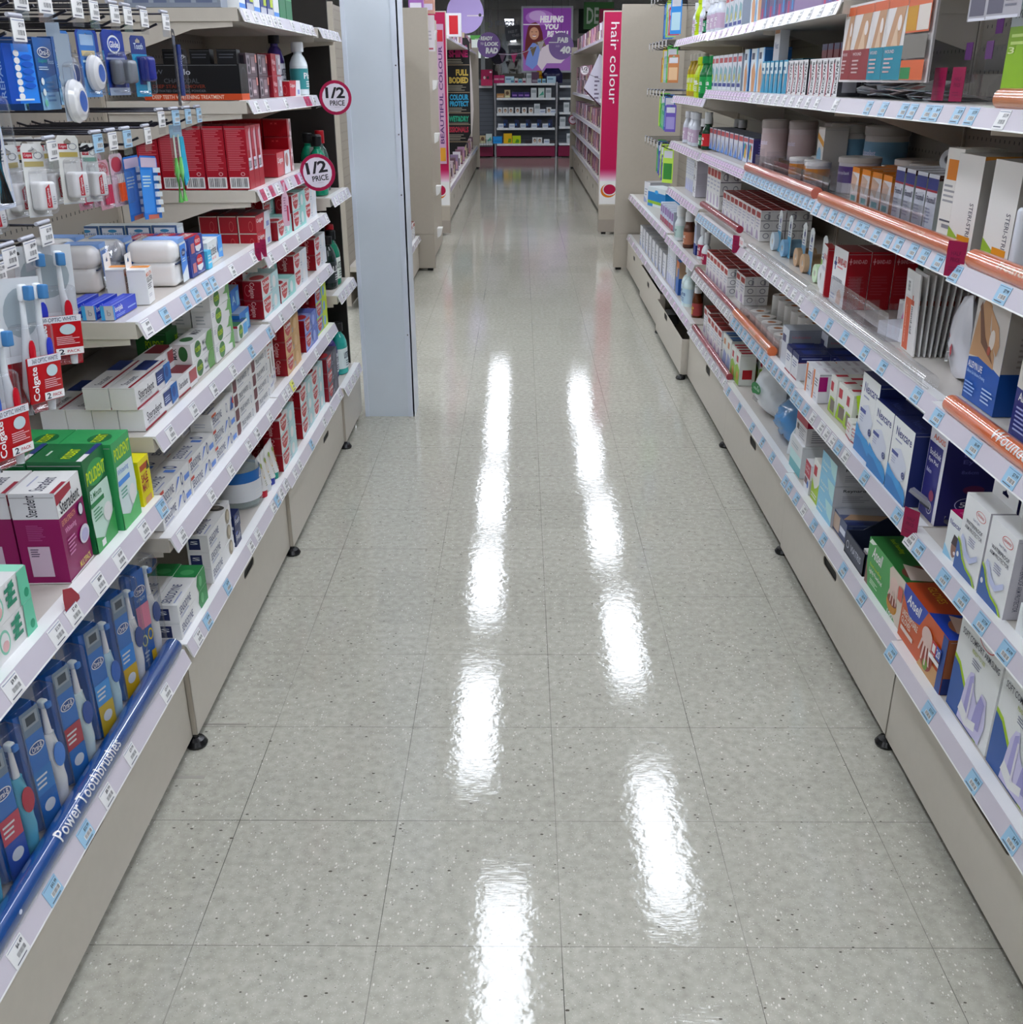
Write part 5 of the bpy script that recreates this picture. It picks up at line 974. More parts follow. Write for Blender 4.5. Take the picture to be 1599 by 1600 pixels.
hang(po, 'L', .885, .88, 1.078, 'interdental_pack', 'orange interdental brush pack beside the pink ones', 'interdental brushes', None, -.1); hang(po, 'L', .88, .92, 1.078, 'interdental_pack', 'orange interdental brush pack behind the front orange one', 'interdental brushes', None, -.1)
def stripes(m):
    for k in range(6): m.box(.018, -.006, .012+k*.016, .044, -.001, .022+k*.016, '#c4ccdc')
bp_ = blister('blue_bag', .09, .125, '#1f66b4', [('r', 0, .1, .62, .78, '#3a7cc4'), ('l', .08, .5, .55, .7, 4, '#b8cce4'), ('r', .05, .82, .95, .97, '#b8a8b8'), ('r', .2, .0, .8, .07, '#b06050')], [('pick_rows', stripes)], shell=False)
hang(bp_, 'L', .945, .84, 1.045, 'floss_pick_bag', 'bright blue bag of floss picks on the middle hook row', 'floss pick bag', None, -.05, 0, .08); hang(bp_, 'L', .94, .87, 1.045, 'floss_pick_bag', 'blue bag of floss picks behind the front bag', 'floss pick bag')
def gbrush(m):
    for x, c in ((-.03, '#5a9c50'), (.0, '#6cb060')):
        m.tube([(x, -.004, -.01), (x, -.004, .05), (x+.002, -.004, .08)], [.0055, .005, .003], C(c, .25, alpha=.85), 10); m.tube([(x+.002, -.004, .08), (x+.003, -.004, .125)], .002, C('#b8c4b8', .3), 8)
    m.prism([(.02,.02),(.045,.035),(.035,.12),(.012,.12),(.01,.04)], .003, C('#2fa0c0', .2, alpha=.8), Matrix(((1,0,0,0),(0,0,-1,-.002),(0,1,0,0),(0,0,0,1))))
gb = blister('green_brush', .08, .145, '#9aa8b0', [('r', 0, 0, 1, .5, '#8a4048')], [('travel_brushes', gbrush)], shell=False)
gb = [p for p in gb if p[0] != 'backing_card']; m = MB(); m.box(-.04, -.001, .03, .04, 0, .145, plastic('clear_plastic')); m.box(-.04, -.0015, .12, .04, -.001, .145, '#7c98a8'); gb.append(('clear_bag', m.mesh('clear_bag')))
hang(gb, 'L', 1.03, .80, 1.082, 'travel_toothbrush_pack', 'hanging pack with two green brushes and a blue tip', 'toothbrush pack')
# top row goods
carton('super_floss', .072, .022, .105, '#1b4f8c', [('r', 0, 0, 1, .25, '#7ba0bc'), ('p', [(0,.25),(1,.3),(1,.5),(0,.4)], '#3a6fa4'), ('e', .5, .8, .36, .075, '#d8dce4'), ('e', .5, .8, .33, .062, '#16366c'), ('t', .24, .76, .76, .84, 'Oral-B', '#dde2ea', 0, .02), ('t', .08, .64, .62, .72, 'Super', '#2f8c74', 0, 0, .2), ('t', .6, .64, .92, .71, 'floss', '#9ab4cc'), ('l', .06, .55, .6, .61, 2, '#b0c4d8'), ('l', .3, .1, .85, .42, 5, '#4a6c94'), ('e', .14, .4, .08, .05, '#c8d4d8'), ('e', .14, .25, .08, .05, '#c8d4d8'), ('e', .14, .1, .08, .05, '#6aa894')], [('l', .2, .1, .8, .8, 10, '#123a70')], mats={'L': '#14366a', 'R': '#14366a', 'T': '#5c6a7c'})
put('super_floss', 'L', .463, .82, 1.27, 'floss_carton', 'blue and white floss carton, front of the nearer pair', 'carton', None, 0, .03); put('super_floss', 'L', .592, .845, 1.275, 'floss_carton', 'blue and white floss carton, further of the pair', 'carton', None, 0, .12)
for d in range(2): put('super_floss', 'L', .455, .846+d*.026, 1.27, 'floss_carton', 'blue floss carton %s behind the front one' % ('directly' if d == 0 else 'two places'), 'carton', None, 0, .03)
carton('interdental_blue', .06, .02, .078, '#1846a0', [('p', [(.3,0),(.3,1),(1,1),(1,0)], '#2f74cc')]+[('e', .4, .12+k*.12, .1, .055, '#d4dae8') for k in range(7)]+[('e', .72, .3+k*.12, .2, .045, '#1a50ac') for k in range(5)]+[('l', .1, .03, .9, .1, 1, '#c0cce4')], [('t', .3, .1, .7, .8, 'REPAIR', '#8aa4d0', 90)])
for d in range(3): put('interdental_blue', 'L', .285-.004*d, .785+d*.03, 1.283, 'interdental_carton', 'royal blue carton with a row of white teeth, %s from the aisle' % ORD[d].replace('nearest', 'first'), 'carton', None, 0, -.25)
fd = blister('floss_disc', .055, .11, '#3a6cac', [('r', .1, .78, .9, .94, '#8fa8c4'), ('r', .1, .62, .9, .7, '#b8aa80'), ('l', .1, .5, .9, .58, 1, '#b8cce0'), ('r', 0, 0, 1, .3, '#5c88b8')], [('floss_case', lambda m: disc(m, z=.04))])
hang(fd, 'L', .74, .845, 1.285, 'floss_pack', 'blue card with white floss disc, top hook row', 'floss pack', None, -.15); hang(fd, 'L', .738, .89, 1.285, 'floss_pack', 'blue card with white floss disc behind the front one', 'floss pack', None, -.15)
fd2 = blister('floss_disc2', .045, .13, '#b8bec8', [('r', 0, .4, 1, 1, '#7c8894')], [('floss_case', lambda m: disc(m, z=.03, rx=.024))])
hang(fd2, 'L', .525, .80, 1.252, 'floss_pack', 'white floss disc beside the blue floss cartons, lower', 'floss pack', None, -.1); hang(fd2, 'L', .665, .87, 1.29, 'floss_pack', 'white floss disc beside the blue floss cartons, upper', 'floss pack', None, -.1)
gl = blister('glide', .085, .12, '#122f80', [('e', .5, .78, .3, .14, '#c8cedc'), ('e', .5, .78, .26, .11, '#1c3a90'), ('t', .28, .73, .72, .83, 'Glide', '#d8dce8', 0, .02), ('r', .05, .55, .95, .58, '#8a94b0'), ('r', .0, .0, 1, .12, '#8c98ac')], [('floss_case', lambda m: m.rbox(.0, -.03, .022, .034, 0, .066, C('#8e949c', .25, metal=.5), None, .008, 3)), ('floss_case', lambda m: m.rbox(-.034, -.02, .02, -.004, 0, .066, C('#7c828c', .3, metal=.5), None, .008, 3))])
hang(gl, 'L', .965, .88, 1.285, 'floss_pack', 'navy card with silver floss case, top hook row', 'floss pack', None, -.12); hang(gl, 'L', .96, .93, 1.285, 'floss_pack', 'navy card with silver floss case, second on the hook', 'floss pack', None, -.12)
tl = blister('teal_pack', .06, .12, '#1a2c68', [('r', 0, 0, 1, .7, '#2f86ac'), ('t', .2, .78, .8, .88, 'Tooth', '#b8c4d4'), ('r', .3, .2, .95, .66, '#202c78'), ('r', .75, .1, .95, .3, '#9cc4d4')], [('floss_case', lambda m: m.rbox(-.01, -.024, .03, .026, 0, .08, C('#262e7c', .15, alpha=.9), None, .008, 3))])
hang(tl, 'L', 1.12, .885, 1.28, 'floss_pack', 'teal and navy blister pack at the end of the top row', 'floss pack', None, -.2); hang(tl, 'L', 1.05, .92, 1.285, 'floss_pack', 'teal blister pack behind, beside the silver floss', 'floss pack', None, -.2)
bk = blister('black_brush', .03, .15, '#0c0e18', [('r', .1, .8, .9, .92, '#3a4050'), ('l', .2, .1, .8, .3, 3, '#3c4660')], [('toothbrush', lambda m: m.tube([(0, -.008, .02), (.0, -.008, .12)], .005, C('#1c2a60', .3), 8))])
hang(bk, 'L', 1.09, .80, 1.262, 'toothbrush_pack', 'black toothbrush pack hanging before the charcoal kit', 'toothbrush pack', None, .1, 0, .08)
# big translucent brush pack cut by the left edge
hp = blister('repair_brush', .06, .2, '#b4bccc', [('r', .55, .1, .95, .65, '#d0d6e2'), ('t', .6, .56, .9, .6, 'REPAIR', '#404c60'), ('o', .75, .42, .13, .07, .2, '#26407c'), ('l', .6, .28, .9, .36, 4, '#4c586c')], [('toothbrush', lambda m: (m.tube([(-.012, -.012, .01), (-.012, -.012, .1), (-.01, -.012, .185)], [.008, .009, .004], C('#2f98b4', .2), 10), m.rbox(-.018, -.02, .15, -.004, -.008, .19, C('#c8d4e0', .4), None, .004)))])
hang(hp, 'L', .105, .735, 1.16, 'toothbrush_pack', 'large translucent toothbrush blister pack at the left frame edge', 'toothbrush pack', None, -.05, 0, -.02)
# twin toothbrush packs
def twins(cols):
    def f(m):
        for x, c in zip((-.018, .02), cols):
            m.tube([(x*1.2+.0, -.014, .004), (x*1.2, -.014, .04), (x, -.016, .085), (x*.85, -.014, .12), (x*.8, -.014, .158)], [.005, .0075, .0075, .0045, .0035], C('#c4c8cc', .2, coat=.4), 12)
            m.rbox(x*.8-.007, -.02, .155, x*.8+.007, -.011, .178, C('#c8ccd4', .25), None, .004); m.rbox(x*.8-.006, -.03, .157, x*.8+.006, -.02, .176, C('#3f6e9c', .6), None, .002)
            M = Matrix.Translation((x, -.0225, .088)) @ Matrix.Rotation(PI/2, 4, 'X') @ Matrix.Diagonal((1, 2.8, 1, 1)); m.lathe([(0, 0), (.006, 0), (.006, .002), (0, .003)], C(c, .35), 14, M)
    return f
def band(m):
    m.rbox(-.036, -.027, .02, .036, -.0235, .082, C('#9a1620', .35), None, .002)
    draw(m, [('r', 0, .84, 1, 1, '#c4c6cc'), ('t', .12, .87, .9, .97, '360 OPTIC WHITE', '#404858'), ('t', .06, .06, .3, .8, 'Colgate', '#e4dcdc', 90, .02), ('e', .68, .66, .17, .13, '#a8b8bc'), ('l', .42, .28, .95, .5, 5, '#d4a8ac'), ('r', .38, .03, .98, .2, '#d0d2da'), ('t', .44, .05, .56, .18, '2', '#202030', 0, .02), ('t', .62, .08, .9, .15, 'PACK', '#a03040')], (-.036, -.0272, .02), (1,0,0), (0,0,1), .072, .062, .0002)
bpk = lambda key, cols: blister(key, .088, .185, '#8e1420', [('r', 0, .45, 1, 1, '#b8bcc0'), ('e', .5, .75, .42, .18, '#8a949a'), ('r', 0, .4, 1, .45, '#c8ccd0'), ('t', .4, .01, .7, .05, 'SOFT', '#c06068')], [('toothbrushes', twins(cols)), ('printed_band', band)])
hang(bpk('twin_a', ('#a01c28', '#26329c')), 'L', .092, .745, .888, 'twin_toothbrush_pack', 'red twin toothbrush pack marked 2 pack, front of the lowest row', 'toothbrush pack', None, -.18, .0, .12)
hang(bpk('twin_b', ('#26329c', '#a01c28')), 'L', .302, .80, .90, 'twin_toothbrush_pack', 'white and blue toothbrush pack just right of the 2 pack', 'toothbrush pack', None, -.75, 0, .06)
hang(GOODS['twin_a'], 'L', .075, .80, .885, 'twin_toothbrush_pack', 'red toothbrush pack directly behind the front 2 pack', 'toothbrush pack', None, -.3, 0, .1)
hang(bpk('twin_c', ('#1f50a8', '#a01c28')), 'L', -.04, .735, .855, 'twin_toothbrush_pack', 'red and blue toothbrush pack at the very left edge', 'toothbrush pack', None, -.15, 0, .1)
for d in range(3): hang(GOODS['twin_c'], 'L', -.045-.01*d, .78+.04*d, .87, 'twin_toothbrush_pack', 'red toothbrush pack at left edge, %s behind' % ORD[d+1], 'toothbrush pack', 'toothbrush packs at the left edge', -.2)

# round half price signs on clear arms
def sign(side, Y, X, Z, r, words, ring, nm, face='#c8c6d6', rz=0.0, arm=True):
    t = thing('round_price_sign', nm, 'sign', (X, Y, Z), rz)
    M = Matrix.Rotation(PI/2, 4, 'X'); m = MB(); m.lathe([(0, -.001), (r, -.001), (r, .001), (0, .001)], C(ring, .35), 40, M, smooth=False); m.build('sign_disc', t)
    m = MB(); draw(m, [('e', .5, .5, .41, .41, face)]+words, (-r, -.0012, -r), (1,0,0), (0,0,1), 2*r, 2*r, .0003); m.build('printed_face', t)
    if arm: m = MB(); m.tube([(-r*.4, .002, -r*.3), (-r*1.3, .02, -r*.6)], .0018, plastic('clear_plastic'), 6); m.build('arm', t)
    return t
HW = [('t', .2, .48, .8, .8, '1/2', '#15151a', 0, .03), ('t', .32, .27, .78, .42, 'PRICE', '#15151a', 0, .015), ('r', .45, .22, .62, .225, '#6a6a74')]
sign('L', 2.34, -.678, 1.258, .053, HW, '#8e1c40', 'round 1/2 price sign, the upper one beside the pillar', rz=.0)
sign('L', 2.05, -.70, 1.047, .055, HW, '#8e1c40', 'round 1/2 price sign, the lower one', rz=.0).rotation_euler = (0, -.14, 0)
m = MB(); m.prism([(-.012,0),(.012,0),(.016,.03),(.014,.08),(.004,.1),(.004,.12),(-.004,.12),(-.004,.1),(-.014,.08),(-.018,.03)], .001, C('#b89aa8', .4), Matrix(((1,0,0,0),(0,0,-1,0),(0,1,0,0),(0,0,0,1))))
draw(m, [('l', .2, .4, .6, .9, 6, '#8c6478'), ('r', .6, .1, .85, .6, '#a03850')], (-.014, -.0012, .005), (1,0,0), (0,0,1), .028, .085)
o = m.build('shelf_talker'); pose(o, 'L', 1.75, .742, .925, 0, 0, -.5); tag(o, 'pink toothbrush shaped shelf talker hanging from the tall red box shelf', 'shelf talker')

# ------------------------------------------------------------------ cartons: right side
DB = '#2a4a80'; LIME = '#96b43a'
carton('arm_sling', .165, .06, .215, '#cfd1da', [('p', [(0,0),(0,.5),(.15,.47),(.4,.3),(.6,.12),(.78,0)], LIME), ('p', [(0,0),(0,.46),(.14,.43),(.38,.26),(.56,.1),(.7,0)], '#2c4f8c'), ('o', .62, .86, .19, .075, .1, '#b0484a'), ('t', .48, .84, .76, .885, 'SURGIPACK', '#b0484a', 0, 0, .1), ('t', .08, .72, .96, .775, 'SOFT COMFORT ARM SLING', '#2a2c3c', 0, .006), ('t', .36, .655, .66, .69, 'READY TO USE', '#a8b060'), ('l', .4, .56, .62, .63, 3, '#6c6e84'),
    ('p', [(.3,.02),(.36,.4),(.42,.5),(.5,.52),(.56,.38),(.66,.3),(.72,.44),(.84,.42),(.9,.2),(.84,.02)], '#b8b4d6'), ('p', [(.4,.08),(.43,.46),(.5,.5),(.54,.3),(.5,.1)], '#9490bc'), ('p', [(.62,.1),(.66,.3),(.72,.42),(.82,.38),(.8,.12)], '#8f8bb8'), ('p', [(.3,.1),(.34,.2),(.56,.12),(.72,.16),(.72,.08),(.5,.03)], '#d4d2e6'), ('r', .505, .1, .54, .44, '#cbc8e2')], [('l', .2, .2, .8, .8, 8, '#a8aabc')], [])
def hand_ops(u, v, s, c='#c8b0a8'):
    o = [('e', u, v, .085*s, .13*s, c)]
    for k, (a, ln) in enumerate(((-.55, .2), (-.2, .27), (.08, .29), (.34, .25))):
        x, y = u-.06*s+k*.04*s, v-.08*s; dx, dy = math.sin(a*.5)*ln*s*.7, -math.cos(a*.5)*ln*s; w_ = .014*s
        o.append(('p', [(x-w_, y), (x-w_*.7+dx, y+dy), (x+w_*.7+dx, y+dy), (x+w_, y)], c))
    o.append(('p', [(u+.07*s, v+.02*s), (u+.15*s, v-.1*s), (u+.125*s, v-.13*s), (u+.04*s, v-.06*s)], c)); return o
carton('gloves_orange', .229, .11, .117, '#b0502c', [('p', [(0,1),(.55,1),(.42,.62),(.2,.52),(0,.8)], '#1f3a94'), ('t', .1, .72, .42, .92, 'Ansell', '#d8dce4', 0, .02, .3), ('t', .04, .44, .4, .56, 'LARGE DISPOSABLE', '#dcc8bc', 0, .015), ('t', .04, .3, .26, .42, 'GLOVES', '#dcc8bc', 0, .015), ('r', .05, .17, .34, .25, '#c8b8b0'), ('p', [(.5,0),(.6,.3),(1,.3),(1,0)], '#b0885c'), ('r', .9, 0, 1, 1, '#24407c'), ('e', .66, .3, .13, .24, '#8a3a2c'), ('e', .66, .16, .05, .1, '#6a8c3c')]+hand_ops(.62, .62, 1.3)+[('r', .74, .5, .93, .72, '#a82c34'), ('r', .84, .5, .93, .72, '#2c4a98'), ('t', .76, .54, .82, .68, '1', '#e0d8d8'), ('t', .85, .54, .92, .68, '20', '#e0e0e8'), ('r', .72, .4, .93, .48, '#d8d8e0')], [('r', .0, 0, 1, 1, '#7a4a34'), ('r', 0, 0, 1, .3, '#1c2c60'), ('l', .2, .4, .8, .9, 5, '#c0a090')],
    [('p', [(.55,.0),(.62,.8),(1,1),(1,0)], '#1f3a94'), ('e', .8, .5, .16, .35, '#96644c'), ('t', .08, .62, .5, .8, 'LARGE DISPOSABLE', '#dcc8bc', 0, .01), ('t', .1, .3, .4, .46, 'GLOVES', '#d8a050', 0, .01), ('p', [(.6,.3),(.75,.7),(.95,.6),(.9,.2)], '#c0a89c')], mats={'T': '#a0442c'})
carton('gloves_green', .229, .11, .11, '#3f8a48', [('p', [(0,0),(0,.5),(.06,.2),(.1,0)], '#6a4c40'), ('p', [(0,.88),(.06,1),(.2,1),(.1,.9)], '#c8d4c8'), ('t', .12, .66, .4, .92, 'Ansell', '#dce4dc', 0, .02, .3), ('t', .1, .44, .42, .54, 'food handling', '#a8c040', 0, .01), ('t', .1, .3, .46, .42, 'Lightly Powdered', '#dce4dc', 0, .01), ('l', .16, .12, .4, .24, 3, '#b8d0b8'), ('p', [(.6,.9),(.66,1),(1,1),(1,0),(.9,0),(.8,.1),(.7,.3)], '#c0b4a8'), ('e', .76, .28, .13, .17, '#b07a30'), ('e', .76, .36, .12, .1, '#7a3a28')]+hand_ops(.76, .7, 1.1)+[('r', .88, .55, .98, .82, '#b8584c'), ('t', .7, .03, .84, .14, '100', '#d8e4d8')], [('r', 0, 0, 1, 1, '#3c6a48'), ('l', .2, .2, .8, .8, 6, '#8ab090')],
    [('t', .06, .6, .5, .78, 'Lightly Powdered', '#a8c8a0', 0, .008), ('t', .08, .3, .4, .44, 'food handling', '#9ab83c'), ('e', .82, .4, .16, .35, '#5c2c24'), ('p', [(.62,.2),(.78,.6),(.98,.5),(.95,.1)], '#c0b0a8')], mats={'T': '#245a2c'})
carton('navy_photo_box', .108, .14, .052, '#3a4464', [('r', .05, .1, .5, .9, '#a89484'), ('r', .55, .3, .95, .6, '#c0c4d0')], [('r', .1, .1, .9, .9, '#2c3450')], [('p', [(0,0),(.4,0),(.5,1),(0,1)], '#8e9098'), ('p', [(.4,.2),(.7,.0),(.85,1),(.55,1)], '#9a8068'), ('r', .85, 0, 1, 1, '#1a2450')])
carton('blue_med_stack', .125, .19, .055, '#7fb4d0', [('t', .1, .4, .6, .6, 'Reynard', '#c4dcea', 0, .01), ('p', [(.5,1),(.7,.4),(1,.2),(1,1)], '#a8cce0'), ('l', .1, .15, .5, .3, 1, '#c4dcea')], [('r', 0, 0, 1, 1, '#a8a9ae'), ('t', .12, .68, .42, .86, 'Reynard', '#26282e', 0, .015), ('l', .12, .2, .5, .55, 4, '#7e8088'), ('b', .62, .15, .9, .5)], mats={'T': '#a0a2a8'})
carton('green_bandage_box', .075, .06, .113, '#cfd0cc', [('r', .1, .62, .5, .86, '#a02a38'), ('p', [(0,0),(0,.5),(.4,.3),(.7,.4),(1,.6),(1,0)], '#9ab83c'), ('l', .1, .06, .8, .2, 2, '#d8dcd0')], [('r', 0, .02, 1, .5, '#b0b8a0')])
carton('red_white_box', .062, .06, .086, '#cdced2', [('r', 0, .5, 1, 1, '#a01c34'), ('t', .1, .78, .8, .88, 'COHESIVE', '#d8b8bc'), ('t', .1, .64, .8, .74, 'BANDAGE', '#d8b8bc'), ('r', .1, .25, .6, .46, '#5c3840'), ('e', .75, .3, .13, .12, '#3a68b0')], [('r', 0, .0, 1, .5, '#b4b4b8')])
carton('white_teal_box', .125, .15, .095, '#c3c6c8', [('r', 0, 0, 1, .3, '#5f9ea4'), ('r', 0, .3, 1, .6, '#b4d0d4'), ('l', .1, .7, .7, .85, 2, '#9aa4ac')], [], [])
carton('red_top_box', .11, .15, .085, '#c4c3c6', [('r', 0, .6, 1, 1, '#98203a'), ('r', .1, .3, .3, .5, '#44383c'), ('l', .35, .1, .9, .5, 5, '#8c8c94')], [('r', 0, .62, 1, 1, '#98203a'), ('l', .1, .1, .8, .55, 6, '#7c7c84'), ('t', .6, .4, .8, .5, 'Flex', '#30303a')], mats={'T': '#b0b0b4'})
carton('bandaid_box', .078, .045, .118, '#d3d4d6', [('r', .08, .74, .92, .92, '#a04a40'), ('e', .5, .83, .34, .1, '#8c2c2c'), ('l', .15, .4, .85, .7, 3, '#a8aab8'), ('p', [(.2,.05),(.35,.35),(.6,.3),(.8,.05)], '#a89cb0')], [('t', .55, .7, .75, .95, 'i', '#8a8a90'), ('r', 0, .66, 1, .68, '#50505a'), ('r', 0, .33, 1, .35, '#50505a'), ('o', .5, .8, .25, .09, .25, '#7c7c84'), ('o', .5, .5, .25, .09, .25, '#7c7c84'), ('o', .5, .18, .25, .09, .25, '#7c7c84')], [('r', .1, .2, .5, .8, '#8e2c2c'), ('r', .55, .2, .9, .8, '#5c1418')], mats={'T': '#74181c'})
KINDS['bandaid_low'] = dict(KINDS['bandaid_box'], mesh=None, h=.108); KINDS['bandaid_tall'] = dict(KINDS['bandaid_box'], mesh=None, h=.17)
carton('green_tab_box', .08, .06, .118, '#c9ccc8', [('r', .2, .66, .6, .86, '#a02a38'), ('r', 0, 0, 1, .5, '#84a848'), ('p', [(0,.5),(.5,.62),(1,.5)], '#84a848'), ('e', .6, .25, .2, .15, '#b88a5c')], [('r', .2, .2, .8, .5, '#98242c')], [('r', .1, .1, .4, .8, '#a02a38'), ('r', .6, .1, .9, .8, '#a02a38')])
carton('tan_tab_box', .08, .06, .118, '#c9ccc8', [('r', .2, .66, .6, .86, '#b07858'), ('p', [(.1,.0),(.3,.5),(.9,.4),(.9,0)], '#8c98b8')], [('l', .2, .2, .8, .7, 4, '#a8a8b0')], [('r', .1, .1, .5, .9, '#1f5c9c'), ('r', .55, .1, .95, .9, '#17406c')])
carton('waterproof_box', .095, .042, .142, '#cfd0da', [('o', .68, .86, .2, .06, .1, '#b0484a'), ('t', .54, .845, .82, .88, 'SURGIPACK', '#b0484a'), ('t', .42, .74, .7, .78, 'Seal-Tight', '#7a7c90'), ('t', .18, .655, .86, .705, 'WATERPROOF', '#2a2c3c', 0, .006), ('t', .16, .585, .88, .635, 'ARM PROTECTOR', '#2a2c3c', 0, .006), ('l', .4, .42, .68, .54, 4, '#8c8ea4'), ('p', [(0,0),(0,.42),(.1,.38),(.3,.22),(.5,.14),(.78,.1),(.95,0)], LIME), ('p', [(0,0),(0,.38),(.09,.35),(.28,.19),(.48,.11),(.74,.07),(.88,0)], '#34558c'), ('e', .1, .2, .05, .035, '#d0d4dc'), ('p', [(.12,.44),(.2,.4),(.36,.26),(.6,.22),(.88,.34),(.84,.4),(.6,.3),(.42,.34),(.26,.46),(.16,.5)], '#aeb4d4')], [('r', 0, 0, 1, 1, '#aaa8ae'), ('t', .3, .1, .5, .7, 'WATERPROOF ARM PROTECTOR', '#4c4c5c', -90), ('e', .5, .86, .2, .04, '#8c7c84')], extra=hang_tab('#d4d5de'))
carton('face_photo_box', .059, .04, .086, '#ccd0da', [('t', .1, .72, .9, .84, 'Nexcare', '#2a3470', 0, .012), ('e', .6, .3, .18, .22, '#7c5c50'), ('p', [(.4,.35),(.5,.58),(.75,.56),(.8,.35)], '#30262c'), ('p', [(0,0),(0,.25),(.4,.1),(.6,0)], '#8ab4cc'), ('e', .7, .2, .08, .04, '#d8c8c8')], [('r', 0, 0, 1, 1, '#5e1030')], [('t', .3, .2, .8, .6, 'Nexc', '#c890a8')], mats={'T': '#8a1848'})
nx = [('t', .16, .78, .92, .9, 'Nexcare', '#26306c', 0, .015), ('l', .18, .7, .6, .75, 1, '#8c90a8'), ('p', [(.1,.34),(.2,.6),(.5,.66),(.85,.5),(.8,.3),(.5,.2)], '#c0c4d0'), ('r', .1, .52, .42, .57, '#3c4684'), ('l', .12, .4, .36, .5, 3, '#a0a4b8'), ('o', .76, .36, .08, .045, .4, '#2a3470'), ('e', .76, .36, .03, .02, '#2a3470'), ('p', [(0,0),(0,.36),(.2,.3),(.45,.26),(.7,.25),(.9,.2),(1,.13),(1,0)], '#3a84bc'), ('p', [(0,0),(0,.2),(.3,.2),(.6,.13),(1,.04),(1,0)], '#2c6ca8')]
carton('nexcare_box', .117, .06, .158, '#cfd2dc', nx, [('r', 0, 0, 1, 1, '#1c2656')], [('t', .3, .3, .8, .6, 'Nexc', '#48548c', 0, 0, .2)], mats={'T': '#141c4c'})
KINDS['nexcare_tall'] = dict(KINDS['nexcare_box'], mesh=None, h=.185)
carton('eyepad_box', .082, .16, .18, '#c9c9d2', [('r', .02, 0, .84, .84, '#2a2a6c'), ('t', .2, .88, .9, .94, 'AAXIS', '#c07060', 0, .02), ('t', .14, .7, .8, .77, 'Bodichek', '#c8c8e0', 0, .01), ('t', .14, .61, .7, .67, 'Eye Pad', '#c8c8e0', 0, .01), ('t', .12, .5, .4, .55, '8x6cm', '#b8b8d8'), ('e', .62, .28, .14, .06, '#7c3850'), ('o', .6, .14, .16, .07, .12, '#c8c8e0'), ('t', .52, .11, .68, .17, '50', '#c8c8e0')],
    [('r', 0, 0, 1, 1, '#18184e'), ('t', .22, .79, .72, .85, 'Bodichek', '#50508a', 0, .008), ('t', .22, .7, .66, .76, 'Eye Pad', '#50508a', 0, .008), ('t', .22, .6, .42, .64, '8x6cm', '#50508a'), ('e', .4, .42, .13, .05, '#4a1c40'), ('o', .34, .25, .14, .075, .08, '#a8a8c8'), ('t', .26, .22, .42, .28, '50', '#c0c0d8', 0, .01), ('l', .2, .08, .5, .14, 2, '#6060a0')], mats={'T': '#14144a'})
carton('small_print_box', .055, .05, .042, '#cbcac8', [('l', .1, .3, .9, .9, 3, '#b07c80'), ('r', 0, 0, 1, .1, '#8c2c34')], [('r', 0, .7, 1, .8, '#2c3454'), ('r', 0, .4, 1, .46, '#2c3454'), ('r', 0, .1, 1, .16, '#2c3454')])
carton('green_window_box', .062, .075, .095, '#cbccc6', [('r', .1, .6, .5, .85, '#a02a38'), ('p', [(0,.1),(.2,.45),(.8,.45),(1,.1),(1,0),(0,0)], '#94b040'), ('r', .3, .08, .9, .4, '#6a6058')], [('r', .15, .05, .75, .5, '#6e645a'), ('e', .45, .62, .14, .1, '#a0b860'), ('l', .1, .8, .8, .9, 1, '#888890')], [('r', .1, .1, .4, .5, '#a02a38'), ('r', .6, .5, .9, .9, '#a02a38')])
carton('orange_stripe_box', .066, .075, .08, '#ccccd0', [('r', .1, 0, .3, 1, '#c06830'), ('l', .4, .5, .9, .8, 3, '#5c5868'), ('l', .4, .1, .8, .3, 2, '#a0a0b0')], [('r', .0, .4, .3, .9, '#8c1c60'), ('r', 0, .94, 1, .97, '#8c8c94')], [('l', .1, .2, .8, .8, 2, '#b0a8b0')])
carton('navy_top_box', .066, .09, .075, '#cbccd4', [('r', 0, .8, 1, 1, '#1a2458'), ('l', .15, .4, .8, .7, 3, '#6a7094'), ('r', .0, 0, 1, .06, '#8c2434')], [('r', 0, .7, 1, 1, '#141c50'), ('r', 0, .68, 1, .7, '#7c1c2c'), ('l', .1, .8, .9, .9, 1, '#8890b8')], [('r', .2, .2, .8, .8, '#1c2c6c')], mats={'T': '#121a48'})
carton('grey_med_box', .08, .11, .11, '#b4b8c0', [('r', .1, .6, .6, .8, '#3c3c60')], [('r', 0, 0, 1, 1, '#7c808a'), ('t', .1, .76, .6, .84, 'Leukoplast', '#a86068'), ('r', .1, .6, .7, .66, '#404668'), ('l', .1, .2, .8, .5, 3, '#9ca0aa')], mats={'T': '#8e929a'})
carton('bandaid_red', .12, .058, .145, '#d2d2d8', [('p', [(.1,.68),(.1,.74),(.16,.74),(.16,.82),(.22,.82),(.22,.74),(.28,.74),(.28,.68),(.22,.68),(.22,.6),(.16,.6),(.16,.68)], '#26346c'), ('t', .34, .72, .96, .84, 'BAND-AID', '#b03038', 0, .02), ('l', .35, .64, .8, .7, 1, '#c07078'), ('t', .1, .42, .8, .48, 'NON-STICK PADS', '#30344c', 0, .01), ('p', [(.5,.05),(.55,.25),(.7,.32),(.85,.2),(.8,.05)], '#c8a898'), ('l', .1, .08, .4, .2, 2, '#9098b0')], [('r', 0, 0, 1, 1, '#84141e'), ('t', .25, .8, .85, .87, 'BAND-AID', '#b8848a', 0, .015), ('p', [(.08,.82),(.08,.85),(.12,.85),(.12,.89),(.16,.89),(.16,.85),(.2,.85),(.2,.82),(.16,.82),(.16,.78),(.12,.78),(.12,.82)], '#b8848a'), ('l', .1, .25, .85, .6, 7, '#8c3038')], mats={'T': '#5e1018'})
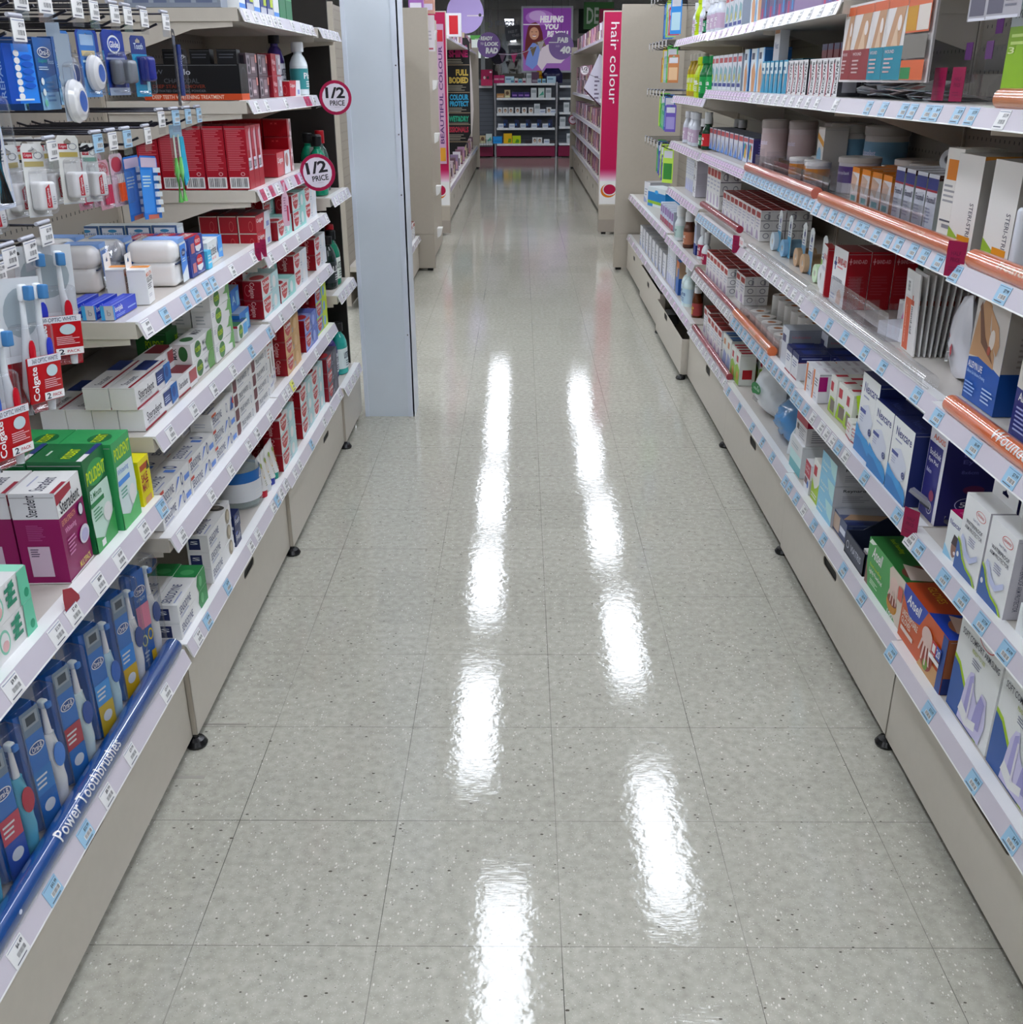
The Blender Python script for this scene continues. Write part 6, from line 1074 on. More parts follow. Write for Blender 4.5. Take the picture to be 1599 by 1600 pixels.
carton('bandaid_arch', .09, .02, .13, '#d2d2d8', [('r', .85, 0, 1, 1, '#96242c'), ('p', [(.1,.68),(.1,.74),(.16,.74),(.16,.82),(.22,.82),(.22,.74),(.28,.74),(.28,.68),(.22,.68),(.22,.6),(.16,.6),(.16,.68)], '#26346c'), ('t', .32, .74, .84, .84, 'BAND-AID', '#b03038', 0, .02), ('t', .1, .5, .8, .58, 'WATERPROOF', '#6a7090', 0, 0, .2)], [], mats={'R': '#96242c', 'T': '#96242c'})
carton('dressing_photo', .131, .125, .2, '#1c4a94', [('p', [(0,.38),(.3,.42),(.7,.4),(1,.36),(1,1),(0,1)], '#b8b4b0'), ('p', [(0,.4),(.1,.8),(.25,.95),(.45,.9),(.5,.7),(.75,.5),(.78,.38),(.3,.42)], '#a88464'), ('p', [(.15,.9),(.4,.62),(.7,.45),(.74,.42),(.3,.55),(.1,.85)], '#6a4a3a'), ('p', [(.45,.88),(.75,.75),(.85,.6),(.8,.5),(.6,.6)], '#b08c6c'), ('e', .62, .62, .08, .09, '#d0c8c0'), ('e', .58, .52, .05, .04, '#9c4c3c'), ('t', .05, .3, .5, .36, 'ALLEVYN LIFE', '#d4dcec', 0, .015), ('t', .05, .24, .62, .28, 'Silicone Gel Adhesive Dressing', '#9cb4d8'), ('l', .05, .05, .4, .18, 4, '#88a4cc'), ('l', .6, .06, .95, .2, 4, '#a0b4d8')], [('r', 0, .38, 1, 1, '#98948e'), ('r', 0, 0, 1, .38, '#173c78'), ('l', .2, .42, .6, .9, 10, '#7a766e')])
carton('dressing_navy', .12, .125, .2, '#1e2666', [('p', [(0,.4),(1,.36),(1,1),(0,1)], '#c0bcb8'), ('t', .1, .3, .7, .37, 'ALLEVYN', '#d0d4e8', 0, .015), ('l', .1, .04, .7, .26, 6, '#9098c0')], [('r', 0, .4, 1, 1, '#908c88')])
carton('white_big_box', .11, .2, .165, '#cbc9c6', [('t', .7, .1, .85, .5, 'STERI-STRIP', '#40404c', -90), ('p', [(.0,0),(.0,.2),(.4,.1),(.5,0)], '#84a040'), ('r', .4, 0, .9, .14, '#c08030')], [('r', 0, 0, 1, 1, '#8c8a86'), ('b', .5, .45, .78, .7, 1), ('p', [(0,.96),(.4,1),(.0,1)], '#b07840')], mats={'T': '#8e8c88'})
carton('white_post_box', .07, .08, .17, '#cfcdc8', [('r', .15, .66, .85, .88, '#c87a34'), ('l', .1, .4, .9, .62, 4, '#8c8c90'), ('r', .1, .2, .9, .22, '#50505a'), ('l', .3, .1, .9, .2, 1, '#7c7c84')], [('l', .1, .1, .9, .9, 5, '#b4b2ae')])
carton('fixo_box', .055, .13, .11, '#c3c5cc', [('r', 0, .72, 1, .93, '#2a3270'), ('r', 0, .68, 1, .72, '#90303c'), ('t', .1, .48, .9, .6, 'Fixomull', '#30304c', 0, .01), ('l', .1, .1, .8, .4, 5, '#8c8ea4')], [('r', 0, 0, 1, 1, '#8e9490'), ('r', 0, .9, 1, 1, '#3a2420'), ('t', .12, .56, .8, .68, 'Fixomull', '#23232c', 0, .015), ('r', .15, .76, .6, .84, '#94303c'), ('l', .1, .1, .8, .4, 5, '#a8aca8')])
carton('orange_pack', .06, .1, .085, '#c9c6c4', [('r', 0, .85, 1, 1, '#c87a28'), ('p', [(.0,.5),(.5,.3),(.8,.7),(0,.85)], '#b89c88'), ('r', .2, .05, .8, .2, '#2f8c90')], [('r', 0, 0, .3, 1, '#b06a24'), ('r', .3, 0, 1, 1, '#a8a4a0')], mats={'T': '#b86a20'})
carton('teal_orange_pack', .05, .1, .08, '#1c5a6a', [('r', 0, .0, .4, 1, '#c8c4c0'), ('r', .7, 0, 1, 1, '#b86a28')], [('r', 0, 0, 1, 1, '#8c8884')], mats={'T': '#a8622c'})
carton('kids_plaster', .082, .1, .09, '#b8c0d0', [('r', .05, .8, .95, .95, '#a05058'), ('e', .4, .45, .3, .3, '#3a8c78'), ('e', .55, .35, .2, .22, '#c89c50'), ('p', [(.0,0),(.3,.4),(.2,.7),(0,.8)], '#3a5ca8'), ('e', .7, .6, .12, .12, '#b04a58')], [('r', 0, 0, 1, 1, '#2f2a5c'), ('l', .2, .2, .8, .8, 6, '#6c68a0')], mats={'T': '#70747c'})
carton('kids_plaster_b', .075, .1, .09, '#c0c2ca', [('r', .05, .75, .95, .95, '#a84c54'), ('p', [(.1,0),(.3,.6),(.5,.2),(.7,.6),(.9,0)], '#4a74b8'), ('e', .3, .3, .15, .2, '#8c9098')], [('r', 0, 0, 1, 1, '#34305e')], mats={'T': '#6c7078'})
carton('rocktape', .056, .06, .092, '#d0d0d2', [('t', .5, .08, .86, .92, 'ROCKTAPE', '#1c1c22', 90, .03), ('p', [(.06,0),(.24,.45),(.06,.9),(.2,.98),(.42,.5),(.2,.0)], '#8a2434'), ('e', .2, .9, .1, .06, '#1c1c22'), ('l', .2, .02, .5, .1, 1, '#40404a')], [('r', .2, .1, .8, .9, '#a8a8ae')], mats={'L': '#15151a', 'R': '#2a2a30'})
carton('maroon_can_box', .05, .05, .04, '#5c1c24', [('r', 0, .6, 1, 1, '#34344c')], [('r', .1, .2, .9, .5, '#804048')], mats={'T': '#9a7478'})
carton('teal_pack_box', .05, .05, .095, '#2f86a8', [('r', .1, .6, .9, .95, '#c8d8e0'), ('p', [(.2,0),(.5,.5),(.3,.7),(.0,.5)], '#8c9498'), ('r', .1, .7, .6, .8, '#3c5c7c')], [('r', 0, 0, 1, 1, '#1c5878')], mats={'T': '#1c4c64'})
carton('blue_support_box', .1, .09, .14, '#c4ccd8', [('r', .1, .75, .5, .9, '#3c4458'), ('p', [(.3,0),(.2,.5),(.5,.7),(.8,.4),(.7,0)], '#b88a68'), ('r', .8, 0, 1, 1, '#7ca8d0')], [('r', 0, 0, 1, 1, '#2f5f94')], mats={'T': '#2a5484'})
carton('teal_wide_box', .16, .12, .1, '#1c5c6c', [('r', 0, 0, .2, 1, '#b8c4c8')], [('r', 0, 0, 1, 1, '#174c5c')], mats={'T': '#1a5060'})
carton('white_tab_pack', .08, .03, .1, '#c9c9ce', [('t', .2, .35, .8, .55, 'Neat', '#5c6484', 0, .01), ('r', .1, .8, .9, .95, '#b08468')], [])
carton('plaster_box', .085, .07, .13, '#c2c6cc', [('r', .1, .78, .9, .92, '#a04a50'), ('r', .1, .1, .9, .2, '#2c3878'), ('p', [(.1,.2),(.4,.7),(.9,.6),(.9,.3)], '#7a9ca4'), ('e', .6, .35, .12, .12, '#c4b048')], [('r', 0, 0, 1, 1, '#8c94a0')])
carton('leaflet_case', .1, .09, .13, '#4c4468', [('r', 0, 0, 1, .3, '#5c4c78'), ('r', .2, .0, .4, .3, '#9a2c50'), ('r', .7, .1, .85, 1, '#2f80b0')], [('r', 0, 0, 1, 1, '#8a7c98')])
carton('plain_white_box', .12, .14, .13, '#c6c7cc', [('l', .1, .3, .7, .7, 3, '#9094a4'), ('p', [(0,0),(0,.3),(.5,.1),(.6,0)], '#8c98b8')], [('r', 0, 0, 1, 1, '#a4a4a8')], mats={'T': '#8c8c90'})
carton('white_slim_box', .06, .1, .19, '#c6c9d2', [('l', .2, .4, .8, .8, 6, '#a4a8c0'), ('p', [(.1,0),(.3,.3),(.7,.3),(.9,0)], '#a0a4c8')], [('r', 0, 0, 1, 1, '#aaacb4')])
carton('blue_orange_box', .09, .09, .17, '#2c5ca4', [('r', .0, .5, .5, 1, '#b89474'), ('r', 0, .8, 1, 1, '#b06a44')], [('r', 0, 0, 1, .5, '#20468c'), ('r', 0, .5, 1, 1, '#a88c74')])

ROWTAG = ', %s along'
Z = .2585
rows('arm_sling', 'R', -.345, .716, Z, 4, 'arm_sling_box', 'white and blue arm sling box on bottom right shelf', 'box', None, jit=.004, gap=.004, skip=lambda i, l, d: i == 3)
put('arm_sling', 'R', .165, .716, Z, 'arm_sling_box', 'white and blue arm sling box beside the orange glove box', 'box', None, .0) 
put('gloves_orange', 'R', .35, .712, Z, 'glove_box', 'orange and blue glove box with hand picture on bottom right shelf', 'box', None, .006)
put('gloves_green', 'R', .589, .718, Z, 'glove_box', 'green glove box with sandwich picture on bottom right shelf', 'box', None, .006)
# open navy counter tray with small cartons
t = thing('display_tray', 'open navy display tray between the green glove box and photo box', 'tray', (0,0,0)); m = MB()
m.box(0, 0, 0, .141, .003, .055, '#262b3c'); m.box(0, .15, 0, .141, .153, .09, '#14182a'); m.box(0, 0, 0, .141, .153, .003, '#14182a')
for x in (0, .138): m.prism([(0,0),(.153,0),(.153,.09),(.1,.09),(.04,.055),(0,.055)], .003, C('#1c2234'), Matrix(((0,0,1,x),(1,0,0,0),(0,1,0,0),(0,0,0,1))))
draw(m, [('t', .3, .35, .85, .65, 'VIATRIS', '#a8acb8', 0, .008), ('o', .16, .5, .07, .18, .25, '#a8acb8')], (0,0,0), (1,0,0), (0,0,1), .141, .055); m.build('tray', t); pose(t, 'R', .834, .718, Z, .141)
for k in range(4):
    o = put('small_print_box', 'R', .84+.0*k, .735+k*.03, Z+.004, 'sample_carton', 'small carton inside the open navy tray, %s from front' % ORD[k].replace('nearest', 'first'), 'carton', 'sample cartons in the navy tray', .1); o.rotation_euler[1] = .1
put('navy_photo_box', 'R', 1.008, .73, Z, 'bandage_box', 'flat navy box with photo lid beside the open tray', 'box'); put('navy_photo_box', 'R', .95, .88, Z, 'bandage_box', 'flat navy photo box further back in the shade', 'box')
put('navy_photo_box', 'R', 1.0, .735, Z+.053, 'bandage_box', 'flat navy photo box lying on top of its twin', 'box') if False else None
rows('blue_med_stack', 'R', 1.112, .722, Z, 1, 'dressing_box', 'light blue fronted grey box in a stack of three', 'box', 'stack of light blue fronted boxes', levels=3, jit=.01)
put('green_bandage_box', 'R', 1.245, .728, Z, 'bandage_box', 'white and lime box with red square on bottom right shelf', 'box', None, .02); put('red_white_box', 'R', 1.325, .726, Z, 'bandage_box', 'small red and white bandage box on bottom right shelf', 'box', None, .0, -.05)
put('white_teal_box', 'R', 1.45, .732, Z, 'glove_box', 'white box with teal base under the red topped box', 'box'); put('red_top_box', 'R', 1.455, .738, Z+.0955, 'glove_box', 'white box with red top standing on the teal one', 'box')
# soft packs
def pillow(key, w, d, h, c, ops=(), crease=.5, mat=None, seed=1):
    if key in GOODS: return GOODS[key]
    m = MB(); nx, nz = 14, 12; rr = random.Random(seed); vs = []; fs = []
    off = [[rr.uniform(-1, 1)*crease for _ in range(nx+1)] for _ in range(nz+1)]
    for s_ in (0, 1):
        for j in range(nz+1):
            for i in range(nx+1):
                u, v = i/nx, j/nz; b = (math.sin(PI*u)**.55)*(math.sin(PI*min(1, v*.98+.02))**.6 if v < .7 else (math.sin(PI*v)**.8+.06))
                y = (d/2)*b*(1+.18*off[j][i])*(1 if s_ else -1); taper = 1-.35*max(0, v-.6)/.4
                vs.append(((u-.5)*w*taper, y, h*v))
    n = (nx+1)*(nz+1)
    for j in range(nz):
        for i in range(nx):
            a = j*(nx+1)+i; fs += [(a, a+1, a+nx+2, a+nx+1), (n+a+1, n+a, n+a+nx+1, n+a+nx+2)]
    m.add(vs, fs, mat or C(c, .3), None, True); parts = [('bag', m.mesh('bag'))]
    if ops: m = MB(); draw(m, ops, (-w*.3, -d*.56, h*.2), (1,0,0), (0,.12,1), w*.6, h*.5); parts.append(('printed_label', m.mesh('printed_label')))
    GOODS[key] = parts; return parts
pillow('cotton', .2, .14, .175, '#c4c8cc', [('e', .5, .66, .4, .2, '#1f6a38'), ('p', [(.15,.5),(.3,.4),(.5,.45),(.7,.6),(.3,.6)], '#1f6a38'), ('t', .3, .6, .8, .72, 'cotton balls', '#b8d0c0', 0, .01, .2), ('l', .4, .2, .9, .36, 3, '#50545c')], .4, seed=4)
stand(GOODS['cotton'], 'R', 2.06, .80, Z, 'cotton_bag', 'white plastic bag of cotton with green logo on bottom right shelf', 'bag', None, .1)
pillow('bluepack', .2, .12, .13, '#4f7cac', (), 1.0, C('#4f80b0', .2, coat=.5), 6)
stand(GOODS['bluepack'], 'R', 1.80, .80, Z, 'soft_pack', 'light blue plastic soft pack beside the cotton bag', 'pack', None, -.1); stand(GOODS['bluepack'], 'R', 1.74, .85, Z+.02, 'soft_pack', 'light blue soft pack leaning behind the front one', 'pack', None, .3)
pillow('whitepack', .1, .03, .1, '#c4ccd4', (), .6, None, 8)
for k in range(3): o = stand(GOODS['whitepack'], 'R', 1.63-.028*k, .785+.004*k, Z, 'tissue_pack', 'white soft pack leaning left, %s of three' % ORD[k].replace('nearest', 'furthest'), 'pack', None, .9); o.rotation_euler[0] = -.3
rows('green_tab_box', 'R', 2.40, .745, Z, 2, 'plaster_box', 'white and green box with red squares', 'box', None, jit=.03); rows('tan_tab_box', 'R', 2.6, .75, Z, 2, 'plaster_box', 'white and tan box with blue lid', 'box', None, jit=.03)
rows('green_tab_box', 'R', 2.33, .82, Z, 2, 'plaster_box', 'white and green box in second row', 'box', None, jit=.03)
def bandrow(key, Y, X, Z, n, deep, nm, grp): rows(key, 'R', Y, X, Z, n, 'plaster_carton', nm, 'carton', grp, 1, deep, gap=.004, jit=.02)
bandrow('bandaid_box', 2.78, .746, Z, 4, 3, 'white and red plaster carton, bottom shelf', 'plaster cartons on the bottom right shelf')
bandrow('bandaid_box', 3.12, .76, Z+.0, 2, 2, 'taller set plaster carton, bottom shelf', 'further plaster cartons on the bottom right shelf')
amber = bottle_parts('amber', .026, .15, C('#4a2410', .1, alpha=.95), '#c4c6c8', .03, .018, '#8c3a3a', 'Bio', tcol='#e0c060')
for k in range(4): stand(amber, 'R', 3.55+k*.055, .775+.01*k, Z, 'amber_bottle', 'brown glass bottle with yellow and red label, %s along' % ORD[k], 'bottle', None)
spray = bottle_parts('spray', .045, .2, C('#c0d0dc', .2), '#c8ccd0', .05, .02, '#a8c0d8', 'Care', True, tcol='#26407c')
stand(spray, 'R', 3.83, .78, Z, 'spray_bottle', 'pale blue plastic spray bottle on bottom right shelf', 'bottle'); stand(spray, 'R', 3.93, .79, Z, 'spray_bottle', 'second pale spray bottle behind the first', 'bottle')
put('blue_orange_box', 'R', 4.06, .757, .267, 'support_box', 'blue and tan support box on far bottom right shelf', 'box', None, .0)
rows('white_slim_box', 'R', 4.18, .755, .267, 5, 'support_box', 'tall pale box on far bottom right shelf', 'box', 'tall pale boxes', jit=.02)
rows('plain_white_box', 'R', 4.55, .755, .264, 8, 'support_box', 'white box on furthest bottom right shelf', 'box', 'white boxes on the furthest bottom shelf', jit=.02, gap=.05, levels=1)
rows('plain_white_box', 'R', 4.5, .91, .264, 6, 'support_box', 'white box behind on furthest bottom right shelf', 'box', 'white boxes behind', jit=.02, gap=.1)

Z = .5125
rows('waterproof_box', 'R', .183, .706, Z, 2, 'arm_protector_box', 'white box with hang tab and blue corner, second right shelf', 'box', None, jit=.004, gap=.006)
for k in range(0): put('waterproof_box', 'R', .183+.101*k, .75, Z, 'arm_protector_box', 'white arm protector box in second row, %s' % ('near', 'far')[k], 'box', None, .004)
carton('blue_flat_box', .19, .1, .05, '#ccced6', [('l', .1, .3, .5, .6, 1, '#a0a4b8')], [], [('r', .08, .1, 1, .95, '#2c4c84'), ('e', .3, .5, .05, .1, '#c8d0dc')])
put('blue_flat_box', 'R', -.04, .712, Z, 'dressing_box', 'flat white box with blue lid at the right frame edge', 'box')
put('face_photo_box', 'R', .375, .708, Z, 'patch_box', 'small white and burgundy box with face photo', 'box', None, 0, .05)
put('eyepad_box', 'R', .552, .735, Z, 'eye_pad_box', 'large dark blue eye pad box with white front frame', 'box', None, 0, .0)
m = MB(); m.box(0, 0, 0, .15, .015, .006, C('#3c3c44', .2)); m.box(-.03, .0, .004, .06, .012, .012, C('#7c7c84', .2)); o = m.build('price_gun_clip'); pose(o, 'R', .50, .72, Z+.03, .1, 0, .6); o.rotation_euler[1] = .35; tag(o, 'dark clip holder lying on the shelf joint before the eye pad box', 'clip')
rows('nexcare_box', 'R', .645, .71, Z, 2, 'dressing_box', 'white and blue wave box with navy top', 'box', None, gap=.004, jit=.003)
put('nexcare_tall', 'R', .888, .718, Z, 'dressing_box', 'tall white and blue wave box, furthest of three', 'box', None, 0)
for k in range(2): put('nexcare_box', 'R', .645+.122*k, .775, Z, 'dressing_box', 'navy sided wave box in the row behind, %s' % ('near', 'far')[k], 'box', None, 0)
put('small_print_box', 'R', 1.0, .722, Z, 'ointment_carton', 'small white carton with navy lines at the shelf edge', 'carton', None, 0, .1); put('small_print_box', 'R', 1.045, .727, Z, 'ointment_carton', 'small white carton lying beside another at shelf edge', 'carton', None, 0, -.1)
m = MB(); m.box(0, 0, 0, .02, .05, .07, '#98b830'); o = m.build('lime_carton'); pose(o, 'R', 1.02, .735, Z+.043, .02, 0, .3); o.rotation_euler[1] = -.35; tag(o, 'bright lime carton leaning against the tall wave box', 'carton')
for k in range(3):
    for d in range(3): put('green_window_box', 'R', 1.105+k*.068-d*.01, .74+d*.077, Z, 'support_carton', 'white and lime window carton, %s along, %s' % (ORD[k], ('front row', 'second row', 'back row')[d]), 'carton', 'white and lime window cartons', .06)
for k in range(2):
    for d in range(3): put('orange_stripe_box', 'R', 1.355+k*.07, .726+d*.078, Z, 'dressing_carton', 'white carton with orange stripe, %s, %s' % (('near', 'far')[k], ('front row', 'second row', 'back row')[d]), 'carton', 'white cartons with orange stripe', .03)
for k in range(2):
    for d in range(2): put('navy_top_box', 'R', 1.575+k*.07, .726+d*.093, Z, 'dressing_carton', 'white carton with navy lid, %s, %s' % (('near', 'far')[k], ('front row', 'second row')[d]), 'carton', 'white cartons with navy lid', .03)
put('navy_top_box', 'R', 1.5, .83, Z, 'dressing_carton', 'navy lidded carton standing back behind the orange striped ones', 'carton'); put('grey_med_box', 'R', 1.66, .83, Z, 'dressing_carton', 'tall grey carton behind the navy lidded ones', 'carton'); put('grey_med_box', 'R', 1.73, .735, Z, 'dressing_carton', 'tall grey white carton by the end of the orange tube', 'carton')
def tape_roll(key, r, wd, c, core='#b8a890', hole=.45):
    if key in GOODS: return GOODS[key]
    m = MB(); m.lathe([(r*hole, 0), (r, 0), (r, wd), (r*hole, wd), (r*hole, 0)], C(c, .45), 26); p = [('tape', m.mesh('tape'))]
    m = MB(); m.lathe([(r*hole, .001), (r*hole*.85, .001), (r*hole*.85, wd-.001), (r*hole, wd-.001)], C(core, .6), 20); p.append(('core', m.mesh('core'))); GOODS[key] = p; return p
tape_roll('roll_w', .034, .05, '#b2b0ac', '#a87048')
k = 0
for row in range(3):
    for col in range(6):
        for lv in range(2 if row else 1):
            stand(GOODS['roll_w'], 'R', 1.85+col*.088+row*.02, .775+row*.078, Z+lv*.051, 'tape_roll', 'white bandage roll in clear tub, %s along, %s, %s' % (ORD[col], ('front', 'middle', 'rear')[row], ('lower', 'upper')[lv]), 'tape roll', 'white bandage rolls'); k += 1
def tub(Y, X, Z, L, h, nm, d=.06, n=6):
    m = MB(); P_ = plastic('clear_plastic')
    for i in range(n+1): m.box(.0+L*i/n, 0, 0, .0015+L*i/n, d, h*(.7+.3*math.sin(i*1.7)**2), P_)
    m.box(0, 0, 0, L, .0015, h*.7, P_); m.box(0, 0, 0, L, d, .0015, P_); o = m.build('shelf_divider'); pose(o, 'R', Y, X, Z, L); tag(o, nm, 'shelf divider')
tub(1.84, .735, Z, .6, .07, 'clear plastic divider tray holding the bandage rolls', .05, 10)
bandrow('bandaid_low', 2.8, .755, Z, 6, 3, 'white and red plaster carton, second shelf', 'plaster cartons on the second right shelf')
bandrow('bandaid_low', 2.62, .785, Z, 2, 2, 'white narrow plaster carton, second shelf', 'narrow plaster cartons on the second right shelf')
mist = bottle_parts('mist', .028, .16, C('#c4c8cc', .3), '#c4c6ca', .05, .014, '#8c2440', 'Gel', True)
brown = bottle_parts('brownb', .028, .17, C('#4a2c22', .3), '#c4c4c6', .045, .022, '#a06a54', 'Foot')
whiteb = bottle_parts('whiteb', .03, .17, C('#c0c6c8', .3), '#ccced2', .05, .024, '#a8bcb8', 'Spray', tcol='#384850')
for y, x, z, p, nm in ((3.44, .78, .513, 'mist', 'white capped bottle with maroon label, fifth bay second shelf'), (3.55, .78, .537, 'mist', 'pale bottle beside the navy and white tube box'), (3.9, .77, .537, 'brown', 'brown bottle with white cap on second right shelf'), (4.0, .79, .537, 'brown', 'brown bottle standing behind another brown one'), (4.15, .765, .537, 'white', 'white spray bottle with grey label on second right shelf'), (4.27, .80, .537, 'white', 'white spray bottle set slightly back')):
    stand({'mist': mist, 'brown': brown, 'white': whiteb}[p], 'R', y, x, z, 'skin_care_bottle', nm, 'bottle')
carton('navy_white_tube', .05, .05, .15, '#c6cad4', [('r', 0, 0, 1, .35, '#1c2c70'), ('r', .2, .4, .8, .9, '#8c94b0')], [('r', 0, 0, 1, 1, '#aeb2bc'), ('r', 0, 0, 1, .3, '#1c2c70')])
put('navy_white_tube', 'R', 3.66, .765, .537, 'cream_carton', 'tall white and navy cream carton', 'carton')
carton('mixed_pack', .07, .08, .1, '#b4bccc', [('r', .1, .5, .9, .9, '#7c5c94'), ('r', 0, 0, 1, .3, '#8c3a50')], [('r', 0, 0, 1, 1, '#9ca0b0')])
rows('mixed_pack', 'R', 4.4, .76, .547, 6, 'foot_care_carton', 'lilac and white foot care carton', 'carton', 'lilac foot care cartons', gap=.02, jit=.05)
carton('bright_blue_box', .3, .1, .12, '#c4ccd0', [('r', 0, .3, 1, .75, '#1c74b0'), ('r', 0, .15, 1, .3, '#84a83c'), ('r', 0, 0, .3, .15, '#1c74b0'), ('e', .5, .78, .1, .1, '#3c94d0')], [('r', 0, .2, 1, .8, '#1c74b0')])
put('bright_blue_box', 'R', 5.35, .77, .547, 'thermometer_box', 'bright blue and green box on far right second shelf', 'box', None, 0, .25); put('plain_white_box', 'R', 5.75, .77, .547, 'support_box', 'white upright box at the far end panel', 'box', None, 0, .2)

Z = .7665
put('dressing_photo', 'R', .452, .758, Z, 'dressing_box', 'tall blue dressing box with shoulder photo', 'box', None, 0, .0); put('dressing_navy', 'R', .25, .75, Z, 'dressing_box', 'navy dressing box at right frame edge, third shelf', 'box'); put('dressing_navy', 'R', .10, .755, Z, 'dressing_box', 'navy dressing box beyond the frame edge, third shelf', 'box')
pillow('gauze', .12, .05, .16, '#c4c4ca', [('p', [(.1,.7),(.4,.5),(.8,.1),(.9,.2),(.5,.65),(.2,.85)], '#9c2c34'), ('b', .3, .0, .7, .25), ('l', .1, .4, .4, .6, 3, '#8c8e98')], .5, None, 12)
stand(GOODS['gauze'], 'R', .70, .80, Z, 'gauze_bag', 'white plastic bag with red curve beside the shoulder photo box', 'bag', None, -.2).rotation_euler[1] = -.25
stand(GOODS['gauze'], 'R', .66, .86, Z, 'gauze_bag', 'white and red plastic bag behind the front one', 'bag', None, .2).rotation_euler[1] = -.35
# fan of upright envelopes
m = MB(); m.box(0, 0, 0, .09, .003, .172, '#c6c5c4')
draw(m, [('r', .08, .02, .5, .66, '#b8583c'), ('p', [(.5,.6),(.5,.66),(.58,.66),(.58,.72),(.64,.72),(.64,.66),(.72,.66),(.72,.6)], '#a8442c'), ('t', .56, .25, .7, .58, 'mend-aid', '#2a2a30', -90, .015), ('r', .1, .7, .5, .9, '#d4d2d2'), ('b', .18, .74, .38, .88, 1), ('t', .2, .1, .28, .58, 'ADHESIVE STRIPS', '#d8a898', -90)], (0,0,0), (1,0,0), (0,0,1), .09, .172); EV = m.mesh('dressing_envelope')
for k in range(12):
    o = bpy.data.objects.new('dressing_envelope', EV); COL.objects.link(o); pose(o, 'R', .865-.001*k, .772+k*.013, Z, .09, 0, -.05-.02*k); o.rotation_euler[0] = -.02*k+.05; tag(o, 'upright white dressing envelope in the fan, %s from the aisle' % ORD[k].replace('nearest', 'first'), 'envelope', 'fan of white dressing envelopes')
carton('pink_orange_flat', .16, .14, .06, '#c4c2c2', [('p', [(.1,.1),(.2,.9),(.5,.8),(.45,.2)], '#b86a98'), ('p', [(.4,.0),(.5,.6),(.9,.2),(.9,0)], '#c87840')], [], [('p', [(.1,.1),(.2,.8),(.5,.7),(.4,.1)], '#b06c9c'), ('p', [(.45,.1),(.5,.6),(.9,.5),(.85,.1)], '#c47c48')])
put('pink_orange_flat', 'R', 1.02, .84, Z, 'dressing_box', 'flat pale box with pink and orange swirl behind the empty tube', 'box', None, 0, .15); put('pink_orange_flat', 'R', .98, .80, Z, 'dressing_box', 'x', 'box') if False else None
m = MB(); m.box(0, 0, 0, .11, .16, .03, '#c9cad0'); o = m.build('white_packet'); pose(o, 'R', .98, .765, Z, .11, 0, .2); tag(o, 'white packet lying in front of the pink and orange box', 'packet')
tub(1.0, .752, Z, .45, .09, 'clear upright divider near the red plaster boxes', .03, 3)
for d in range(3): put('bandaid_red', 'R', 1.34, .756+d*.0595, Z, 'plaster_box', 'white fronted red plaster box with blue cross, %s' % ('front', 'second row', 'back row')[d], 'box', None, .004)
put('bandaid_arch', 'R', 1.50, .766, Z, 'plaster_box', 'white arched plaster card with red edge and blue cross', 'box', None, 0, -.15)
carton('white_green_tall', .06, .06, .13, '#c4c8c4', [('r', .2, .6, .6, .75, '#a02a48'), ('r', 0, 0, 1, .35, '#8cb048')], [('r', 0, 0, 1, 1, '#6a7060')])
for d in range(2): put('white_green_tall', 'R', 1.42+d*.0, .86+d*.065, Z+.03, 'plaster_box', 'white and green carton standing high behind the arched card, %s' % ('front', 'rear')[d], 'box')
def card_roll(Y, X, rc, c, card, nm, r=.03, wd=.05, lay='x'):
    t = thing('tape_roll_pack', nm, 'tape roll', (0,0,0)); tape_roll('roll_'+c, r, wd, c, '#c4c0b8', .35)
    for n_, me in GOODS['roll_'+c]:
        o = bpy.data.objects.new(n_, me); COL.objects.link(o); o.parent = t; o.location = (0, .0, r); o.rotation_euler = (0, PI/2, 0) if lay == 'x' else (-PI/2, 0, 0)
    if card:
        m = MB(); M = Matrix(((1,0,0,0),(0,0,-1,r*.4+.006),(0,1,0,0),(0,0,0,1))); m.prism([(.0,0),(.045,0),(.045,.125),(.03,.135),(.015,.135),(0,.125)], .0012, C('#ccd0d6'), M)
        draw(m, [('r', 0, 0, 1, .5, card), ('p', [(.4,.7),(.4,.8),(.5,.8),(.5,.86),(.6,.86),(.6,.8),(.7,.8),(.7,.7),(.6,.7),(.6,.66),(.5,.66),(.5,.7)], '#26346c'), ('l', .2, .52, .8, .64, 2, '#6a74a0')], (0, r*.4+.0046, 0), (1,0,0), (0,0,1), .045, .135); m.build('backing_card', t)
    pose(t, 'R', Y, X, Z, 0, 0, 0); return t
card_roll(1.62, .775, 0, '#ced0d4', None, 'large white tape roll lying on the empty tube', .034, .055, 'y')
card_roll(1.72, .785, 0, '#bccfb4', '#8cb060', 'pale green tape roll with white card', .026, .05, 'y'); card_roll(1.88, .79, 0, '#b09478', '#6c98b8', 'tan tape roll with white and blue card, nearer', .028, .06, 'y'); card_roll(2.0, .80, 0, '#b09478', '#6c98b8', 'tan tape roll with white and blue card, further', .028, .05, 'y'); card_roll(2.18, .80, 0, '#7ba0bc', '#5c98b8', 'light blue tape roll with card', .028, .06, 'y'); card_roll(2.32, .80, 0, '#b4c0c8', '#5c98b8', 'white and blue ringed tape roll', .03, .03, 'y')
bandrow('bandaid_low', 2.52, .80, Z, 9, 4, 'white and red plaster carton, third shelf', 'plaster cartons on the third right shelf')
bandrow('bandaid_tall', 3.34, .80, .782, 4, 2, 'tall white and red plaster carton, third shelf', 'tall plaster cartons on the third right shelf')
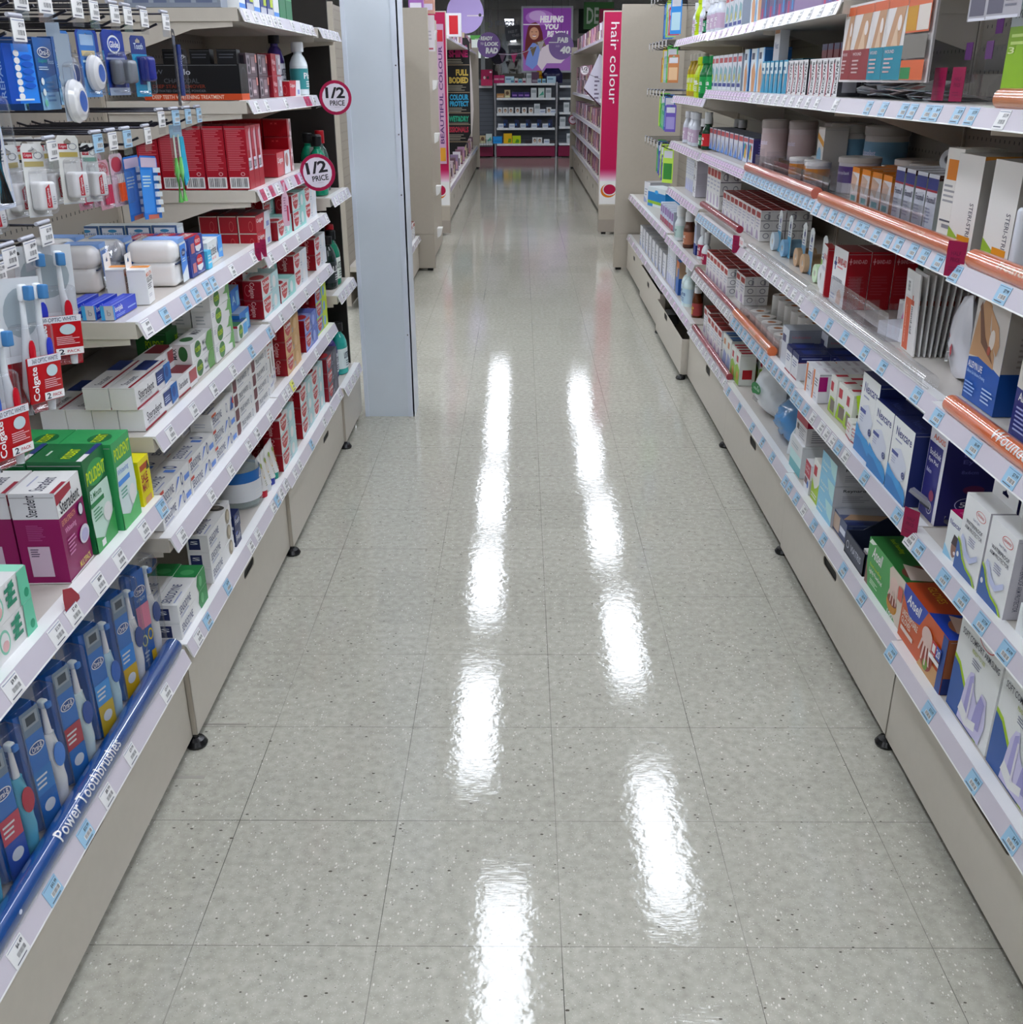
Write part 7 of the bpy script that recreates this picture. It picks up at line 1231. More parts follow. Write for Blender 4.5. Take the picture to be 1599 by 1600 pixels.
carton('white_pair_box', .08, .1, .055, '#c8c8cc', [('r', .1, .4, .3, .8, '#30303c'), ('l', .4, .3, .9, .7, 2, '#a0a0a8')], [('r', 0, 0, 1, 1, '#a4a0aa')])
rows('white_pair_box', 'R', 3.85, .78, .782, 1, 'ointment_carton', 'white ointment carton beyond the plaster boxes', 'carton', levels=3); rows('white_slim_box', 'R', 4.0, .80, .782, 5, 'support_box', 'slim pale blue box by the third shelf end', 'box', 'slim pale blue boxes', jit=.01)

Z = 1.0185
rows('white_big_box', 'R', .50, .757, Z, 1, 'wound_strip_box', 'large white box with grey side and barcode, right', 'box'); put('white_big_box', 'R', .655, .757, Z, 'wound_strip_box', 'large white box with grey side, beside the orange square one', 'box')
put('white_big_box', 'R', .30, .9, Z, 'wound_strip_box', 'large grey white box further right in shade', 'box'); put('white_post_box', 'R', .775, .766, Z, 'wound_strip_box', 'slim white box with orange square, fourth shelf', 'box', None, 0, .05)
m = MB(); m.rbox(0, 0, 0, .02, .03, .1, C('#c4c8d4', .2), None, .008, 3); o = m.build('plastic_clip'); pose(o, 'R', .46, .745, Z, .02); tag(o, 'rounded translucent plastic clip standing near the orange tube end', 'clip')
rows('fixo_box', 'R', .93, .79, Z, 4, 'fixing_tape_box', 'white box with navy and red band, fourth shelf', 'box', None, jit=.03, gap=.01)
tape_roll('roll_p', .022, .06, '#b4b6ba', '#8c8c90')
for k in range(4): stand(GOODS['roll_p'], 'R', .97+k*.06, .93, Z+.115, 'tape_roll', 'paper wrapped roll lying on the tape boxes, %s' % ORD[k], 'tape roll', None, .5, 1.35)
rows('orange_pack', 'R', 1.2, .79, Z, 4, 'support_carton', 'orange topped white carton, fourth shelf', 'carton', None, jit=.05, gap=.02); rows('teal_orange_pack', 'R', 1.3, .90, Z, 5, 'support_carton', 'teal and orange carton, rear of fourth shelf', 'carton', 'teal and orange cartons', jit=.05, gap=.015)
def jar(key, r, h, body, band, lid, topb=None):
    if key in GOODS: return GOODS[key]
    m = MB(); m.lathe([(0, 0), (r*.95, 0), (r, .004), (r, h*.86), (0, h*.86)], C(body, .3), 28); p = [('jar_body', m.mesh('jar_body'))]
    m = MB(); m.lathe([(r*1.01, h*.3), (r*1.01, h*.75)], C(band, .35), 28)
    vs, fs, _ = text_fine('Tape Elastoplast', .01); a0, a1 = -PI/2-.8, -PI/2+.8; m.add([(r*1.02*math.cos(a0+(a1-a0)*x), r*1.02*math.sin(a0+(a1-a0)*x), h*(.5+.12*y)) for x, y in vs], fs, '#c4c0d4'); p.append(('jar_label', m.mesh('jar_label')))
    m = MB(); m.lathe([(r*1.03, h*.84), (r*1.05, h*.86), (r*1.05, h*.98), (r*.98, h), (0, h)], C(lid, .3), 28); p.append(('lid', m.mesh('lid'))); GOODS[key] = p; return p
jar('jarp', .055, .095, '#b8b4b8', '#4c3474', '#b4b0ac'); jar('jaro', .035, .07, '#b4b0b0', '#b0702c', '#c4c2c0'); jar('jarw', .06, .17, '#b0aca8', '#6c90a8', '#98948e'); jar('jart', .045, .165, '#a89c9c', '#a89898', '#8c8480'); jar('jarn', .04, .15, '#34366c', '#b0b0b8', '#b8b8bc')
for y, x, p, nm in ((1.70, .87, 'jarp', 'purple labelled jar, nearest on fourth shelf'), (1.60, .99, 'jarp', 'purple labelled jar in second row'), (1.46, .98, 'jarp', 'purple labelled jar in the shade to the right'), (1.86, .80, 'jaro', 'small orange banded tub, first'), (1.95, .82, 'jaro', 'small orange banded tub, second'), (2.05, .80, 'jaro', 'small orange banded tub, third'), (2.1, .88, 'jaro', 'small orange banded tub in second row'), (2.0, .93, 'jarw', 'tall canister with blue band at the back'), (1.83, .98, 'jarw', 'tall canister with blue band, nearer the camera'), (2.33, .87, 'jart', 'tall pinkish canister'), (2.42, .80, 'jart', 'pale pink canister in front'), (2.52, .85, 'jarn', 'navy canister with white band'), (2.2, .95, 'jart', 'pinkish canister by the back panel')):
    stand(GOODS[p], 'R', y, x, Z, 'tape_tub', nm+', right gondola' if len(nm.split()) < 9 else nm, 'tub')
carton('tall_cream_box', .07, .07, .16, '#c4c0bc', [('p', [(0,.9),(1,.75),(1,.65),(0,.8)], '#c08838'), ('e', .4, .45, .35, .2, '#7ca4bc')], [('r', 0, 0, 1, 1, '#a8a4a0')])
put('tall_cream_box', 'R', 1.93, .83, Z, 'canister_box', 'tall white box with orange stripe and blue dot', 'box')
tub(1.55, .745, Z, .9, .075, 'clear divider tray behind the orange tubes, fourth shelf', .07, 16); tub(.86, .745, Z, .5, .08, 'clear divider tray before the white tape boxes, fourth shelf', .05, 7)
rows('kids_plaster', 'R', 2.70, .79, Z, 2, 'plaster_box', 'colourful childrens plaster box', 'box', None, deep=2, jit=.02, gap=.015); rows('kids_plaster_b', 'R', 2.92, .795, Z, 8, 'plaster_box', 'colourful plaster box further along', 'box', 'colourful plaster boxes', jit=.02, gap=.02)
drk = bottle_parts('drk', .026, .13, C('#14100e', .15), '#c6c6c8', .035, .02, '#2c6c4c', 'Oil'); redb = bottle_parts('redb', .026, .16, C('#1c3a28', .15), '#c4c6c8', .05, .018, '#b02c30', 'Tea'); pale = bottle_parts('pale', .026, .15, C('#b8bcc4', .2), '#c8cad0', .03, .018, '#a894a8', 'Lot')
for k, (y, x, p, nm) in enumerate(((3.68, .79, redb, 'red labelled dark green bottle'), (3.77, .79, drk, 'dark bottle with white cap, first'), (3.84, .82, drk, 'dark bottle with white cap, second'), (3.6, .93, drk, 'dark bottle with white cap at the back, first'), (3.7, .93, drk, 'dark bottle with white cap at the back, second'), (3.92, .78, pale, 'pale bottle with lilac label, first'), (4.0, .78, pale, 'pale bottle with lilac label, second'), (4.1, .79, pale, 'pale bottle with lilac label, third'), (4.2, .78, pale, 'pale bottle with lilac label, fourth'))):
    stand(p, 'R', y, x, 1.0115 if y > 3.4 else Z, 'lotion_bottle', nm+' on fourth shelf', 'bottle')

Z = 1.2685
# leaflet and dressing display with printed boards
t = thing('dressing_display', 'white board display with skin dressing pictures on fifth right shelf', 'display', (0,0,0)); m = MB(); L = .60; H = .17
m.box(0, 0, .035, L, .004, H+.035, '#c8c4c4')
pan = [('r', .015, .0, .115+.02, 1, '#b8593c'), ('r', .155, 0, .395-.01, 1, '#b8593c'), ('r', .40, 0, .565, 1, '#b8593c'), ('r', .58, 0, .80, 1, '#b8593c')]
ops = []
x = .97
for (w_, c2) in ((.12, '#7a2c30'), (.22, '#7a2c30'), (.16, '#1f7488'), (.2, '#1f7488')):
    u0 = .02 if not ops else u1+.012; u1 = u0+w_
    ops += [('r', u0, .03, u1, .97, '#c8c4c2'), ('r', u0, .86, u1, .97, '#b85c3c'), ('r', u0, .03, u1, .42, c2), ('p', [(u0+w_*.1,.42),(u0+w_*.45,.86),(u0+w_*.95,.86),(u0+w_*.8,.42)], '#a88468'), ('p', [(u0+w_*.35,.42),(u0+w_*.6,.72),(u0+w_*.7,.42)], '#c0a890'), ('e', u0+w_*.7, .68, w_*.1, .09, '#d0c8c4'), ('l', u0+w_*.1, .1, u0+w_*.6, .3, 4, '#b8a0a0'), ('t', u0+w_*.1, .34, u0+w_*.6, .38, 'WOUND', '#c8b8b8')]
ops += [('r', u1+.012, .55, .985, .97, '#b85c3c'), ('r', u1+.012, .57, u1+.11, .84, '#b0822c'), ('r', u1+.115, .57, .98, .84, '#c4bcb4'), ('r', u1+.012, .03, .985, .25, '#b85c3c'), ('r', u1+.014, .04, u1+.11, .17, '#2a7444'), ('r', u1+.012, .27, .985, .53, '#6c6862')]
draw(m, ops, (0, 0, .035), (1,0,0), (0,0,1), L, H); m.build('printed_board', t)
m = MB()
for x in (0, L-.003): m.box(x, 0, 0, x+.003, .22, .2, plastic('clear_plastic'))
m.box(0, 0, 0, L, .22, .002, plastic('clear_plastic')); m.build('clear_case', t); pose(t, 'R', .93, .735, Z, L)
pm = []
for k in range(8):
    m = MB(); m.box(-.03, 0, 0, .03, .09, .0012, ['#c4c8cc', '#b8bcc4', '#c8b8b8', '#9cb0b4'][k % 4]); draw(m, [('r', .1, .1, .5, .4, ['#a04a50', '#3c5c8c', '#1f7488'][k % 3]), ('l', .1, .5, .9, .9, 3, '#8c8c94')], (-.03, 0, .0012), (1,0,0), (0,1,0), .06, .09); pm.append(m.mesh('loose_dressing'))
for k in range(26):
    o = bpy.data.objects.new('loose_dressing', pm[k % 8]); COL.objects.link(o); o.location = (.745+random.uniform(0, .03)+(k % 3)*.02, .98+(k % 13)*.042, Z+.003+.005*(k//5)); o.rotation_euler = (random.uniform(-.25, .25), random.uniform(-.2, .1), -PI/2+random.uniform(-.7, .7))
    tag(o, 'loose flat dressing sachet in the heap under the picture board', 'sachet', 'loose sachets under the picture board')
t = thing('leaflet_holder', 'clear plastic leaflet stand with magenta flags on fifth right shelf', 'leaflet holder', (0,0,0)); m = MB(); P_ = plastic('clear_plastic')
for k in range(4): m.box(.0, .02+k*.05, .01+k*.045, .2, .022+k*.05, .05+k*.05, P_); m.box(0, .0+k*.05, .01+k*.045, .2, .05+k*.05, .012+k*.045, P_)
for x in (0, .2): m.prism([(0,0),(.2,0),(.2,.2),(.15,.2),(0,.03)], .002, P_, Matrix(((0,0,1,x),(1,0,0,0),(0,1,0,0),(0,0,0,1))))
m.build('tiered_holder', t)
for k in range(4): m = MB(); m.box(.03+.09*(k % 2), .018+(k//2)*.05, .075+(k//2)*.045, .06+.09*(k % 2), .019+(k//2)*.05, .105+(k//2)*.045, '#4c2458'); m.build('divider_tab', t); pose(t, 'R', .70, .76, Z, .2)
for y, nm in ((.56, 'printed flyer hanging over the leaflet stand on the right, nearer'), (.63, 'printed flyer hanging over the leaflet stand, further')):
    m = MB(); m.box(-.045, 0, -.075, .045, .001, 0, '#9c9aa0'); draw(m, [('r', .05, .1, .5, .9, '#5c5a66'), ('t', .55, .7, .95, .85, 'Mob', '#26262e'), ('l', .55, .2, .95, .6, 4, '#6a6a74'), ('r', .05, .0, .95, .06, '#c4c4cc')], (-.045, 0, -.075), (1,0,0), (0,0,1), .09, .075); m.tube([(0, .0005, 0), (0, .0005, .115)], .001, plastic('clear_plastic'), 5); o = m.build('hanging_flyer'); pose(o, 'R', y, .702, 1.475, 0, 0, .2); tag(o, nm, 'flyer')
m = MB(); m.box(0, 0, 0, .15, .03, .2, '#7ca01c'); draw(m, [('r', 0, .6, 1, .75, '#b8c0c4'), ('t', .05, .66, .5, .72, 'Widex', '#28282e'), ('r', 0, .75, 1, 1, '#98b8c4'), ('l', .08, .45, .5, .56, 2, '#b8cc7c'), ('t', .05, .4, .2, .45, '3', '#c8d49c')], (0,0,0), (1,0,0), (0,0,1), .15, .2); o = m.build('lime_brochure_box'); pose(o, 'R', .445, .735, Z, .15); tag(o, 'lime green printed box at the top right frame edge', 'box')
rows('rocktape', 'R', 1.545, .738, Z, 5, 'sports_tape_box', 'white box with black vertical lettering, nearer set', 'box', None, gap=.001, jit=.004); rows('rocktape', 'R', 1.85, .738, Z, 4, 'sports_tape_box', 'white box with black vertical lettering, further set', 'box', None, gap=.001, jit=.004)
rows('rocktape', 'R', 1.55, .80, Z, 8, 'sports_tape_box', 'white and black tape box, second row', 'box', 'tape boxes in the second row', gap=.004, jit=.004); rows('maroon_can_box', 'R', 1.6, .80, Z+.093, 6, 'tape_tin', 'small maroon tin lying over the tape boxes', 'tin', 'maroon tins', gap=.01)
rows('teal_pack_box', 'R', 2.10, .742, Z, 6, 'cold_pack_box', 'teal and white carton, fifth shelf', 'carton', None, gap=.01, jit=.02); put('teal_wide_box', 'R', 2.15, .80, Z, 'cold_pack_box', 'wide dark teal box behind the teal cartons', 'box'); put('white_tab_pack', 'R', 2.35, .77, Z+.097, 'heat_pack', 'small white pack with orange top on the teal cartons', 'pack')
rows('blue_support_box', 'R', 2.5, .76, Z, 3, 'support_box', 'white and blue support box with arm picture', 'box', None, gap=.02, jit=.03); rows('plaster_box', 'R', 2.85, .755, Z, 7, 'plaster_box', 'pale plaster box with red heading, fifth shelf', 'box', 'pale plaster boxes with red heading', gap=.012, jit=.02)
yel = bottle_parts('yel', .03, .19, C('#a08838', .15, alpha=.9), '#b8b4ac', .03, .02, '#b4bc3c', 'Oil'); grn = bottle_parts('grn', .034, .17, C('#1c6434', .25), '#1f7440', .03, .026, '#2c8c4c', 'Tea'); lim = bottle_parts('lim', .03, .17, C('#a4b82c', .3), '#a4b82c', .03, .02, '#94a828', 'B')
for y, x, p, nm in ((3.5, .77, grn, 'green bottle, nearest'), (3.62, .76, grn, 'green bottle, second'), (3.74, .76, lim, 'lime bottle, nearest'), (3.84, .77, lim, 'lime bottle, second'), (3.95, .80, yel, 'amber oil bottle, nearest'), (4.06, .80, yel, 'amber oil bottle, second'), (4.17, .80, yel, 'amber oil bottle, third'), (4.27, .80, yel, 'amber oil bottle, fourth')):
    stand(p, 'R', y, x, 1.2315 if y > 3.4 else Z, 'massage_oil_bottle', nm+' on the fifth right shelf', 'bottle')
shelf('R', -.45, .551, 1.62, .70, 'unseen shelf above the lime box, added for its shade', [], depth=.34); shelf('R', .551, 1.5, 1.62, .70, 'unseen shelf above the leaflet stand, added for shade, that holds the hanging flyers', [], depth=.34)  # out of frame, added to shade the back panel; flyers hang below
Z = 1.4875
rows('leaflet_case', 'R', 1.6, .75, Z, 2, 'display_case', 'purple case with magenta square on top right shelf', 'box', None, gap=.02); rows('leaflet_case', 'R', 2.1, .745, Z, 4, 'display_case', 'purple display case further along the top right shelf', 'box', None, gap=.02); rows('blue_support_box', 'R', 2.6, .76, Z, 2, 'support_box', 'white and blue support box on top right shelf', 'box', None)
rows('plaster_box', 'R', 2.95, .76, Z, 4, 'plaster_box', 'pale plaster box on top right shelf', 'box', 'pale plaster boxes on the top right shelf')
for k in range(7): stand((drk, pale, lim)[k % 3] if k % 2 else pale, 'R', 3.5+k*.1, .78, 1.4915, 'lotion_bottle', 'small bottle with white cap on top right shelf, %s' % ORD[k], 'bottle', 'small bottles on the top right shelf')

# ------------------------------------------------------------------ far end: end panels, hair colour aisle, display, shop window
def end_panel(name, nm, x0, x1, y, z1, d=.04, seam=.265, col=None):
    t = thing(name, nm, 'end panel', ((x0+x1)/2, y, 0)); w = (x1-x0)/2; m = MB(); m.box(-w, 0, .02, w, d, seam-.002, col or BEIGE_D); m.build('plinth', t)
    m = MB(); m.box(-w, 0, seam, w, d, z1, col or BEIGE_D); m.build('panel', t)
    m = MB(); m.box(-w+.02, .02, 0, -w+.06, .06, .02, BLACK); m.box(w-.06, .02, 0, w-.02, .06, .02, BLACK); m.build('foot', t); return t
end_panel('gondola_end_panel', 'tall beige end panel closing the right gondola', .625, 1.06, 6.37, 1.775, .05); end_panel('gondola_end_panel', 'tall beige end panel beyond the boxed pillar on the left', -1.12, -.70, 6.35, 1.757, .05)
bay('L', 5.0, 6.34, .82, 'beige gondola bay seen between pillar and tall left end panel', (.75, .86, .17, .2), kx=.82, top=1.7)
shelf('L', 5.0, 6.34, .257, .81, 'bottom shelf beyond the pillar with small boxes', ev(5.6, 6.2, 3, 'w'), base=True)
for k in range(6): put('bandaid_box', 'L', 5.62+k*.1, .83, .259, 'medicine_carton', 'white carton with red top beyond the pillar, %s' % ORD[k], 'carton', 'white cartons beyond the pillar', .05)
# cross aisle end units with shelf tags showing past the panels
for sx, nm in ((-1, 'left'), (1, 'right')):
    t = thing('aisle_end_unit', 'beige shelving end unit just behind the tall %s end panel' % nm, 'shelving', (sx*.923, 6.45, 0)); m = MB(); m.box(-.18, 0, .02, .18, 1.25, 1.74, BEIGE_D); m.build('carcass', t)
    for k, z in enumerate((1.65, 1.306, .922, .527, .2)):
        m = MB(); m.prism([(0,0),(.05,0),(.035,-.06),(.012,-.075)], .12, LIP, Matrix(((-sx,0,0,-sx*.17),(0,0,1,.7),(0,1,0,z),(0,0,0,1)))); m.build('shelf_tag_end', t)
def banner(x0, x1, y, nm, flip, text):
    t = thing('magenta_end_banner', nm, 'banner', ((x0+x1)/2, y, 0)); w = (x1-x0)/2
    m = MB(); m.box(-w, 0, .02, w, .05, .13, painted('#a0968c')); m.box(-w, 0, .13, w, .05, .255, BEIGE_D); m.build('plinth', t)
    m = MB(); m.box(-w-.006, .0, .255, w+.006, .05, 1.84, BEIGE); m.build('frame', t)
    m = MB(); ops = [('r', 0, 0, 1, 1, '#a01848')]
    for q in range(10):
        c = [int(0xa0+(0xd8-0xa0)*q/9), int(0x18+(0xd4-0x18)*q/9), int(0x48+(0xdc-0x48)*q/9)]; ops.append(('r', 0, .2-.008*(q+1), 1, .2-.008*q, '#%02x%02x%02x' % tuple(c)))
    ops += [('r', 0, 0, 1, .12, '#d8d4dc'), ('e', flip, .075, .36, .038, '#b86a24'), ('e', flip+.06, .082, .33, .034, '#d8d4dc'), ('e', flip+.05, .082, .28, .028, '#9a1c40')]
    if text: ops.append(('t', .3, .54, .66, .95, 'hair colour', '#d8ccd2', -90, .0))
    draw(m, ops, (-w, -.001, .265), (1,0,0), (0,0,1), 2*w, 1.565); m.build('printed_panel', t)
    m = MB(); m.box(-w+.03, .01, 0, -w+.07, .05, .02, BLACK); m.build('foot', t); return t
banner(.645, .84, 8.25, 'magenta hair colour banner panel right of the aisle', .42, True); banner(-.86, -.705, 8.2, 'magenta banner panel left of the aisle', .45, False)
m = MB(); m.box(-.03, 0, 0, .03, .002, 1.12, '#b090a8'); draw(m, [('r', .1, .02, .9, .12, '#c08c40'), ('t', .2, .15, .75, .85, 'BEAUTIFUL COLOUR', '#4c2c5c', 90, .02), ('r', .1, .88, .9, .96, '#b0303c')], (-.03,-.0005,0), (1,0,0), (0,0,1), .06, 1.12); o = m.build('pink_strip_poster'); o.location = (-.752, 8.19, .62); tag(o, 'narrow pink strip poster with vertical letters left of the aisle', 'poster')
m = MB(); m.box(-.03, 0, 0, .04, .002, .24, '#c8c4ca'); draw(m, [('r', .2, .05, .8, .1, '#a05060'), ('l', .2, .3, .8, .6, 3, '#a8a4b0')], (-.03,-.0005,0), (1,0,0), (0,0,1), .07, .24); o = m.build('white_notice'); o.location = (-.735, 6.9, 1.5); tag(o, 'white paper notice on top of the left end unit', 'notice')
# hair colour gondolas
for sx, side, wh in ((1, 'R', 'right'), (-1, 'L', 'left')):
    for q in range(7): bay(side, 8.32+q*1.04, 8.32+(q+1)*1.04-.01, .762, 'far beige gondola bay on the %s, %s beyond the magenta banner' % (wh, ORD[q].replace('nearest', 'first')), (.45, .53, .15, .2), kx=.768, back=1.1, top=1.75, foot=False, pegs=False, z1=.3)
    t = end_panel('gondola_end_panel', 'beige end panel at the far end of the %s hair colour aisle' % wh, *((.715, 1.1) if sx > 0 else (-1.1, -.712)), 15.65, 1.75)
    for z, nm in ((.345, 'bottom'), (.59, 'second'), (.83, 'third'), (1.12, 'fourth'), (1.68, 'top')):
        if sx < 0 and nm in ('second', 'third', 'fourth'): continue
        shelf(side, 8.32, 15.6, z, .745, '%s long shelf in the far %s hair colour aisle' % (nm, wh), [], depth=.33, base=True)
cols = ['#8c5c6c', '#a8848c', '#6a4858', '#b0a0a8', '#94708c', '#c0b4bc', '#5c4450', '#a89c84', '#7c6c88', '#b88c94', '#4c3c48', '#c8c4cc']
for k, c in enumerate(cols): carton('hair%d' % k, .075, .09, .17, c, [('r', .1, .55, .9, .95, cols[(k*5+3) % 12]), ('e', .5, .4, .3, .14, '#b89888'), ('r', .1, .05, .9, .15, '#c8c0c8')], [('r', .1, .1, .9, .6, cols[(k*3+1) % 12])])
KINDS['nail'] = dict(KINDS['hair5'], mesh=None, h=.1)
def plural(i): return 'hair%d' % ((i*7+i//3) % 12)
for z, nm, hh in ((.346, 'bottom', 1), (.591, 'second', 1), (.831, 'third', 1), (1.121, 'fourth', 1), (1.681, 'top', 1)):
    for i in range(26):
        if nm == 'fourth' and i < 1: continue
        put(plural(i+len(nm)), 'R', 8.45+i*.19 if i < 8 else 8.45+8*.19+(i-8)*.3, .775, z+.0005, 'hair_colour_carton', 'hair colour carton in the %s row of the far right aisle' % nm, 'carton', 'hair colour cartons, %s row' % nm, .04)
for i in range(26): put(plural(i+3), 'R', 8.5+i*.27, .78, 1.1215+.172, 'hair_colour_carton', 'hair colour carton stacked above the fourth row, far right aisle', 'carton', 'upper hair colour cartons', .04)
for z, nm in ((.346, 'bottom'), (1.681, 'top')):
    for i in range(14): put(plural(i*2+1), 'L', 8.5+i*.48, .78, z+.0005, 'hair_care_carton', 'hair care carton on the %s shelf of the far left aisle' % nm, 'carton', 'hair care cartons, %s shelf' % nm, .08)
# leaning printed sheet
m = MB(); m.prism([(0,0),(.46,-.23),(.46,.24),(.27,.30)], .002, C('#c4c2d0', .4), Matrix(((1,0,0,0),(0,0,-1,0),(0,1,0,0),(0,0,0,1)))); draw(m, [('l', .42, .2, .62, .7, 6, '#6c6478'), ('l', .7, .0, .9, .6, 6, '#6c6478')], (0,-.0022,-.2), (1,0,0), (0,0,1), .46, .45)
m.prism([(0,0),(.46,-.23),(.46,-.245),(0,-.02)], .004, C('#3c2030'), Matrix(((1,0,0,0),(0,0,-1,0),(0,1,0,0),(0,0,0,1)))); o = m.build('notice_sheet'); o.location = (.58, 9.9, 1.225); o.scale = (.55, 1, 1.05); tag(o, 'large white notice sheet leaning out across the hair colour shelf', 'notice')
sign('R', .555, 9.5, 1.385, .047, HW, '#8c7080', 'small 1/2 price sign in the far right aisle', face='#d0ccd4', arm=False).location = (.561, 9.5, 1.386)
m = MB(); m.tube([(.58, 9.505, 1.36), (.76, 9.52, 1.29)], .002, METAL, 6); o = m.build('sign_arm'); tag(o, 'thin metal arm holding the small 1/2 price sign', 'bracket')
sign('R', .555, 9.5, 1.385, .07, [('t', .25, .4, .75, .65, '40', '#6a3c4c', 0, .03), ('t', .3, .66, .7, .74, 'SAVE', '#6a3c4c')], '#8c2c44', 'small round save sign at the far right end panel', face='#c8bcc8', arm=False).location = (.74, 15.3, .733)
# black wing boards
t = thing('black_wing_display', 'tall black wing board with coloured words in the far left aisle', 'display', (-.885, 12.8, 0)); m = MB()
m.prism([(-.19,.3),(-.1,.2),(-.02,.2),(.0,.3),(.09,.5),(.17,.66),(.17,1.74),(.14,1.79),(-.19,1.8)], .03, C('#0a090b', .5), Matrix(((1,0,0,0),(0,0,-1,.03),(0,1,0,0),(0,0,0,1)))); m.build('board', t)
m = MB(); wd = .35; O = (-.185, -.001, 0)
def wz(a): return a/2.0
draw(m, [('r', 0, wz(z), 1, wz(z+.009), '#8c7c68') for z in (1.473, 1.149, .903, .763, .551)]+[('t', .2, wz(1.66), .95, wz(1.71), 'SMOOTH &', '#7c2850', 0, .03), ('t', .25, wz(1.565), .95, wz(1.65), 'SHINE', '#a02c60', 0, .05), ('l', .2, wz(1.49), .95, wz(1.55), 3, '#8c887c'),
    ('t', .5, wz(1.35), .95, wz(1.425), 'FULL', '#b8a058', 0, .05), ('t', .25, wz(1.26), .95, wz(1.335), 'BODIED', '#b8a058', 0, .05), ('l', .2, wz(1.17), .95, wz(1.24), 4, '#8c887c'),
    ('t', .25, wz(1.06), .95, wz(1.13), 'COLOUR', '#3a8cb0', 0, .05), ('t', .25, wz(.985), .95, wz(1.05), 'PROTECT', '#3a8cb0', 0, .05), ('l', .22, wz(.915), .95, wz(.975), 3, '#8c887c'),
    ('t', .2, wz(.80), .95, wz(.87), 'WET&DRY', '#2f8c70', 0, .05), ('l', .15, wz(.775), .95, wz(.79), 1, '#8c887c'), ('t', .08, wz(.67), .93, wz(.74), 'FESSIONALS', '#983040', 0, .05), ('l', .15, wz(.57), .9, wz(.65), 4, '#8c887c')], O, (1,0,0), (0,0,1), wd, 2.0); m.build('coloured_words', t)
m = MB(); m.prism([(0,0),(.03,-.3),(.05,-.75),(.02,-1.1),(-.02,-.9),(-.03,-.3)], .002, C('#c4bcb8', .4), Matrix(((1,0,0,0),(0,0,-1,0),(0,1,0,0),(0,0,0,1)))); o = m.build('paper_streamer'); o.location = (-.728, 12.9, 1.70); tag(o, 'long curled white paper label hanging in the far left aisle', 'paper')
def round_sign(x, y, z, r, lines, nm, c='#6a5284'):
    t = thing('round_hanging_sign', nm, 'sign', (x, y, z)); m = MB(); m.lathe([(0, -.003), (r, -.003), (r, .003), (0, .003)], C(c, .5), 40, Matrix.Rotation(PI/2, 4, 'X'), smooth=False); m.build('disc', t)
    m = MB(); m.tube([(0, .004, r*.9), (0, .004, CEIL-z)], .002, DARKM, 5); m.build('hanging_wire', t)
    m = MB(); draw(m, lines, (-r, -.004, -r), (1,0,0), (0,0,1), 2*r, 2*r, .002); m.build('lettering', t); return t
round_sign(-.575, 16.5, 1.81, .185, [('t', .15, .68, .68, .84, 'READY', '#dcd8e0', 0, .05, .1), ('t', .14, .5, .28, .6, 'TO', '#c0b8c8', 0, .03, .1), ('t', .32, .46, .92, .62, 'LOOK', '#dcd8e0', 0, .05, .1), ('t', .36, .16, .9, .4, 'RAD', '#e4e0e8', 0, .06, .1), ('r', -.1, .72, .12, .75, '#dcd8e0')], 'round purple READY TO LOOK RAD sign')
round_sign(.585, 16.5, 1.79, .2, [('t', .34, .62, .78, .82, 'FAB', '#dcd8e0', 0, .05, .1), ('t', .28, .46, .44, .54, 'AND', '#a090b0', 0, .03), ('t', .46, .22, .88, .5, '40', '#e4e0e8', 0, .06, .1), ('r', .0, .62, .34, .65, '#dcd8e0'), ('r', .85, .22, 1, .25, '#dcd8e0')], 'round purple FAB and 40 sign', '#725a8c')
round_sign(-.815, 13.9, 2.13, .25, [('r', .55, .42, 1, .45, '#d0c8d8'), ('e', .9, .45, .04, .04, '#303038')], 'large lilac disc above the far left shelves', '#a494c4')
t = thing('bunting', 'string of small pennants between the two purple round signs', 'bunting', (0, 16.55, 0)); pts = []
for i in range(15): u = i/14; pts.append((-.42+.86*u, 0, 1.68+.3*u-.12*math.sin(PI*u)+.0))
m = MB(); m.tube(pts, .006, C('#a8a0b0', .5), 6); m.build('string', t); m = MB(); m.tube([pts[0], (-.42, 0, CEIL)], .002, DARKM, 5); m.build('hanging_wire', t); m = MB(); m.tube([pts[-1], (.44, 0, CEIL)], .002, DARKM, 5); m.build('hanging_wire', t)
for i, c in ((1, '#4c3448'), (4, '#8c2450'), (7, '#7c2438'), (9, '#6a5c44'), (11, '#b0a8a8')):
    x, _, z = pts[i]; m = MB(); m.prism([(x-.05, z+.01), (x, z-.13), (x+.06, z+.02)], .002, C(c, .5), Matrix(((1,0,0,0),(0,0,-1,0),(0,1,0,0),(0,0,0,1)))); m.build('pennant', t)

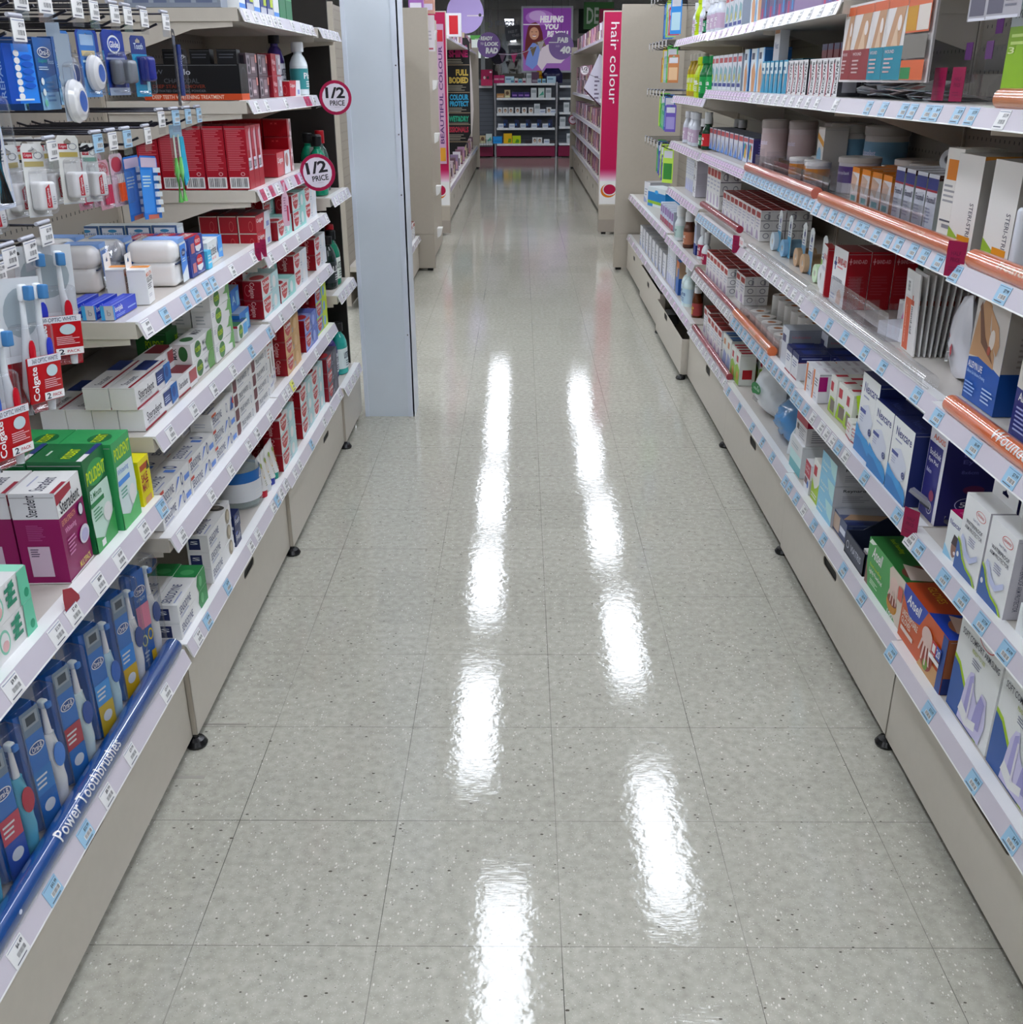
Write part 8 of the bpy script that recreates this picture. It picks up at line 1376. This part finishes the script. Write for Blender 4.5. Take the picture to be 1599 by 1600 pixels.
# display unit across the far end
def far_unit(x0, x1, nm, shelves, side=False):
    t = thing('wall_display_unit', nm, 'display unit', ((x0+x1)/2, 18.1, 0)); w = (x1-x0)/2
    m = MB(); m.box(-w, .0, .02, w, .35, .19, C('#6a1034', .35)); m.build('magenta_plinth', t)
    m = MB(); m.box(-w, .33, .19, w, .35, 1.25, C('#4c5058', .4))
    for z in range(14): m.box(-w, .326, .23+z*.073, w, .33, .235+z*.073, C('#24262a'))
    m.build('slatwall', t)
    for z in shelves:
        m = MB(); m.box(-w+.01, -.01, z-.012, w-.01, .33, z, C('#b4b8c0', .3)); m.box(-w+.01, -.016, z-.035, w-.01, -.008, z+.002, C('#c8ccd4', .3)); 
        for q in range(9 if not side else 2): m.box(-w+.06+q*.11, -.019, z-.032, -w+.11+q*.11, -.016, z-.004, '#d8dae0')
        m.build('shelf_board', t)
    if not side:
        for x in (-w-.02, w+.02):
            m = MB(); m.box(x-.014, -.02, .02, x+.014, .02, 1.26, METAL); m.lathe([(0, 0), (.11, 0), (.11, .008), (.02, .02), (0, .02)], METAL, 20, Matrix.Translation((x, 0, 0))); m.build('chrome_post', t)
    return t
far_unit(-.50, .56, 'grey slatwall display with magenta plinth facing down the aisle', (.235, .50, .74, 1.0, 1.24)); far_unit(-.84, -.56, 'narrow slatwall unit left of the central display', (.24, 1.2), True); far_unit(.62, .84, 'narrow slatwall unit right of the central display', (.24, .52, .76, 1.0, 1.2), True)
def fc(key, w, h, c, ops=(), d=.1): carton(key, w, d, h, c, list(ops))
fc('f_tan', .13, .07, '#a07850', [('r', .1, .2, .9, .5, '#c0a080')]); fc('f_kraft', .1, .13, '#a89878', [('e', .5, .6, .3, .25, '#5c4434'), ('r', .1, .05, .9, .25, '#c8c8a8')]); fc('f_purple', .1, .09, '#2c1c5c', [('r', .1, .3, .9, .6, '#7c5c9c')]); fc('f_white', .1, .16, '#b8bcc0', [('r', .1, .5, .9, .8, '#8c9498')]); fc('f_green', .11, .16, '#b0bcb8', [('p', [(.1,.2),(.9,.3),(.8,.7)], '#4c9480')])
fc('f_face', .085, .1, '#c4c4c4', [('e', .5, .5, .28, .3, '#5c4c44'), ('e', .5, .42, .2, .2, '#b89c88')]); fc('f_navy', .075, .14, '#141c3c', [('e', .3, .4, .2, .15, '#3c64a0')]); fc('f_pale', .1, .07, '#c0c4cc', [('r', .1, .3, .9, .6, '#8c98b0')]); fc('f_blue', .16, .12, '#2c80c0', [('r', .1, .3, .9, .4, '#1c5c98')]); fc('f_yellow', .15, .17, '#c8a020', [('p', [(.5,.1),(.6,.5),(.9,.5),(.9,.1)], '#5c8424')]); fc('f_lime', .15, .13, '#a4b824', [('p', [(.3,.1),(.5,.6),(.8,.5),(.8,.1)], '#4c8430')]); fc('f_dark', .12, .05, '#2c2628')
fc('f_pinkbig', .2, .26, '#8c1444', [('p', [(.0,.0),(1,0),(1,.35),(0,.45)], '#a42850'), ('e', .3, .5, .1, .1, '#c4b0b4'), ('e', .6, .5, .1, .1, '#302428'), ('e', .85, .85, .1, .06, '#d0b8c4')]); fc('f_pink', .1, .13, '#a02458', [('r', .1, .4, .9, .6, '#c08ca0')]); fc('f_lightblue', .16, .11, '#a8c0d0', [('r', .1, .5, .7, .7, '#5c7c9c')]); fc('f_mix', .06, .08, '#b8b4b8', [('r', .1, .1, .9, .5, '#7c3048')]); fc('f_mauve', .13, .18, '#4c3048', [('r', .1, .1, .9, .3, '#8c8490')]); fc('f_teal', .06, .07, '#8cb4bc', [('r', .1, .2, .9, .6, '#4c6c90')])
def frow(z, items, lab):
    for k, (key, x) in enumerate(items): put(key, 'B', x, 18.1+random.uniform(0, .03), z+.001, 'gift_box' if 'f_' in key else 'box', 'small box on the %s of the far display' % lab, 'box', 'boxes on the %s of the far display' % lab, .05)
frow(.235, [('f_dark', .02), ('f_face', .15), ('f_face', .24), ('f_pale', .36), ('f_dark', .46)], 'bottom shelf')
for k, x, nm in (('f_blue', -.56, 'bright blue box at lower left of the far display'), ('f_yellow', -.37, 'yellow and green box on the far display bottom shelf'), ('f_lime', -.21, 'lime green box on the far display bottom shelf')): put(k, 'B', x, 18.08, .2365, 'gift_box', nm, 'box')
for k in range(5): put('f_pale', 'B', -.47+k*.2, 18.1, .501, 'gift_box', 'pale box on second shelf of far display, %s' % ORD[k], 'box', 'pale boxes on the far display'); put('f_navy', 'B', -.37+k*.2, 18.1, .501, 'gift_box', 'navy box on second shelf of far display, %s' % ORD[k], 'box', 'navy boxes on the far display')
frow(.74, [('f_face', -.48), ('f_face', -.38), ('f_face', -.28), ('f_face', -.16), ('f_face', -.04), ('f_face', .08), ('f_white', .18), ('f_pale', .28), ('f_face', .40), ('f_pale', .47)], 'middle shelf')
frow(1.0, [('f_tan', -.49), ('f_kraft', -.35), ('f_purple', -.22), ('f_purple', -.11), ('f_purple', .0), ('f_white', .12), ('f_green', .25), ('f_white', .38)], 'fourth shelf')
frow(1.24, [('f_lightblue', -.34), ('f_mix', -.17), ('f_teal', -.1), ('f_mix', -.03), ('f_white', .04), ('f_mauve', .13), ('f_teal', .24), ('f_teal', .32), ('f_lightblue', .40), ('f_teal', -.24)], 'top shelf')
put('f_pinkbig', 'B', -.76, 18.0, 1.201, 'gift_box', 'large magenta makeup gift box at the far left', 'box'); put('f_pink', 'B', -.54, 18.05, 1.241, 'gift_box', 'smaller magenta gift box beside the large one', 'box'); put('f_pink', 'B', -.45, 18.1, 1.241, 'gift_box', 'smallest magenta gift box right of the pair', 'box')
for k in range(3): put('f_white', 'B', .64+k*.065, 18.1, (.521, .761, .241)[k], 'gift_box', 'white bottle box on the right narrow unit, %s' % ('second shelf', 'third shelf', 'bottom')[k], 'box')
put('f_kraft', 'B', -.80, 18.1, .241, 'gift_box', 'colourful pack on the left narrow unit', 'box'); put('f_green', 'B', -.69, 18.1, .241, 'gift_box', 'green and red pack on the left narrow unit', 'box'); put('f_green', 'B', -.8, 18.1, .42, 'gift_box', 'snack pack hanging on the left narrow unit', 'box') if False else None
m = MB()
for k in range(6): m.box(-.12, 0, .01+k*.022, .12, .004, .015+k*.022, DARKM); m.box(-.12+k*.046, 0, .01, -.116+k*.046, .004, .13, DARKM)
m.box(-.12, 0, 0, .12, .2, .01, DARKM); o = m.build('wire_basket'); o.location = (-.70, 17.85, .19); tag(o, 'dark wire basket on the left narrow unit', 'basket')
perf = bottle_parts('perfume', .06, .2, C('#a07020', .1, alpha=.9), '#b08830', .06, .045, None); stand(perf, 'B', .27, 18.2, 1.241, 'perfume_bottle', 'amber and gold perfume bottle on the far display', 'bottle')
pillow('darkbag', .36, .14, .24, '#14123a', (), .7, C('#16143c', .25), 21); stand(GOODS['darkbag'], 'B', .50, 18.22, 1.241, 'gift_bag', 'dark navy cellophane gift bag on the far display', 'bag')
t = thing('briefcase', 'dark olive case standing behind the far display', 'case', (-.2, 18.6, 1.3)); m = MB(); m.rbox(-.2, 0, 0, .2, .1, .1, C('#4c4a44', .5), None, .02); m.build('case_body', t); m = MB(); m.tube([(-.06, .05, .1), (-.06, .05, .16), (.06, .05, .16), (.06, .05, .1)], .012, C('#3c3a36', .5), 8); m.build('handle', t)
m = MB(); m.box(-1.2, 18.5, .02, 1.2, 18.9, 1.3, painted('#6a7078')); o = m.build('window_counter'); tag(o, 'grey low counter behind the far display unit', 'counter')

# shop window with poster light box
m = MB(); m.box(-3, 20.3, 0, 3, 20.31, CEIL, plastic('window_glass', .02, .3, .01)); o = m.build('window_1'); struct(o)
for k, (x0, x1) in enumerate(((-.84, -.76), (-2.2, -2.12), (1.6, 1.68))): m = MB(); m.box(x0, 20.26, 0, x1, 20.36, CEIL, painted('#b4b8bc')); struct(m.build('trim_%d' % (k+1)))
m = MB(); m.box(-2.9, 24, 0, 3.5, 24.1, CEIL, painted('#20262e')); o = m.build('shopfront_hoarding'); tag(o, 'dark shopfront across the walkway beyond the window', 'shopfront')
t = thing('poster_light_box', 'tall silver framed purple poster hanging in the shop window', 'poster', (.44, 19.95, 1.42)); m = MB()
m.box(-.49, 0, 0, .49, .05, 1.15, C('#a8acb4', .3, metal=.6)); m.build('frame', t)
for x in (-.4, .4): m = MB(); m.tube([(x, .025, 1.15), (x, .025, CEIL-1.42)], .004, METAL, 5); m.build('hanging_cable', t)
m = MB()
ops = [('r', 0, 0, 1, 1, '#7a3c94'), ('e', .35, .85, .3, .12, '#9c68b4'), ('e', .3, .88, .18, .08, '#b494c8'), ('r', 0, .0, 1, .3, '#8c5ca4'),
 ('p', [(.03,.25),(.05,.5),(.1,.7),(.16,.76),(.26,.78),(.34,.74),(.4,.62),(.42,.5),(.36,.42),(.2,.4)], '#5c2424'), ('e', .23, .6, .1, .1, '#b88870'), ('e', .235, .565, .04, .018, '#e0d8d8'), ('e', .235, .572, .045, .008, '#8c2c34'), ('r', .17, .62, .2, .63, '#3c2020'), ('r', .26, .62, .29, .63, '#3c2020'),
 ('p', [(.05,.1),(.1,.35),(.2,.45),(.32,.44),(.4,.3),(.36,.15),(.2,.02)], '#6c84c4'), ('p', [(.36,.35),(.5,.42),(.66,.44),(.74,.3),(.9,.2),(.8,.12),(.5,.12),(.4,.0),(.3,.1)], '#c8bcc8'), ('p', [(.24,.45),(.42,.5),(.48,.4),(.36,.38)], '#6c5c44'),
 ('r', .0, .735, .34, .75, '#d8d0dc'), ('t', .35, .77, .84, .88, 'HELPING', '#e0dce4', 0, .06, .1), ('t', .44, .66, .74, .75, 'YOU', '#e0dce4', 0, .06, .1), ('t', .5, .54, .94, .64, 'BE YOU', '#e0dce4', 0, .06, .1)]
draw(m, [tuple(C(v, .5, emit=.45) if isinstance(v, str) and v.startswith('#') else v for v in o_) for o_ in ops], (-.455, -.002, .035), (1,0,0), (0,0,1), .91, 1.08, .001); m.build('printed_poster', t)
t = thing('neighbour_shop_unit', 'neighbouring shop unit with lit white panel seen through glass, upper left', 'shopfront', (-.93, 21.2, 0))
for nm, b, c in (('unit_wall', (-.27, 0, 0, .27, .2, 2.6), '#30343a'), ('fascia', (-.24, -.03, 2.2, .24, 0, 2.36), '#1c4a20')): m = MB(); m.box(*b, c); m.build(nm, t)
m = MB(); m.box(-.22, -.01, 1.7, .22, 0, 2.12, C('#d4dcdc', .5, emit=.9)); m.build('lit_panel', t); m = MB(); m.box(-.15, -.02, 2.04, .19, -.01, 2.12, C('#4cb040', .5, emit=.6)); m.build('green_band', t); m = MB(); m.box(.09, -.02, 1.88, .16, -.01, 2.03, '#b01c5c'); m.build('notice', t)
m = MB(); m.box(1.1, 19.4, 2.15, 1.65, 19.44, 2.6, '#2c5c2c'); m.tube([(1.3, 19.42, 2.6), (1.3, 19.42, CEIL)], .004, METAL, 5)
draw(m, [('t', .1, .2, .5, .8, 'DE', '#a8b4a8', 0, .02), ('r', .52, .2, 1, .75, '#8c1c44'), ('r', .5, .0, 1, .12, '#c0a8b0')], (1.1, 19.398, 2.15), (1,0,0), (0,0,1), .55, .45, .001); o = m.build('green_sign'); tag(o, 'green and magenta sign at the upper right of the far end', 'sign')
m = MB(); draw(m, [('t', 0, 0, 1, 1, 'Medical C', '#5c6474', 180, 0)], (-.70, 20.298, 2.22), (1,0,0), (0,0,1), .6, .12, .0005); o = m.build('window_lettering'); tag(o, 'faint reversed Medical lettering on the shop window glass', 'lettering')
m = MB(); m.box(0, 0, 0, .3, .003, .25, '#4c5058'); draw(m, [('t', .2, .5, .8, .7, 'PASS IT', '#8c8c94', 0, .03), ('t', .4, .2, .9, .4, 'THIS', '#8c8c94', 0, .03)], (0,-.001,0), (1,0,0), (0,0,1), .3, .25, .001)
o = m.build('window_notice'); o.location = (-.34, 20.296, 1.98); o.rotation_euler = (0, -.15, 0); tag(o, 'grey square notice hanging in the shop window', 'notice'); o2 = bpy.data.objects.new('window_notice', o.data); COL.objects.link(o2); o2.location = (-.3, 20.296, 1.66); tag(o2, 'lower grey notice hanging in the shop window', 'notice')
# stock on top of the far left fittings
for k, (x, y, c, nm) in enumerate(((-.80, 6.6, '#8c5c9c', 'purple'), (-.73, 6.7, '#b89080', 'tan'), (-.95, 6.6, '#7c4c6c', 'mauve'))):
    m = MB(); m.box(-.05, 0, 0, .05, .1, .2, c); draw(m, [('e', .5, .6, .3, .2, '#c8a898'), ('r', .1, .1, .9, .3, '#c8c4d0')], (-.05, 0, 0), (1,0,0), (0,0,1), .1, .2); o = m.build('stock_box'); o.location = (x, y, 1.742); tag(o, '%s box stocked on top of the left end unit' % nm, 'box')
t = thing('straight_hair_box', 'white and red boxed hair styler on top shelf far left', 'box', (-.70, 9.3, 1.682)); m = MB(); m.box(-.07, 0, 0, .07, .1, .2, '#c8c8cc'); draw(m, [('r', .2, .1, .8, .9, '#b02c34')], (-.07, 0, 0), (1,0,0), (0,0,1), .14, .2); m.build('carton', t)
# small items hanging on hooks in the furthest right bays
hp2 = [blister('fa%d' % k, .075, .19 if k % 2 else .14, c1, [('r', .1, .1, .9, .55, c2), ('r', .1, .7, .9, .9, '#c4c4cc')], [], shell=False) for k, (c1, c2) in enumerate((('#5c4c98', '#8c84b4'), ('#3a5c94', '#8ca4c4'), ('#5c9c78', '#a8c8b4'), ('#b0cc60', '#3c7c3c'), ('#a8704c', '#c8a888'), ('#4c9c4c', '#a0c48c'), ('#8ca4a8', '#c4d0d0'), ('#c8b04c', '#d8d0a0'), ('#c04050', '#d0a8ac'), ('#3c80c4', '#a8c4e0')))]
k = 0
for z, row in ((1.56, (9, 8, 6, 3, 9, 1)), (1.32, (4, 5, 6, 6, 7, 4)), (1.07, (0, 1, 2, 2, 5, 3)), (.80, (3, 0, 3, 0, 1, 5))):
    for j, q in enumerate(row):
        hang(hp2[q], 'R', 4.72+j*.15, .76+.012*j, z-.03, 'hanging_pack', '%s hanging pack, %s row of the peg bay on the right' % (['violet', 'blue', 'mint', 'lime', 'tan', 'green', 'grey', 'yellow', 'red', 'sky blue'][q], ('lower', 'third', 'second', 'top')[[.80, 1.07, 1.32, 1.56].index(z)]), 'hanging pack', 'hanging packs in the right peg bay', .75); k += 1
    for j in range(6): hook('R', 4.7+j*.15, .73, z+.15, 'wire peg hook in the right peg bay , %s row, %s' % (('lower', 'third', 'second', 'top')[[.80, 1.07, 1.32, 1.56].index(z)], ORD[j]), 'w')
